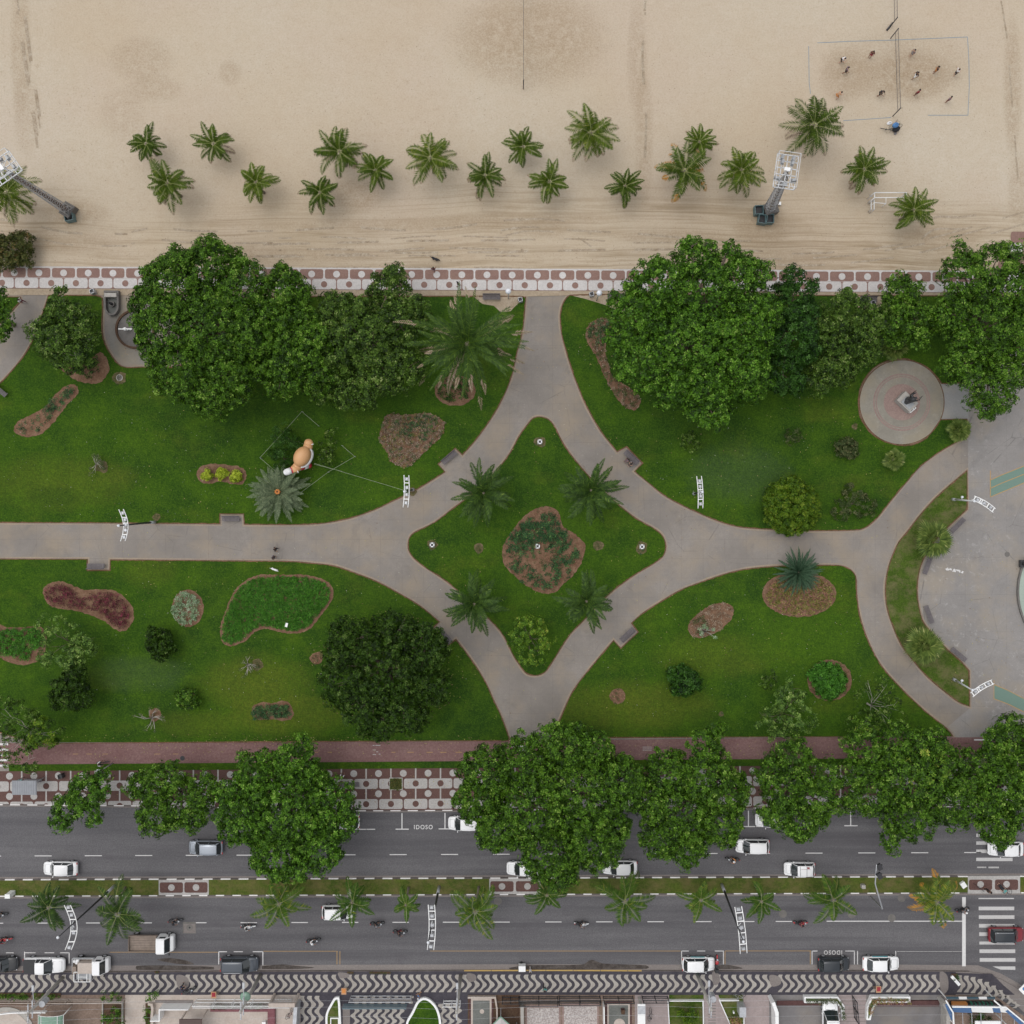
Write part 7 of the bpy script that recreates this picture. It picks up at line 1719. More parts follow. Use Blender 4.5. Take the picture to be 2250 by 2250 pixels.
def beach_box(label, px, py, a, col):
    x, y = XY(px, py); t = empty('waste_container', (x, y, -.03), a, label, 'container', 'waste containers round the masts'); mb = MB()
    for i, (dx, dy, w, d) in enumerate(((.5, 0, .06, 1.1), (-.5, 0, .06, 1.1), (0, .52, .94, .06), (0, -.52, .94, .06))): mb.box((dx, dy, .55), (w, d, 1.0))
    mb.build('tub', M[col], t); mb = MB(); mb.box((0, 0, .35), (.93, .97, .5)); mb.build('rubbish', M['black'], t)
M['tub_green'] = plain('greenish_tub', (.10, .17, .18), .5, var=.2)
beach_box('open container left of the three at the foot of the right lattice mast', 1664, 466, .05, 'tub_green'); beach_box('open container at the lower left of the right lattice mast foot', 1672, 486, -.15, 'tub_green'); beach_box('open container at the lower right of the right lattice mast foot', 1687, 485, .0, 'tub_green')
beach_box('single open container at the foot of the left lattice mast', 158, 480, .2, 'tub_green')

def lattice(label, bx, by, top, hd, L, Wd, rot, bc, flood):
    h = 15.0; b = Vector(W(bx, by)[:2] + (-.05,)); t = empty('floodlight_mast', b, 0, label, 'floodlight mast', 'lattice floodlight masts on the sand')
    tp = Vector(W(*top, h)) - b; tp.z = h
    ang = math.atan2(tp.y, tp.x)
    mb = MB(); N = 14
    def leg(f, i):
        w = (1.1 * (1 - f) + .45 * f) / 2; sx, sy = ((-1, -1), (1, -1), (1, 1), (-1, 1))[i]
        ca, sa = math.cos(ang), math.sin(ang); return Vector((tp.x * f + (sx * ca - sy * sa) * w, tp.y * f + (sx * sa + sy * ca) * w, h * f))
    for i in range(4):
        mb.tube([tuple(leg(f, i)) for f in np.linspace(0, 1, 5)], .06, 6)
        for k in range(N):
            mb.bar(leg(k / N, i), leg((k + 1) / N, (i + 1) % 4), .05); mb.bar(leg(k / N, i), leg(k / N, (i + 1) % 4), .05); mb.bar(leg(k / N, (i + 1) % 4), leg((k + 1) / N, i), .04)
    mb.build('lattice', M['galv'], t)
    mb = MB(); mb.tube([(0, 0, 0), tuple(tp * .98)], [.32, .16], 8); mb.build('core_tube', M['rust'], t, smooth=True)
    mb = MB(); mb.box((0, 0, .55), (1.7, 1.4, 1.1), ang); mb.build('plinth', M['conc_dk'], t)
    c = Vector(W(*hd, h)) - b; c.z = h
    hm = empty('head', tuple(c), rot); hm.parent = t
    mb = MB(); x0, y0 = L / 2, Wd / 2
    for y in (-y0, -y0 * .5, 0, y0 * .5, y0): mb.bar((-x0, y, 0), (x0, y, 0), .09)
    for x in np.linspace(-x0, x0, 6): mb.bar((x, -y0, 0), (x, y0, 0), .09)
    for x, s_ in ((-x0, 1), (x0, -1)):
        mb.bar((x, -y0, .9), (x, y0, .9), .05)
    for s_ in (-1, 1): mb.bar((-x0, s_ * y0, .9), (x0, s_ * y0, .9), .05)
    for x in (-x0, 0, x0):
        for s_ in (-1, 1): mb.bar((x, s_ * y0, 0), (x, s_ * y0, .9), .05)
    mb.bar((-x0, -y0, 0), (x0, y0, 0), .05); mb.bar((-x0, y0, 0), (x0, -y0, 0), .05)
    fr = mb.build('platform', M['white_metal'], hm); 
    for (x, y, a) in flood:
        mb = MB(); mb.box((x, y, .3), (.34, .62, .34), a, taper=.7); mb.box((x + .1 * math.cos(a), y + .1 * math.sin(a), .16), (.25, .66, .03), a); mb.build('floodlight', M['grey_metal'], hm)
    mb = MB(); mb.box((0.1, 0, .45), (.38, .65, .3)); mb.build('junction_box', M['white'], hm)
    return t
lattice('lattice floodlight mast on the right of the sand with a white platform head', 1690, 463, (1729, 381), (1727, 377), 3.7, 2.35, R_(82), 0, [(1.45, -.6, 1.3), (1.45, .6, 1.3), (.95, -.55, 1.4), (.95, .55, 1.4), (-.9, -.95, 0.2), (-.9, .95, -.2), (-1.5, .0, 0)])
lattice('lattice floodlight mast at the left edge with its head over a palm', 155, 466, (14, 376), (6, 372), 3.4, 2.6, R_(35), 0, [(1.2, -.6, 0), (1.2, .6, 0), (.4, -.9, 1.3), (.4, .9, 1.3), (-.8, 0, 0), (-1.2, .8, 0)])
bx_, by_ = XY(1710, 449); t = empty('plastic_stool', (bx_, by_, -.03), 0, 'small white and blue stool on the sand right of the lattice mast', 'stool'); mb = MB(); mb.box((0, 0, .42), (.5, .4, .06)); mb.build('seat', M['white'], t)
for sx in (-1, 1):
    for sy in (-1, 1): mb = MB(); mb.bar((sx * .2, sy * .15, 0), (sx * .22, sy * .17, .4), .05); mb.build('leg', M['c_blue'], t)

# exercise frame of white bars
def frame_obj():
    x, y = XY(1936, 438); t = empty('exercise_bars', (x, y, -.03), 0, 'white exercise bars on the sand under the last palm', 'exercise frame')
    P = lambda px, py, z: tuple(Vector(W(px, py, z)) - Vector((x, y, 0)))
    mb = MB()
    A, B, C, D_ = P(1922, 423, 2.4), P(1992, 423, 2.4), P(1992, 434, 2.4), P(1922, 434, 2.4)
    for a, b in ((A, B), (B, C), (C, D_), (D_, A)): mb.tube([a, b], .06, 8)
    mb.build('top_loop', M['white'], t, smooth=True)
    for p in (A, B, C, D_):
        mb = MB(); mb.tube([(p[0], p[1], 0), p], .06, 8); mb.build('post', M['white'], t, smooth=True)
    mb = MB(); q = [P(1947, 435, 1.4), P(1947, 447, 1.4), P(1922, 445, 1.4)]; mb.tube(q, .045, 8); mb.build('low_bar', M['white'], t, smooth=True)
    for p in q[1:]: mb = MB(); mb.tube([(p[0], p[1], 0), p], .045, 8); mb.build('post', M['white'], t, smooth=True)
    for xx, z_ in ((1921, 1.5), (1914.5, 1.1)):
        mb = MB(); a, b = P(xx, 439, z_), P(xx, 460, z_); mb.tube([a, b], .06, 8); mb.build('parallel_bar', M['white'], t, smooth=True)
        for p in (a, b): mb = MB(); mb.tube([(p[0], p[1], 0), p], .05, 8); mb.build('post', M['galv'], t, smooth=True)
    mb = MB(); mb.tube([P(1911, 427, .6), P(1913, 431, 2.0), P(1918, 432, 2.0)], .04, 6); mb.build('rung', M['galv'], t, smooth=True)
frame_obj()

# volleyball net, court tape
def net(label, p0, p1, h=2.4, top=.9, posts=True):
    a = Vector(W(*p0)[:2] + (-.03,)); b = Vector(W(*p1)[:2] + (-.03,)); m_ = (a + b) / 2
    t = empty('volleyball_net', m_, 0, label, 'net', 'volleyball nets'); a -= m_; b -= m_
    for p in (a, b):
        mb = MB(); mb.tube([(p.x, p.y, -.2), (p.x, p.y, h + .1)], .06, 8); mb.build('post', M['dark_metal'], t, smooth=True)
    d = (b - a)
    mb = MB()
    for z in np.linspace(h - top, h, 5): mb.bar((a.x, a.y, z), (b.x, b.y, z), .006, .006)
    n = int(d.length / .5)
    for k in range(n + 1): q = a + d * k / n; mb.bar((q.x, q.y, h - top), (q.x, q.y, h), .010, .010)
    mb.build('netting', M['c_grey'], t)
    for z in (h, h - top): mb = MB(); mb.bar((a.x, a.y, z), (b.x, b.y, z), .035, .05); mb.build('tape', M['dark_metal'], t)
net('net across the middle of the volleyball court', (1957, 84), (1962, 255))
net('long net above the centre of the sand running out of the frame', (1150, 195), (1150, -120))
net('net of the neighbouring court cut by the top edge', (1955, 60), (1954, -90))
mb = MB()
tp_ = M['tape_blue'] = plain('blue_court_tape', (.20, .27, .31), .8)
def tape(pts):
    p = [XY(*q) for q in pts]; band(mb, offset(p, .035, False), offset(p, -.035, False), -.028, -.010, 0, False)
tape([(1796, 94), (1870, 90.5), (1960, 88), (2126, 81)]); tape([(2126, 81), (2129, 130), (2130, 190), (2127, 253)]); tape([(2127, 253), (2039, 253)]); tape([(1777, 101), (1778, 180), (1781, 206)]); tape([(1853, 265), (1900, 262), (1958, 258)])
mb.build('court_tape', tp_, label='thin blue tape marking the volleyball court on the sand', category='court line') if False else tag(mb.build('court_tape', tp_), 'thin blue tape marking the volleyball court on the sand', 'court line')
def stick(label, a, b, nm, cat, mat, r=.05, z=.05):
    A_, B_ = Vector(W(*a)[:2] + (z,)), Vector(W(*b)[:2] + (z,)); mb = MB(); mb.tube([tuple(A_), tuple((A_ + B_) / 2 + Vector((0.03, 0, .03))), tuple(B_)], [r, r * 1.1, r * .7], 7); return tag(mb.build(nm, M[mat], smooth=True, origin=tuple(A_)), label, cat)
stick('dark plank lying on the sand above the volleyball court', (1948, 67), (1961, 50), 'plank', 'plank', 'dark_metal', .12)
stick('dark stick lying by the bicycles on the sand', (1962, 276), (1972, 263), 'stick', 'stick', 'wood', .06)
def bag(label, px, py, mat, r=(.35, .28, .22), z=-.03, nm='sports_bag'):
    x, y = XY(px, py); t = empty(nm, (x, y, z), .3, label, 'bag', 'bags on the sand'); mb = MB(); mb.ell((0, 0, r[2] * .8), r, n=12, m=8); mb.build('bag_body', M[mat], t, smooth=True)
    mb = MB(); mb.torus((0, 0, r[2] * 1.5), r[0] * .4, .02, 'y', 14, 5); mb.build('handle', M['black'], t, smooth=True)
bag('bright blue bag lying on the bicycles', 1962, 281, 'c_blue', (.42, .33, .35), .55); bag('black bag under the blue one', 1967, 286, 'c_black', (.5, .35, .4), .0)
bag('white sun hat shaped bag above the bicycles', 1954, 271, 'c_white', (.36, .22, .12))
bag('small dark bag below the bicycles', 1967, 294, 'c_grey', (.2, .15, .12))
# dark dog on the sand: four legged, mid stride
def dog(label, px, py, ang, mat, s=1.0, z=-.03):
    t = empty('dog', W(px, py)[:2] + (z,), R_(ang), label, 'dog')
    P = [(-.30, 0, .46), (-.05, 0, .47), (.22, 0, .46), (.36, 0, .54), (.46, 0, .62), (.60, 0, .58), (-.48, 0, .52), (-.66, 0, .60)]
    E = [(0, 1), (1, 2), (2, 3), (3, 4), (4, 5), (0, 6), (6, 7)]; r = [.12, .12, .15, .08, .085, .035, .03, .018]
    for s_ in (-1, 1):
        f = .08 * s_; i = len(P); P += [(.22, s_ * .09, .36), (.26 + f, s_ * .09, .20), (.22 + f, s_ * .09, .03), (.28 + f, s_ * .09, .02)]; E += [(2, i), (i, i + 1), (i + 1, i + 2), (i + 2, i + 3)]; r += [.06, .035, .028, .028]
        i = len(P); P += [(-.28 - f, s_ * .09, .34), (-.20 - f, s_ * .09, .26), (-.36 - f, s_ * .09, .16), (-.32 - f, s_ * .09, .02)]; E += [(0, i), (i, i + 1), (i + 1, i + 2), (i + 2, i + 3)]; r += [.075, .05, .028, .028]
    me = bpy.data.meshes.new('dog_skeleton'); me.from_pydata([tuple(c * s for c in p) for p in P], E, []); o = bpy.data.objects.new('body', me); COL.objects.link(o); o.parent = t
    o.modifiers.new('s', 'SKIN').use_smooth_shade = True
    for i, v in enumerate(me.skin_vertices[0].data): v.radius = (r[i] * s, r[i] * s); v.use_root = i == 0
    o.modifiers.new('d', 'SUBSURF').render_levels = 1
    dg = bpy.context.evaluated_depsgraph_get(); m2 = bpy.data.meshes.new_from_object(o.evaluated_get(dg)); o.modifiers.clear(); o.data = m2; m2.materials.append(M[mat])
    for s_ in (-1, 1): mb = MB(); mb.ell((.44 * s, s_ * .06 * s, .70 * s), (.03 * s, .02 * s, .06 * s), n=6, m=4); mb.build('ear', M[mat], t, smooth=True)
dog('long dark dog trotting on the sand above the promenade walker', 957, 571, -22, 'c_black', 1.15)
dog('small white dog standing on the grass below the two walkers', 605, 1251, -20, 'c_white', .95, .05)
def garden_sign(label, px, py, a): 
    x, y = XY(px, py); t = empty('garden_sign', (x, y, .05), a, label, 'sign'); mb = MB(); mb.box((0, 0, .55), (.5, .3, .04)); mb.build('panel', M['white'], t)
    for s_ in (-1, 1): mb = MB(); mb.bar((s_ * .2, 0, 0), (s_ * .2, 0, .54), .04); mb.build('leg', M['galv'], t)
garden_sign('small white tilted sign panel in the bright green kidney bed', 632, 1372, 1.3)
# square lamps of the central diamond
for x, y, lab in ((1186, 971, 'square white ground lamp at the top of the central diamond'), (950, 1197, 'square white ground lamp at the left of the central diamond'), (1410, 1201, 'square white ground lamp at the right of the central diamond'), (1181, 1200, 'square pale ground lamp in the middle of the central bed')):
    X_, Y_ = XY(x, y); t = empty('ground_lamp', (X_, Y_, .05), 0, lab, 'lamp', 'square ground lamps'); mb = MB()
    for i in range(4): a = i * math.pi / 2; mb.box((.22 * math.cos(a), .22 * math.sin(a), .2), (.14, .57, .35), a + (0 if i % 2 else 0))
    mb.build('casing', M['white'], t); mb = MB(); mb.disc((0, 0), .15, .05, .30, 16); mb.build('lens', M['dark_metal'], t)
# drain with a pale ring
x, y = XY(263, 830); t = empty('drain_cover', (x, y, .05), 0, 'round dark drain cover on the upper left lawn', 'drain cover'); mb = MB(); mb.disc((0, 0), .42, 0, .06, 24); mb.build('ring', M['conc'], t); mb = MB(); mb.disc((0, 0), .32, 0, .075, 24); mb.build('lid', M['conc_dk'], t)

# stone basin and small fountain at the upper left
mb = MB(); c = XY(292, 735)
w = PW(smooth_poly([(226, 655, 1), (276, 655, 1), (276, 690), (330, 660), (380, 700), (375, 770), (330, 800), (285, 797), (250, 775), (238, 735), (243, 700), (228, 672)]))
mb = MB(); mb.prism(w, 0.0, .012); mb.build('fountain_paving', m_concrete('fountain_concrete', (.25, .235, .21), joint=0, crack=.1, tone=.2), kind='structure')
x, y = XY(298, 724); t = empty('round_fountain', (x, y, 0), 0, 'round dark stone fountain basin half under the huge tree', 'fountain')
mb = MB(); cc = (0, 0)
o_ = [(2.45 * math.cos(a), 2.45 * math.sin(a)) for a in np.linspace(0, 2 * math.pi, 49)[:-1]]; i_ = [(p[0] * .90, p[1] * .90) for p in o_]
band(mb, o_, i_, 0, .35); mb.build('rim', M['soil_dk'], t); mb = MB(); mb.disc((0, 0), 2.22, 0, .12, 48); mb.build('basin_floor', M['conc_dk'], t)
mb = MB(); mb.tube([(-.55, -.1, .1), (-.55, -.1, .9)], .07, 8); mb.ell((-.95, -.12, 1.0), (.22, .22, .18), n=14, m=8); mb.bar((-1.75, -.12, .95), (-.1, -.12, .95), .14, .10); mb.bar((-.95, -.12, .1), (-.95, -.12, .9), .12); mb.build('spout', M['white'], t, smooth=False)
x, y = XY(249, 668); t = empty('stone_fountain', (x, y, 0), 0, 'small horseshoe shaped stone basin with a dark statue, next to the promenade', 'fountain')
out_ = smooth_poly([(233, 641, 1), (265, 641, 1), (265, 680), (258, 692), (249, 695), (240, 692), (234, 680)], step=3); w = [(p[0] - x, p[1] - y) for p in PW(out_)]
if area2(w) < 0: w = w[::-1]
mb = MB(); band(mb, w, offset(w, .22), 0, .7); mb.build('wall', M['conc_dk'], t); mb = MB(); mb.prism(offset(w, .15), 0, .10); mb.build('basin_floor', M['mat_green'], t)
mb = MB(); mb.box((0, .95, .5), (1.5, .5, .82)); mb.build('back_block', M['conc'], t)
mb = MB(); mb.disc((0, -.1), .35, 0, .5, 16); mb.build('plinth', M['conc_dk'], t)
mb = MB(); mb.tube([(0, -.1, .5), (.02, -.1, .8), (0, -.08, 1.1), (.02, -.1, 1.3)], [.2, .17, .14, .05], 10); mb.ell((.02, -.1, 1.42), (.1, .1, .13), n=10, m=6); mb.tube([(0, -.1, 1.15), (-.28, .1, 1.0)], [.07, .04], 6); mb.tube([(0, -.1, 1.15), (.28, -.2, 1.25)], [.07, .04], 6); mb.build('figure', M['dark_metal'], t, smooth=True)

# statue on its plinth
x, y = XY(1986, 885); t = empty('statue', (x, y, .09), R_(46), 'dark winged statue on a grey plinth in the paved circle', 'statue')
mb = MB(); mb.box((0, 0, .55), (1.55, 2.2, 1.1)); mb.build('plinth', M['conc'], t, smooth=False); t.children[0].rotation_euler = (0, 0, 0)
mb = MB(); mb.box((-.15, -.1, 1.16), (.95, 1.4, .12)); mb.build('step', M['grey_metal'], t)
mb = MB(); mb.tube([(.15, .1, 1.2), (.15, .05, 1.8), (.2, 0, 2.4), (.25, 0, 2.8)], [.45, .38, .34, .14], 12); mb.ell((.3, 0, 3.0), (.17, .15, .2), n=12, m=8); mb.tube([(.2, .25, 2.55), (.6, .45, 2.3), (1.0, .35, 2.6)], [.12, .09, .06], 8); mb.tube([(.2, -.25, 2.55), (.5, -.5, 2.2)], [.12, .07], 8); mb.tube([(-.2, .1, 1.2), (-.25, .3, 2.1)], [.3, .12], 8); mb.build('figure', M['dark_metal'], t, smooth=True)
for s_ in (-1, 1): mb = MB(); mb.loft([[(0, s_ * .2, 2.5), (.0, s_ * .25, 2.1), (.03, s_ * .2, 2.3)], [(.55, s_ * .55, 2.7), (.5, s_ * .6, 1.9), (.58, s_ * .55, 2.3)], [(1.25, s_ * .5, 2.6), (1.2, s_ * .52, 2.3), (1.27, s_ * .48, 2.4)]]); mb.build('wing', M['dark_metal'], t, smooth=True)
x, y = XY(1997, 897); t = empty('memorial_stone', (x, y, .09), R_(40), 'white framed black memorial tile stone beside the statue plinth', 'memorial')
mb = MB(); mb.box((0, 0, .3), (.95, .95, .6)); mb.build('block', M['white'], t); mb = MB(); mb.box((0, 0, .605), (.72, .72, .03)); mb.build('inset', M['black'], t)
for dx, dy, r in ((.12, -.22, .14), (-.15, .0, .09), (.05, .2, .06)): mb = MB(); mb.ell((dx, dy, .62), (r, r, .04), n=12, m=4); mb.build('spot', M['white'], t)
# sculpture cut by the right edge on the pale basin
x, y = XY(2250, 1238); t = empty('basin_sculpture', (x, y, .3), 0, 'dark sculpture on the rim of the pale round basin at the right edge', 'sculpture')
mb = MB(); mb.box((0, 0, .2), (1.6, .9, .4)); mb.build('base', M['dark_metal'], t)
mb = MB(); mb.tube([(-.4, 0, .4), (-.5, .1, .9), (-.35, .2, 1.3)], [.25, .2, .12], 8); mb.tube([(.2, 0, .4), (.3, .5, .9), (.2, .6, 1.5)], [.3, .22, .1], 8); mb.ell((-.3, .2, 1.45), (.14, .14, .17), n=10, m=6); mb.build('figure', M['dark_metal'], t, smooth=True)

# inflatable gingerbread figure and candy cane inside its rope square
cx, cy = XY(675, 1006); t = empty('inflatable_figure', (cx, cy, .05), R_(62), 'orange brown inflatable gingerbread figure with white icing bands on the lawn', 'inflatable')
M['ginger'] = plain('orange_inflatable', (.58, .32, .15), .45, var=.05)
mb = MB(); mb.v = []
body = [(0, 0, 1.2, .62, 1.05, 1.2), (.95 * 0, 1.15, 1.3, .48, .5, .75), (0, -1.25, 1.3, .48, .52, .7), (0, 0, 2.9, .95, 1.15, .95)]
for k, (x_, y_, z_, rx, ry, rz) in enumerate(((0, 0, 1.3, 1.25, .70, 1.2), (0, 0, 2.9, 1.30, .98, 1.0))): mb.ell((x_, y_, z_), (rx, ry, rz), n=24, m=16)
for s_ in (-1, 1): mb.tube([(s_ * .75, 0, 1.9), (s_ * 1.35, .08, 2.15), (s_ * 1.75, .15, 2.4)], [.52, .58, .54], 14); mb.ell((s_ * 1.80, .15, 2.42), (.54, .58, .50), n=14, m=10); mb.ell((s_ * .5, 0, .3), (.42, .5, .32), n=12, m=8)
mb.build('figure', M['ginger'], t, smooth=True)
for i, z_ in enumerate((1.5, 2.15)):
    mb = MB(); mb.tube([((1.25 + .05 * i) * math.cos(a), (.82 + .12 * i) * math.sin(a) - .10, z_ + .3 * i + .1 * math.sin(3 * a)) for a in np.linspace(-2.9, -.25, 12)], .12, 6); mb.build('icing_band', M['c_white'], t, smooth=True)
for s_ in (-1, 1): mb = MB(); mb.tube([(s_ * 1.95, -.30, 2.0), (s_ * 1.98, -.42, 2.5), (s_ * 1.85, -.34, 2.8)], .07, 6); mb.build('cuff', M['c_white'], t, smooth=True)
M['cane_red'] = plain('candy_red', (.50, .03, .05), .35)
cx, cy = XY(662, 1031); t = empty('candy_cane', (cx, cy, .05), R_(22), 'inflatable red and white candy cane beside the gingerbread figure', 'inflatable')
pts = [(1.25, 0, .2), (.95, 0, .7), (.6, 0, 1.2), (.2, 0, 1.7), (-.25, 0, 2.2), (-.75, 0, 2.6), (-1.25, 0, 2.75)]
for i in range(6): mb = MB(); mb.tube([pts[i], pts[i + 1]], .40 if i > 3 else .34, 14); mb.build('stripe', M['c_white' if i % 2 else 'cane_red'], t, smooth=True)
mb = MB(); mb.ell((-1.3, 0, 2.75), (.38, .40, .38), n=14, m=8); mb.build('tip', M['c_white'], t, smooth=True)
def rope(label, pts, posts=True):
    P = [Vector(W(px, py)[:2] + (.05,)) for px, py in pts]; t = empty('rope_fence', P[0], 0, label, 'rope fence'); o = P[0]
    for p in P: mb = MB(); q = p - o; mb.tube([(q.x, q.y, 0), (q.x, q.y, 1.0)], .035, 6); mb.build('stake', M['galv'], t, smooth=True)
    mb = MB()
    for a, b in zip(P, P[1:]): a, b = a - o, b - o; mb.tube([(a.x, a.y, .9), tuple((a + b) / 2 + Vector((0, 0, .82))), (b.x, b.y, .9)], .022, 5)
    mb.build('rope', M['c_tan'] if False else M['rope'], t, smooth=True)
M['rope'] = plain('pale_rope', (.30, .33, .24), .9)
rope('pale rope fence on stakes round the inflatable figure, upper sides', [(576, 1006), (667, 906), (703, 937)])
rope('pale rope fence on stakes round the inflatable figure, lower right sides', [(754, 980), (782, 1004), (724, 1038), (664, 1083)])
rope('pale rope fence on stakes round the inflatable figure, lower left side', [(577, 1008), (609, 1036)])
for a, b, z0_, z1_, lab in (((690, 1018), (893, 1079), 2.2, 8.6, 'cable running from the inflatable figure to the garden lamp mast'), ((690, 1020), (752, 1036), 2.0, .4, 'guy line pegged on the right of the inflatable figure'), ((655, 970), (678, 982), .1, 2.6, 'guy line pegged above the inflatable figure')):
    A_, B_ = Vector(W(*a, z0_)), Vector(W(*b, z1_)); mb = MB(); m_ = (A_ + B_) / 2 - Vector((0, 0, .25)); mb.tube([tuple(A_), tuple(m_), tuple(B_)], .016, 5); tag(mb.build('guy_line', M['rope'], origin=tuple(A_)), lab, 'cable')
tree('dark_shrub', 'very dark feathery bush left of the inflatable figure, upper one', 'shrub', [(533, 812, 14), (545, 828, 14), (527, 830, 12), (556, 838, 10)], 2.4, 'leaf_black', seed=41, r0=.06, clump=.4, dens=2.5, leaf=.3, wid=.06, gap=.3, fill=False, zmin=.6)
tree('dark_shrub', 'very dark feathery bush left of the inflatable figure, lower one', 'shrub', [(535, 862, 14), (520, 858, 13), (552, 868, 11), (528, 880, 9)], 2.2, 'leaf_black', seed=42, r0=.06, clump=.4, dens=2.5, leaf=.3, wid=.06, gap=.3, fill=False, zmin=.6)

# bus shelter roof, median items, traffic light, small posts
x, y = XY(76, 1718); t = empty('bus_shelter', (x, y, 0), 0, 'bus shelter with a flat grey metal roof on the mosaic pavement', 'bus shelter')
mb = MB(); mb.box((0, 0, 2.5), (3.0, 1.75, .10))
for i in range(11): mb.box((-1.4 + i * .28, 0, 2.56), (.03, 1.7, .03))
mb.build('roof', M['grey_metal'], t); t.children[0].data.materials[0] = plain('grey_roof_sheet', (.24, .25, .27), .5, var=.12, scale=1.2)
for sx in (-1.3, 1.3): mb = MB(); mb.tube([(sx, .6, 0), (sx, .6, 2.45)], .05, 8); mb.build('post', M['galv'], t, smooth=True)
mb = MB(); mb.box((0, .3, .45), (2.2, .4, .06)); mb.box((-.9, .3, .22), (.08, .3, .4)); mb.box((.9, .3, .22), (.08, .3, .4)); mb.build('seat', M['bench_wood'], t)
for px, py, lab in ((50, 1740, 'pale lump of rolled cloth left of the bus shelter'), (44, 1716, 'pale bag leaning on the left end of the bus shelter')): bag(lab, px, py, 'c_teal' if py < 1730 else 'c_white', (.4, .25, .22), 0.0, 'cloth_bundle')
def box_obj(nm, label, cat, px, py, z, size, mat, group=None, lid=None, rz=0):
    x, y = XY(px, py); t = empty(nm, (x, y, z), rz, label, cat, group); mb = MB(); mb.box((0, 0, size[2] / 2), size, taper=.94); mb.build('housing', M[mat], t); mb = MB(); mb.box((0, 0, size[2] + .02), (size[0] * 1.02, size[1] * 1.02, .05)); mb.build('lid', M[lid or mat], t); return t
box_obj('utility_cabinet', 'white utility cabinet on the median at the left', 'cabinet', 29, 1960, .07, (.62, .5, 1.3), 'white', 'median cabinets')
box_obj('utility_cabinet', 'pale utility cabinet on the median above the yellowish palm', 'cabinet', 772, 1957, .07, (.55, .5, 1.0), 'conc', 'median cabinets')
box_obj('utility_cabinet', 'small pale box on the median left of the traffic lights', 'cabinet', 1894, 1945, .07, (.45, .45, .5), 'conc', 'median cabinets')
box_obj('stone_marker', 'pale wedge shaped stone at the end of the median before the zebra crossing', 'stone', 2114, 1942, .07, (.6, .7, .35), 'white', rz=.6)
def road_signal():
    x, y = XY(1913, 1969); t = empty('traffic_light', (x, y, 0), 0, 'traffic light mast leaning over the far carriageway with two black heads', 'traffic light')
    a = Vector(W(1923, 1942, 4.2)) - Vector((x, y, 0)); b = Vector(W(1926, 1900, 6.2)) - Vector((x, y, 0))
    mb = MB(); mb.tube([(0, 0.0, 0), (0, 0, 3.8), tuple(a), tuple(b)], [.10, .09, .08, .06], 8); mb.build('pole', M['galv'], t, smooth=True)
    for k in (0, 1):
        q = b + Vector((.42, -.35 - k * 1.05, -.2)); mb = MB(); mb.box(tuple(q), (.55, .7, .35), .5); mb.box((q.x - .3, q.y + .1, q.z), (.25, .06, .06)); h_ = mb.build('signal_head', M['black'], t)
        for j in range(2): mb = MB(); mb.tube([(q.x + .2, q.y - .2 + j * .4, q.z - .1), (q.x + .35, q.y - .2 + j * .4, q.z - .1)], .1, 8); mb.build('visor', M['black'], h_)
road_signal()
def signpost(label, px, py, a):
    x, y = XY(px, py); t = empty('sign_post', (x, y, 0), a, label, 'sign post'); mb = MB(); mb.tube([(0, 0, 0), (0, 0, 3.2)], .05, 8); mb.build('post', M['galv'], t, smooth=True); mb = MB(); mb.box((0, 0, 3.0), (.9, .06, .5)); mb.build('plate', M['white'], t)
signpost('pedestrian signal post at the upper pavement, left of the shelter tree', 240, 1690, .8); signpost('thin sign post on the pavement under the right street trees', 1658, 1692, 1.3)
def planter_grass():
    x, y = XY(870, 1722); t = empty('tree_pit', (x, y, 0), 0, 'square planted pit with scrubby grass in the mosaic pavement', 'planter'); mb = MB()
    o_ = [(-.85, -.78), (.85, -.78), (.85, .78), (-.85, .78)]; band(mb, o_, offset(o_, .1), 0, .1); mb.build('edge', M['conc'], t); mb = MB(); mb.prism(offset(o_, .1), 0, .05); mb.build('soil', M['grass_dry'], t)
    P = rng.uniform(-.6, .6, (80, 2)); C = np.concatenate([P, np.full((80, 1), .15)], 1); cl = Cloud(); cl.add(*rosettes(C, np.tile([[0, 0, 1.]], (80, 1)), 5, .25, .08, rng)); tag(cl.mesh('weeds', [M['leaf_dry']], t), kind='stuff')
planter_grass()
# ================================================================ FRONT GARDENS ALONG THE SOUTH PAVEMENT
BT = 2420   # how far (px) the plots run below the frame
def flat(name, pts, mat, z=0.0, z0=-.35): 
    mb = MB(); mb.prism(PW(pts), z0, z); return struct(mb, name, M[mat])
R4 = lambda x0, x1, y0, y1: [(x0, y0), (x1, y0), (x1, y1), (x0, y1)]
flat('yard_paving', R4(-700, 165, 2186, BT), 'brown_paving', .02); flat('yard_paving', R4(165, 275, 2186, BT), 'brown_paving', .015)
flat('yard_paving', R4(275, 339, 2186, BT), 'tile_beige', .02); flat('yard_paving', R4(339, 600, 2186, BT), 'tile_beige', .025)
flat('yard_paving', R4(600, 660, 2186, BT), 'tile_beige', .02)
flat('yard_paving', R4(1028, 1142, 2186, BT), 'soil_dk', .01); flat('yard_paving', R4(1142, 1395, 2186, BT), 'brown_paving', .015)
flat('yard_paving', R4(1395, 1470, 2186, BT), 'tile_mauve', .02); flat('lawn', R4(1470, 1546, 2186, BT), 'grass_dry', .04)
flat('yard_paving', [(1546, 2186), (1578, 2186), (1604, 2250), (1640, BT), (1552, BT)], 'tile_mauve', .03); flat('lawn', [(1578, 2186), (1633, 2186), (1633, BT), (1640, BT), (1604, 2250)], 'grass_dry', .04)
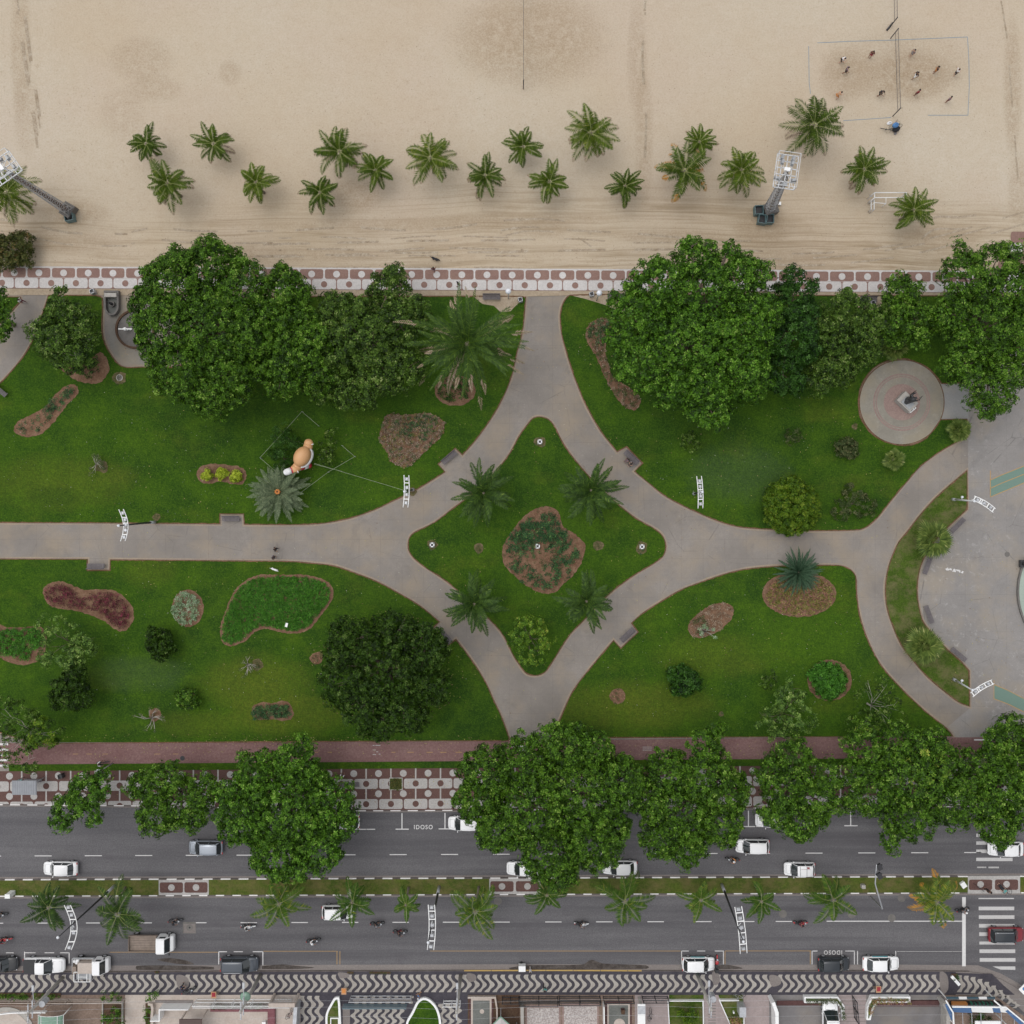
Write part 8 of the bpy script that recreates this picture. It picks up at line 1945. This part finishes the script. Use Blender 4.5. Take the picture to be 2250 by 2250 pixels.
flat('yard_paving', R4(1633, 1690, 2186, BT), 'tile_mauve', .02); flat('yard_paving', R4(1690, 1842, 2186, BT), 'yard_grey', .015)
flat('yard_paving', R4(1842, 1903, 2186, BT), 'tile_mauve', .02); flat('yard_paving', R4(1903, 2075, 2186, BT), 'yard_grey', .015)
flat('yard_paving', [(2075, 2186), (2190, 2190), (2260, 2240), (2330, 2310), (2420, BT), (2075, BT)], 'brown_paving', .012)
flat('yard_paving', R4(770, 1028, 2186, BT), 'mos_black', .0); flat('yard_paving', R4(660, 770, 2186, BT), 'mos_black', .002)
mb = MB()
for x0, x1, y0, y1_ in ((662, 716, 2188, 2262), (774, 900, 2206, 2262), (966, 1024, 2206, 2262)):
    x = x0 + 6
    while x < x1 - 8: wave(mb, x, y0, y1_, 9, 10, per=2.2, z=.012, mi=0, n=26); x += 16.5
for x in range(782, 905, 17): mb.prism(PW(R4(x, x + 8, 2188, 2193)), None, .012, 0); mb.prism(PW(R4(x - 3, x + 6, 2200.5, 2205)), None, .012, 0)
struct(mb, 'wave_paving', [M['mos_cream']])
flat('yard_paving', R4(776, 905, 2193.5, 2200), 'gutter', .014, .0); flat('yard_paving', R4(753, 769, 2206, BT), 'gutter', .02, 0)
# brown framed panels
for x0, x1, y0, inner, lab in ((1031, 1084, 2190, 'mat_green', 0), (1330, 1388, 2200, 'mat_green', 0)):
    flat('garden_panel', R4(x0, x1, y0, 2300), 'maroon', .04, 0); flat('garden_panel', R4(x0 + 4, x1 - 4, y0 + 4, 2300), 'tile_beige', .045, 0); flat('garden_panel', R4(x0 + 8, x1 - 8, y0 + 8, 2300), inner, .05, 0)
for x0, x1 in ((1154, 1232), (1235, 1316)): flat('garden_panel', R4(x0, x1, 2205 if x0 > 1200 else 2208, BT), 'ring_pink', .04, 0); flat('garden_panel', R4(x0 + 4, x1 - 4, 2211 if x0 > 1200 else 2214, BT), 'pebble', .05, 0)
mb = MB(); mb.disc(XY(1059, 2222), .28, .05, .06); mb.disc(XY(1361, 2250), .7, .05, .06); struct(mb, 'paving_disc', M['tile_beige'])
mb = MB()
for i in range(14): mb.prism(PW(R4(1556, 1573, 2202 + i * 6.4, 2203.6 + i * 6.4)), None, .036)
for i in range(8): mb.prism(PW(R4(1843, 1902, 2190 + i * 9, 2190.7 + i * 9)), None, .026)
struct(mb, 'paving_joint', M['conc_dk'])

def wall(nm, label, cat, pts, h, w=.15, mat='white', closed=False, group=None, z=0.0):
    p = PW(pts); c = (sum(q[0] for q in p) / len(p), sum(q[1] for q in p) / len(p), z); p = [(q[0] - c[0], q[1] - c[1]) for q in p]
    mb = MB(); band(mb, offset(p, w / 2, closed), offset(p, -w / 2, closed), 0, h, 0, closed)
    if not closed:
        a, b = offset(p, w / 2, False), offset(p, -w / 2, False)
        for i, s_ in ((0, 1), (-1, -1)): mb.add([(a[i][0], a[i][1], 0), (b[i][0], b[i][1], 0), (b[i][0], b[i][1], h), (a[i][0], a[i][1], h)], [(0, 1, 2, 3)])
    o = mb.build(nm, M[mat]); o.location = c; return tag(o, label, cat, group)
def fence(label, x0, x1, y, h=1.8, mat='white', mids=2, y2=None, cat='fence'):
    a = Vector(W(x0, y)[:2] + (0,)); b = Vector(W(x1, y2 or y)[:2] + (0,)); t = empty('railing_fence', a, 0, label, cat, 'front garden fences'); d = b - a
    for z_ in ([h] + [h * k / (mids) for k in range(mids)][1:] + [.15]): mb = MB(); mb.bar((0, 0, z_), (d.x, d.y, z_), .07, .07); mb.build('rail', M[mat], t)
    n = max(2, int(d.length / 2.2)); 
    for k in range(n + 1): q = d * k / n; mb = MB(); mb.bar((q.x, q.y, 0), (q.x, q.y, h + .06), .09); mb.build('post', M[mat], t)
    mb = MB(); m_ = int(d.length / .16)
    for k in range(m_): q = d * (k + .5) / m_; mb.bar((q.x, q.y, .15), (q.x, q.y, h), .02)
    tag(mb.build('bars', M[mat], t), kind=None); return t
def hedge(label, pts, h, mat='leaf_almond', dens=16, leaf=.2, nm='hedge', cat='hedge', z=.02):
    w = PW(pts); c = (sum(q[0] for q in w) / len(w), sum(q[1] for q in w) / len(w), z); t = empty(nm, c, 0, label, cat); R = np.random.default_rng(len(label))
    P = scatter(w, dens * (1 + h), R); C = np.concatenate([P, R.uniform(.15, 1, (len(P), 1)) ** .5 * h], 1) - np.array([c[0], c[1], 0]); cl = Cloud()
    cl.add(*rosettes(C, R.normal(0, .5, (len(P), 3)) + np.array([0, 0, .9]), 6, leaf, leaf * .5, R)); tag(cl.mesh('foliage', [M[mat]], t), kind='stuff')
    mb = MB(); mb.prism([(q[0] - c[0], q[1] - c[1]) for q in w], 0, .06); mb.build('soil', M['soil_dk'], t); return t

hedge('long low hedge behind the wave pavement at the lower left corner', R4(-60, 68, 2181, 2191), .6); hedge('short low hedge right of the lower left hedge', R4(74, 134, 2182, 2191), .5, 'leaf_dull')
fence('thin pale fence along the lower left front garden', -300, 275, 2194, 1.2, 'tile_beige', 2)
flat('planter_soil', R4(-200, 160, 2196, 2207), 'soil_dk', .05, 0)
t = empty('round_planter', W(15, 2275)[:2] + (.02,), 0, 'round pale stone drive circle cut by the lower left corner', 'planter'); mb = MB(); mb.disc((0, 0), 3.6, 0, .12, 56); mb.build('rim', M['conc'], t); mb = MB(); mb.disc((0, 0), 3.1, 0, .15, 56); mb.build('top', M['tile_beige'], t)
wall('curved_wall', 'thin white curved wall round the pale stone drive circle', 'wall', smooth_poly([(-20, 2232, 1), (0, 2226), (30, 2222), (75, 2221), (104, 2221, 1)]), .5, .12, 'white')
# green barrel awning
t = empty('awning', W(133, 2240)[:2] + (0,), 0, 'green translucent barrel shaped awning over the entrance at the lower left', 'awning'); mb = MB(); n = 10; L_ = 5.2; hw_ = 1.55
arc = [(hw_ * math.cos(a), 2.5 + .55 * math.sin(a)) for a in np.linspace(0, math.pi, n + 1)]
mb.add([(x, y, z_) for x, z_ in arc for y in (1.95, 1.95 - L_)], [(2 * i, 2 * i + 1, 2 * i + 3, 2 * i + 2) for i in range(n)]); mb.build('cover', M['glass_green'], t, smooth=True)
for x_ in (-1.0, 1.0, -1.55, 1.55): mb = MB(); z_ = 2.52 + .55 * math.sqrt(max(0, 1 - (x_ / hw_) ** 2)); mb.bar((x_, 1.98, z_), (x_, 1.95 - L_, z_), .05, .06); mb.build('beam', M['white'], t)
for y_ in (1.95, .45, -1.0): mb = MB(); mb.tube([(x, y_, z_ + .03) for x, z_ in arc], .03, 5); mb.build('rib', M['white'], t)
for x_ in (-1.5, 1.5): mb = MB(); mb.tube([(x_, 1.8, 0), (x_, 1.8, 2.55)], .05, 8); mb.build('post', M['white'], t, smooth=True)
# planted bed with frame
t = empty('raised_bed', W(250, 2235)[:2] + (0,), 0, 'dark framed garden bed with a leaning leafy plant, left of the beige walkway', 'garden bed'); mb = MB(); o_ = [(-1.35, -4), (1.25, -4), (1.25, 2.15), (-1.35, 2.15)]; band(mb, o_, offset(o_, .14), 0, .35); mb.build('frame', M['conc'], t); mb = MB(); mb.prism(offset(o_, .12), 0, .2); mb.build('soil', M['soil_dk'], t)
tree('yard_plant', 'leafy plant with a leaning stem in the dark framed bed', 'plant', [(240, 2232, 10), (258, 2222, 9), (246, 2244, 11), (262, 2240, 8), (236, 2246, 9)], 2.2, 'leaf_bright', seed=60, r0=.06, clump=.45, dens=1.6, leaf=.3, wid=.09, gap=.25, fill=False, zmin=.6, D=False)
tree('yard_plant', 'green plant spilling over the fence at the left of the beige walkway', 'plant', [(238, 2190, 9), (228, 2188, 7), (262, 2188, 6)], 1.6, 'leaf_bright', seed=61, r0=.05, clump=.4, dens=1.6, leaf=.25, wid=.1, gap=.2, fill=False, zmin=.5, D=False)
tree('yard_plant', 'green plant spilling over the wall head at the top of the narrow hedge', 'plant', [(334, 2190, 9), (342, 2186, 6), (325, 2190, 6)], 1.6, 'leaf_bright', seed=62, r0=.05, clump=.4, dens=1.6, leaf=.25, wid=.1, gap=.2, fill=False, zmin=.5, D=False)
hedge('narrow hedge strip running away from the pavement beside the white kerb', R4(320, 332, 2204, BT), .7, 'leaf_bright')
wall('white_kerb_wall', 'white curved low wall beside the narrow hedge strip', 'wall', smooth_poly([(329, 2201, 1), (337, 2203), (338.5, 2212), (337, 2230), (338, 2260), (338, 2420, 1)]), .6, .3, 'tile_beige')
# gate structure
wall('garden_wall', 'white stepped low wall left of the brown roof', 'wall', [(340, 2229), (360, 2229), (360, 2204.5), (423, 2204.5)], 1.6, .12, 'white')
flat('gate_slab', R4(341, 425, 2197, 2203), 'gutter', .06, 0)
fence('double white railing in front of the brown roof and lawn strip', 433, 641, 2194.5, 1.8, 'white', 2); fence('second rail row of the white railing', 433, 641, 2201, 1.5, 'white', 1)
t = empty('brown_roof', W(434, 2245)[:2] + (0,), 0, 'flat brown entrance roof behind the white railing', 'roof'); mb = MB(); mb.box((0, -2.2, 2.6), (2.75, 7.8, .14)); mb.build('roof_sheet', plain('brown_roof_sheet', (.085, .055, .048), .7, var=.12), t); mb = MB(); mb.box((0, .85, 2.69), (2.7, .03, .03)); mb.build('seam', M['pink_wall'], t)
for x_ in (-1.25, 1.25): mb = MB(); mb.box((x_, 1.5, 1.26), (.16, .16, 2.52)); mb.build('post', M['tile_beige'], t)
hedge('planted strip behind the white railing', R4(464, 528, 2204, 2213), .4, 'leaf_olive'); hedge('second planted strip behind the white railing', R4(532, 588, 2204, 2213), .4, 'leaf_olive')
wall('plum_wall', 'low plum coloured wall under the planted strips', 'wall', [(464, 2217), (590, 2217)], .35, .34, 'pink_wall')
wall('plum_wall', 'plum coloured side planter wall left of the beige driveway', 'wall', [(598, 2203), (598, 2420)], .5, .9, 'pink_wall')
box_obj('white_box', 'small white box standing on the beige yard', 'box', 582, 2245, .03, (.45, .5, .5), 'white')
# portal
t = empty('gate_portal', W(630, 2187)[:2] + (0,), 0, 'beige gate portal beam over the driveway', 'gate'); mb = MB(); mb.box((0, .1, 2.5), (3.2, .5, .3)); mb.build('beam', M['tile_beige'], t)
for x_ in (-1.5, 1.5): mb = MB(); mb.box((x_, .1, 1.17), (.25, .4, 2.34)); mb.build('pillar', M['tile_beige'], t)
mb = MB()
for k in range(14): mb.box((-1.3 + k * .2, -.1, 1.1), (.04, .04, 2.2))
mb.build('gate_bars', M['galv'], t)
wall('side_wall', 'bluish grey side wall right of the beige driveway', 'wall', [(657, 2195), (655, 2230), (655, 2420)], 2.0, .45, 'galv')
# grass planters with white kerbs
def planter(label, pts, mat='grass', w=.26, h=.35, kerb='white'):
    p = PW(smooth_poly(pts, step=4)); 
    if area2(p) < 0: p = p[::-1]
    c = (sum(q[0] for q in p) / len(p), sum(q[1] for q in p) / len(p), 0); p = [(q[0] - c[0], q[1] - c[1]) for q in p]; t = empty('grass_planter', c, 0, label, 'planter', 'grass planters with white kerbs')
    mb = MB(); band(mb, p, offset(p, w), 0, h); mb.build('kerb', M[kerb], t); mb = MB(); mb.prism(offset(p, w * .9), 0, h - .08); mb.build('grass', M[mat], t); return t
planter('half arrow shaped grass planter with a white kerb', [(746, 2188, 1), (736, 2190), (727, 2204), (718, 2222), (716, 2240), (720, 2300, 1), (752, 2300, 1), (750, 2240), (748, 2200)], 'grass_dry')
planter('horseshoe shaped grass planter with a thick white kerb', [(890, 2300, 1), (893, 2245), (905, 2222), (916, 2200), (926, 2191), (936, 2190), (948, 2196), (960, 2210), (967, 2228), (970, 2250), (972, 2300, 1)], 'grass')
wall('inner_kerb', 'small white rectangle kerb inside the half arrow planter', 'kerb', [(728, 2290), (728, 2234), (745, 2234), (745, 2290)], .42, .12, 'white')
fence('bluish glass fence in front of the wave paved forecourt', 772, 905, 2187, 1.7, 'galv', 2)
wall('glass_panel_wall', 'bluish glass panels behind the forecourt fence', 'glass panel', [(755, 2206), (895, 2206)], 1.2, .08, 'glass_blue')
fence('low grey fence right of the horseshoe planter', 975, 1012, 2198, 1.6, 'white', 2)
# pyramid skylight
t = empty('pyramid_roof', W(1102, 2252)[:2] + (0,), 0, 'pale glass pyramid roof with green edges rising from the dark garden', 'roof'); mb = MB(); q = [(-2.1, -2.6), (2.1, -2.6), (2.1, .3), (-.1, 2.25), (-2.2, .1)]; ap = (0, -.9, 3.1)
mb.add([(a_, b_, 2.3) for a_, b_ in q] + [ap], [(i, (i + 1) % 5, 5) for i in range(5)]); mb.build('glazing', plain('pale_glazing', (.42, .40, .39), .3, var=.06), t)
for i in range(5): mb = MB(); a_, b_ = q[i], q[(i + 1) % 5]; mb.bar((*a_, 2.3), (*b_, 2.3), .12, .12); mb.build('edge', M['glass_green'], t)
for a_ in q[:4]: mb = MB(); mb.bar((a_[0] * .9, a_[1] * .9, 0), (a_[0] * .9, a_[1] * .9, 2.28), .12); mb.build('post', M['galv'], t)
fence('black railing above the dark garden', 1104, 1140, 2190, 1.8, 'black', 2)
fence('black railing before the left pebble panel', 1142, 1225, 2189, 1.8, 'black', 3); fence('second black railing row before the left pebble panel', 1142, 1225, 2201, 1.2, 'dark_metal', 1)
fence('black railing before the right pebble panel', 1228, 1318, 2188, 1.8, 'black', 3); fence('second black railing row before the right pebble panel', 1228, 1318, 2199, 1.2, 'dark_metal', 1)
fence('black railing above the grey green mat panel', 1325, 1390, 2189, 1.8, 'black', 3); fence('black railing across the mauve driveway', 1410, 1466, 2188, 1.8, 'black', 3)
wall('divider_wall', 'thin pale divider wall left of the grey green mat panel', 'wall', [(1325, 2200), (1328, 2420)], 1.4, .12, 'white'); wall('divider_wall', 'beige frame wall at the left of the dark garden', 'wall', [(1028, 2189), (1088, 2189), (1092, 2215), (1094, 2420)], .4, .2, 'tile_beige'); wall('divider_wall', 'grey divider wall between the pyramid roof and the pebble panel', 'wall', [(1147, 2203), (1150, 2420)], 1.0, .4, 'conc')
box_obj('small_planter', 'small dark square planter on the grey green mat', 'planter', 1368, 2219, .05, (.45, .5, .5), 'maroon', lid='soil_dk')
t = empty('entrance_canopy', W(1404, 2230)[:2] + (0,), 0, 'long narrow white canopy between the mat panel and the mauve driveway', 'canopy'); mb = MB(); mb.box((-.02, 0, 2.4), (.95, 5.2, .15)); mb.build('roof_slab', M['white'], t); mb = MB(); mb.box((0, 1.2 + .7, 2.49), (.93, 1.0, .04)); mb.build('grey_panel', M['galv'], t)
for y_ in (-2.2, 2.2): mb = MB(); mb.box((0, y_, 1.16), (.3, .3, 2.32)); mb.build('pillar', M['conc'], t)
wall('lawn_kerb_wall', 'white kerb on the left of the shrub lawn', 'kerb', [(1467, 2197), (1470, 2250), (1475, 2420)], .3, .1, 'white'); wall('lawn_kerb_wall', 'white kerb along the top of the shrub lawn', 'kerb', [(1468, 2195.5), (1545, 2195.5)], .5, .1, 'white'); wall('lawn_kerb_wall', 'white kerb between shrub lawn and stepped mauve path', 'kerb', [(1544, 2198), (1549, 2420)], .3, .12, 'white'); wall('lawn_kerb_wall', 'white slanting kerb right of the stepped mauve path', 'kerb', [(1579, 2194), (1604, 2250), (1660, 2400)], .3, .12, 'white'); wall('lawn_kerb_wall', 'white kerb along the triangular lawn top', 'kerb', [(1580, 2194.5), (1622, 2194.5)], .5, .1, 'white'); wall('lawn_kerb_wall', 'short white kerb right of the triangular lawn', 'kerb', [(1633, 2222), (1635, 2420)], .4, .12, 'white')
for i, (x, y, r) in enumerate(((1496, 2230, 11), (1522, 2228, 10), (1512, 2242, 10))): tree('ball_shrub', ('left', 'right', 'lowest')[i] + ' of the three round yellow green shrubs on the small front lawn', 'shrub', [(x, y, r * .8), (x - 3, y - 2, r * .5), (x + 4, y + 2, r * .5)], 1.4, 'leaf_round', seed=70 + i, r0=.05, clump=.4, dens=2.4, leaf=.2, zmin=.5, D=False)
tree('ball_shrub', 'reddish and yellow bush at the bottom of the triangular lawn', 'shrub', [(1615, 2246, 9), (1624, 2244, 7)], 1.0, 'leaf_mix', seed=75, r0=.05, clump=.35, dens=2, leaf=.2, zmin=.4, D=False)
box_obj('meter_box', 'grey metal box at the corner of the triangular lawn', 'box', 1626, 2211, .04, (.8, 1.2, 1.4), 'galv'); box_obj('garden_globe', 'tiny white garden light on the triangular lawn', 'lamp', 1611, 2222, .04, (.16, .25, .3), 'white')
wall('boundary_wall', 'white boundary wall with a dark top left of the grey parking yard', 'wall', [(1690, 2186), (1698, 2208), (1701, 2420)], 1.9, .42, 'white')
for x0, x1, y0, y1_, lab in ((1706, 1768, 2197, 2207, 'maroon tiled strip behind the grey yard fence'), (1768, 1832, 2199, 2207, 'maroon tiled strip in front of the white van'), (1925, 2062, 2197, 2209, 'maroon tiled strip of the right parking yard')): wall('tiled_strip', lab, 'planter', [(x0, (y0 + y1_) / 2), (x1, (y0 + y1_) / 2)], .25, (y1_ - y0) / S, 'maroon')
def Lplanter(label, pts, inner):
    planter(label, pts, 'grass_dry', .2, .6); hedge('low flowering plants in the ' + label, inner, .9, 'leaf_mix' if 'right' in label else 'leaf_olive', 14, .2, 'planter_plants', 'plants', .3)
Lplanter('left bent white planter at the mauve tiled entrance', [(1764, 2185, 1), (1838, 2185, 1), (1852, 2205, 1), (1853, 2236, 1), (1846, 2236, 1), (1845, 2212, 1), (1834, 2198.5, 1), (1764, 2198.5, 1)], [(1766, 2188), (1837, 2188), (1850, 2206), (1851, 2232), (1847, 2232), (1845, 2210), (1835, 2196), (1766, 2196)])
Lplanter('right bent white planter at the mauve tiled entrance', [(1911, 2185, 1), (1996, 2185, 1), (1996, 2198, 1), (1924, 2198, 1), (1914, 2214, 1), (1909, 2236, 1), (1900, 2236, 1), (1901, 2208, 1)], [(1912, 2188), (1994, 2188), (1994, 2197), (1924, 2196), (1912, 2212), (1908, 2232), (1903, 2232), (1903, 2208)])
fence('dark railing of the mauve tiled entrance', 1872, 1877, 2187, 1.8, 'black', 2, y2=2235)
car('white van parked in the grey yard, cut by the bottom edge', 1820, 2236, 90, WHITE, 'hatch', 4.8, 1.95, 1.9, None, name='parked_van', cat='van')
v = [o for o in bpy.data.objects if o.name.startswith('parked_van')][0]; v.location.z = .015
mb = MB(); mb.box((-1.45, 0, 1.96), (1.6, 1.7, .12)); mb.box((.4, 0, 1.99), (.06, 1.5, .06)); mb.build('roof_box', M['white'], v)
wall('boundary_wall', 'grey wall between the right parking yard and the blue and white kiosk', 'wall', [(2062, 2190), (2071, 2208), (2073, 2420)], 1.6, .5, 'conc')
# kiosk with blue and white awnings
M['blue_awn'] = plain('blue_awning', (.06, .13, .27), .6, var=.1); M['teal_awn'] = plain('dark_teal_awning', (.035, .075, .10), .6, var=.15)
t = empty('corner_kiosk', W(2150, 2225)[:2] + (0,), 0, 'corner kiosk with blue and white striped awnings at the lower right', 'kiosk')
def kp(px, py, z): v_ = Vector(W(px, py, z)) - Vector(W(2150, 2225)[:2] + (0,)); return tuple(v_)
cols = ['teal_awn', 'white', 'teal_awn', 'white', 'teal_awn']; xs_ = [2078, 2106, 2124, 2150, 2168, 2186]
for i in range(5): mb = MB(); a_, b_ = xs_[i], xs_[i + 1]; mb.loft([[kp(a_, 2190, 2.3), kp(a_ + 2, 2196, 2.6), kp(a_ + 2, 2196, 2.5), kp(a_, 2190, 2.2)], [kp(b_, 2190, 2.3), kp(b_ + 1, 2196, 2.6), kp(b_ + 1, 2196, 2.5), kp(b_, 2190, 2.2)]]); mb.build('awning_panel', M[cols[i]], t)
xs_ = [2092, 2133, 2180, 2196, 2212]; cols = ['blue_awn', 'white', 'blue_awn', 'white']
for i in range(4): mb = MB(); a_, b_ = xs_[i], xs_[i + 1]; mb.loft([[kp(a_, 2212, 2.9), kp(a_ + 3, 2224, 2.4), kp(a_ + 3, 2224, 2.3), kp(a_, 2212, 2.8)], [kp(b_, 2213, 2.9), kp(b_ + 3, 2226, 2.4), kp(b_ + 3, 2226, 2.3), kp(b_, 2213, 2.8)]]); mb.build('awning_panel', M[cols[i]], t)
for a_, b_ in (((2092, 2212), (2210, 2213)), ((2210, 2213), (2262, 2256)), ((2078, 2198), (2094, 2225)), ((2094, 2225), (2096, 2262)), ((2184, 2198), (2200, 2212))): mb = MB(); mb.bar(kp(*a_, 3.0), kp(*b_, 3.0), .16, .14); mb.build('beam', M['white'], t)
for a_, b_, c_ in (((2080, 2206), (2094, 2240), 'blue_awn'), ((2212, 2219), (2258, 2262), 'blue_awn')): mb = MB(); mb.bar(kp(*a_, 2.6), kp(*b_, 2.6), .45, .06); mb.build('side_awning', M[c_], t)
mb = MB(); mb.prism([kp(x, y, 0)[:2] for x, y in R4(2086, 2196, 2199, 2211)], 0, 1.0); mb.build('counter', M['black'], t)
mb = MB(); mb.prism([kp(x, y, 1.0)[:2] for x, y in R4(2090, 2122, 2200, 2208)], 1.0, 1.5); mb.build('stock_shelf', M['c_orange'], t); bpy.data.objects[t.name]
for i in range(12): mb = MB(); mb.box(kp(2134 + i * 4.4, 2204 + (i % 3), 1.25), (.16, .3, .5)); mb.build('stock_bottle', M['dark_metal' if i % 2 else 'c_green'], t)
for x in (2115, 2135, 2155, 2200, 2228): mb = MB(); mb.bar(kp(x, 2226, 2.4), kp(x + 1, 2256, 2.4), .06, .06); mb.build('rafter', M['galv'], t)
mb = MB(); mb.prism([kp(x, y, 2.2)[:2] for x, y in R4(2142, 2198, 2243, 2275)], 2.15, 2.3); mb.build('roof_panel', M['white'], t)
for x, y in ((2082, 2196), (2186, 2196), (2096, 2250), (2210, 2250)): mb = MB(); mb.bar(kp(x, y, 2.5)[:2] + (0,), kp(x, y, 2.5)[:2] + (2.5,), .1); mb.build('post', M['white'], t)
tree('yard_plant', 'dark leafy plants in the kiosk yard at the bottom edge', 'plant', [(2150, 2240, 10), (2166, 2238, 9), (2135, 2244, 8)], 1.2, 'leaf_black', seed=63, r0=.05, clump=.4, dens=1.6, leaf=.25, wid=.1, gap=.2, fill=False, zmin=.4, D=False)
# billboard corner and sweeping cart on the corner pavement
t = empty('advert_board', W(2242, 2165)[:2] + (0.0,), R_(45), 'small white board with a blue motif tilted on the corner pavement', 'sign'); mb = MB(); mb.box((0, 0, .9), (1.1, .9, .06)); mb.build('board', M['white'], t); mb = MB(); mb.ell((0, 0, .93), (.22, .26, .02), n=12, m=4); mb.build('motif', M['c_blue'], t, smooth=True); mb = MB(); mb.bar((0, 0, 0), (0, 0, .88), .1); mb.build('foot', M['galv'], t)
t = empty('street_bench', W(2096, 2151)[:2] + (0.0,), R_(-48), 'white slab bench beside green plants on the corner pavement', 'bench'); mb = MB(); mb.box((0, 0, .45), (1.5, .38, .08)); mb.build('seat', M['white'], t)
for x_ in (-.55, .55): mb = MB(); mb.box((x_, 0, .2), (.1, .32, .42)); mb.build('leg', M['conc'], t)
hedge('green plants in the corner pavement pit', R4(2090, 2104, 2139, 2152), .6, 'leaf_bed', 12, .22, 'pit_plants', 'plants'); 
for px, py, w_, lab in ((835, 2137, 46, 'grass tuft strip growing at the wave pavement edge'), (770, 2137, 14, 'weeds by the kerb left of the grass tuft strip'), (345, 2136, 10, 'weeds at the kerb left of the broken pavement')): hedge(lab, R4(px - w_ / 2, px + w_ / 2, py - 2.2, py + 1.5), .15, 'leaf_olive', 30, .12, 'weeds', 'weeds')
# orange and red mats / stands on the pavement
for px, py, m_, lab in ((474, 2179, 'c_red', 'red and yellow sales stand on the wave pavement, leftmost'), (758, 2171, 'c_orange', 'orange sales stand on the wave pavement, middle'), (1925, 2167, 'c_red', 'faded red stand on the wave pavement, rightmost')):
    t = empty('sales_stand', W(px, py)[:2] + (0.0,), 0, lab, 'stand', 'small stands on the wave pavement'); mb = MB(); mb.box((0, 0, .8), (.62, .8, .08)); mb.build('tray', M['c_tan'], t); mb = MB(); mb.box((0, .05, .86), (.42, .5, .05)); mb.build('cover', M[m_], t)
    for sx in (-1, 1): mb = MB(); mb.bar((sx * .26, 0, 0), (sx * .26, 0, .77), .06, .5); mb.build('leg', M['wood'], t)
t = empty('sweeping_cart', W(1147, 2121)[:2] + (ZR,), 0, 'white rubbish cart beside the street sweeper at the yellow kerb', 'cart'); mb = MB(); mb.box((0, 0, .75), (.85, .7, .75)); mb.build('bin_box', M['white'], t)
for s_ in (-1, 1): mb = MB(); mb.tube([(-.1, s_ * .36, .22), (-.1, s_ * .42, .22)], .22, 12); mb.build('wheel', M['rubber'], t)
mb = MB(); mb.tube([(.42, -.3, .9), (.8, -.3, 1.05), (.8, .3, 1.05), (.42, .3, .9)], .02, 6); mb.build('handle', M['black'], t)

# utility poles, cross arms and wires
def upole(label, base, kind, lampdir=None):
    x, y = XY(*base); t = empty('utility_pole', (x, y, 0), 0, label, 'utility pole', 'concrete utility poles on the south pavement'); h = 9.0
    mb = MB(); mb.tube([(0, 0, -.2), (0, 0, h * .5), (0, 0, h)], [.24, .2, .15], 10); mb.build('pole', M['conc'], t, smooth=True)
    for z_, dy in ((8.6, 0), (7.6, 0)): mb = MB(); mb.bar((0, -1.05, z_), (0, 1.05, z_), .12, .12); mb.build('cross_arm', M['galv'], t)
    for z_ in (8.6, 7.6):
        for yy in (-.9, -.3, .4, .95): mb = MB(); mb.tube([(0, yy, z_ + .05), (0, yy, z_ + .25)], [.05, .03], 6); mb.build('insulator', M['lamp_glass'], t)
    if 't' in kind: mb = MB(); mb.tube([(.65, .1, 5.6), (.65, .1, 6.7)], .38, 14); mb.box((.3, .1, 6.2), (.4, .1, .1)); mb.build('transformer', M['galv'], t)
    if 'g' in kind: mb = MB(); mb.ell((-.1, .5, 6.4), (.65, .6, .2), n=14, m=6); mb.tube([(0, 0, 6.2), (-.1, .5, 6.35)], .05, 6); mb.build('lamp', M['glass_green'], t, smooth=True)
    mb = MB(); mb.tube([(0, 0, 6.8), (0, 1.2, 7.4), (0, 2.2, 7.5)], .045, 6); mb.build('lamp_arm', M['galv'], t, smooth=True); mb = MB(); mb.box((0, 2.4, 7.5), (.26, .7, .12)); mb.build('street_light', M['galv'], t)
    return x, y
PX = [upole('utility pole with a round grey transformer at the lower left', (138, 2148), 't'), upole('utility pole with a green lamp dish near the beige portal', (572, 2142), 'g'), upole('utility pole right of the horseshoe planter', (1012, 2143), ''), upole('utility pole by the white taxi and red motorcycle', (1531, 2138), 't')]
ends = [(XY(-500, 2150)), *PX, XY(2700, 2140)]
for k, (z_, yy) in enumerate(((8.85, -.9), (8.85, .95), (7.85, -.3))):
    mb = MB()
    for a_, b_ in zip(ends, ends[1:]):
        pts = []
        for i in range(9): f = i / 8; pts.append((a_[0] + (b_[0] - a_[0]) * f, a_[1] + (b_[1] - a_[1]) * f + yy, z_ - .7 * 4 * f * (1 - f)))
        mb.tube(pts, .009, 4)
    o = mb.build('power_line', M['galv'], origin=(ends[0][0], ends[0][1] + yy, z_)); tag(o, ('outermost lower', 'upper', 'inner', 'topmost')[k] + ' wire of the power line along the south pavement', 'power line')
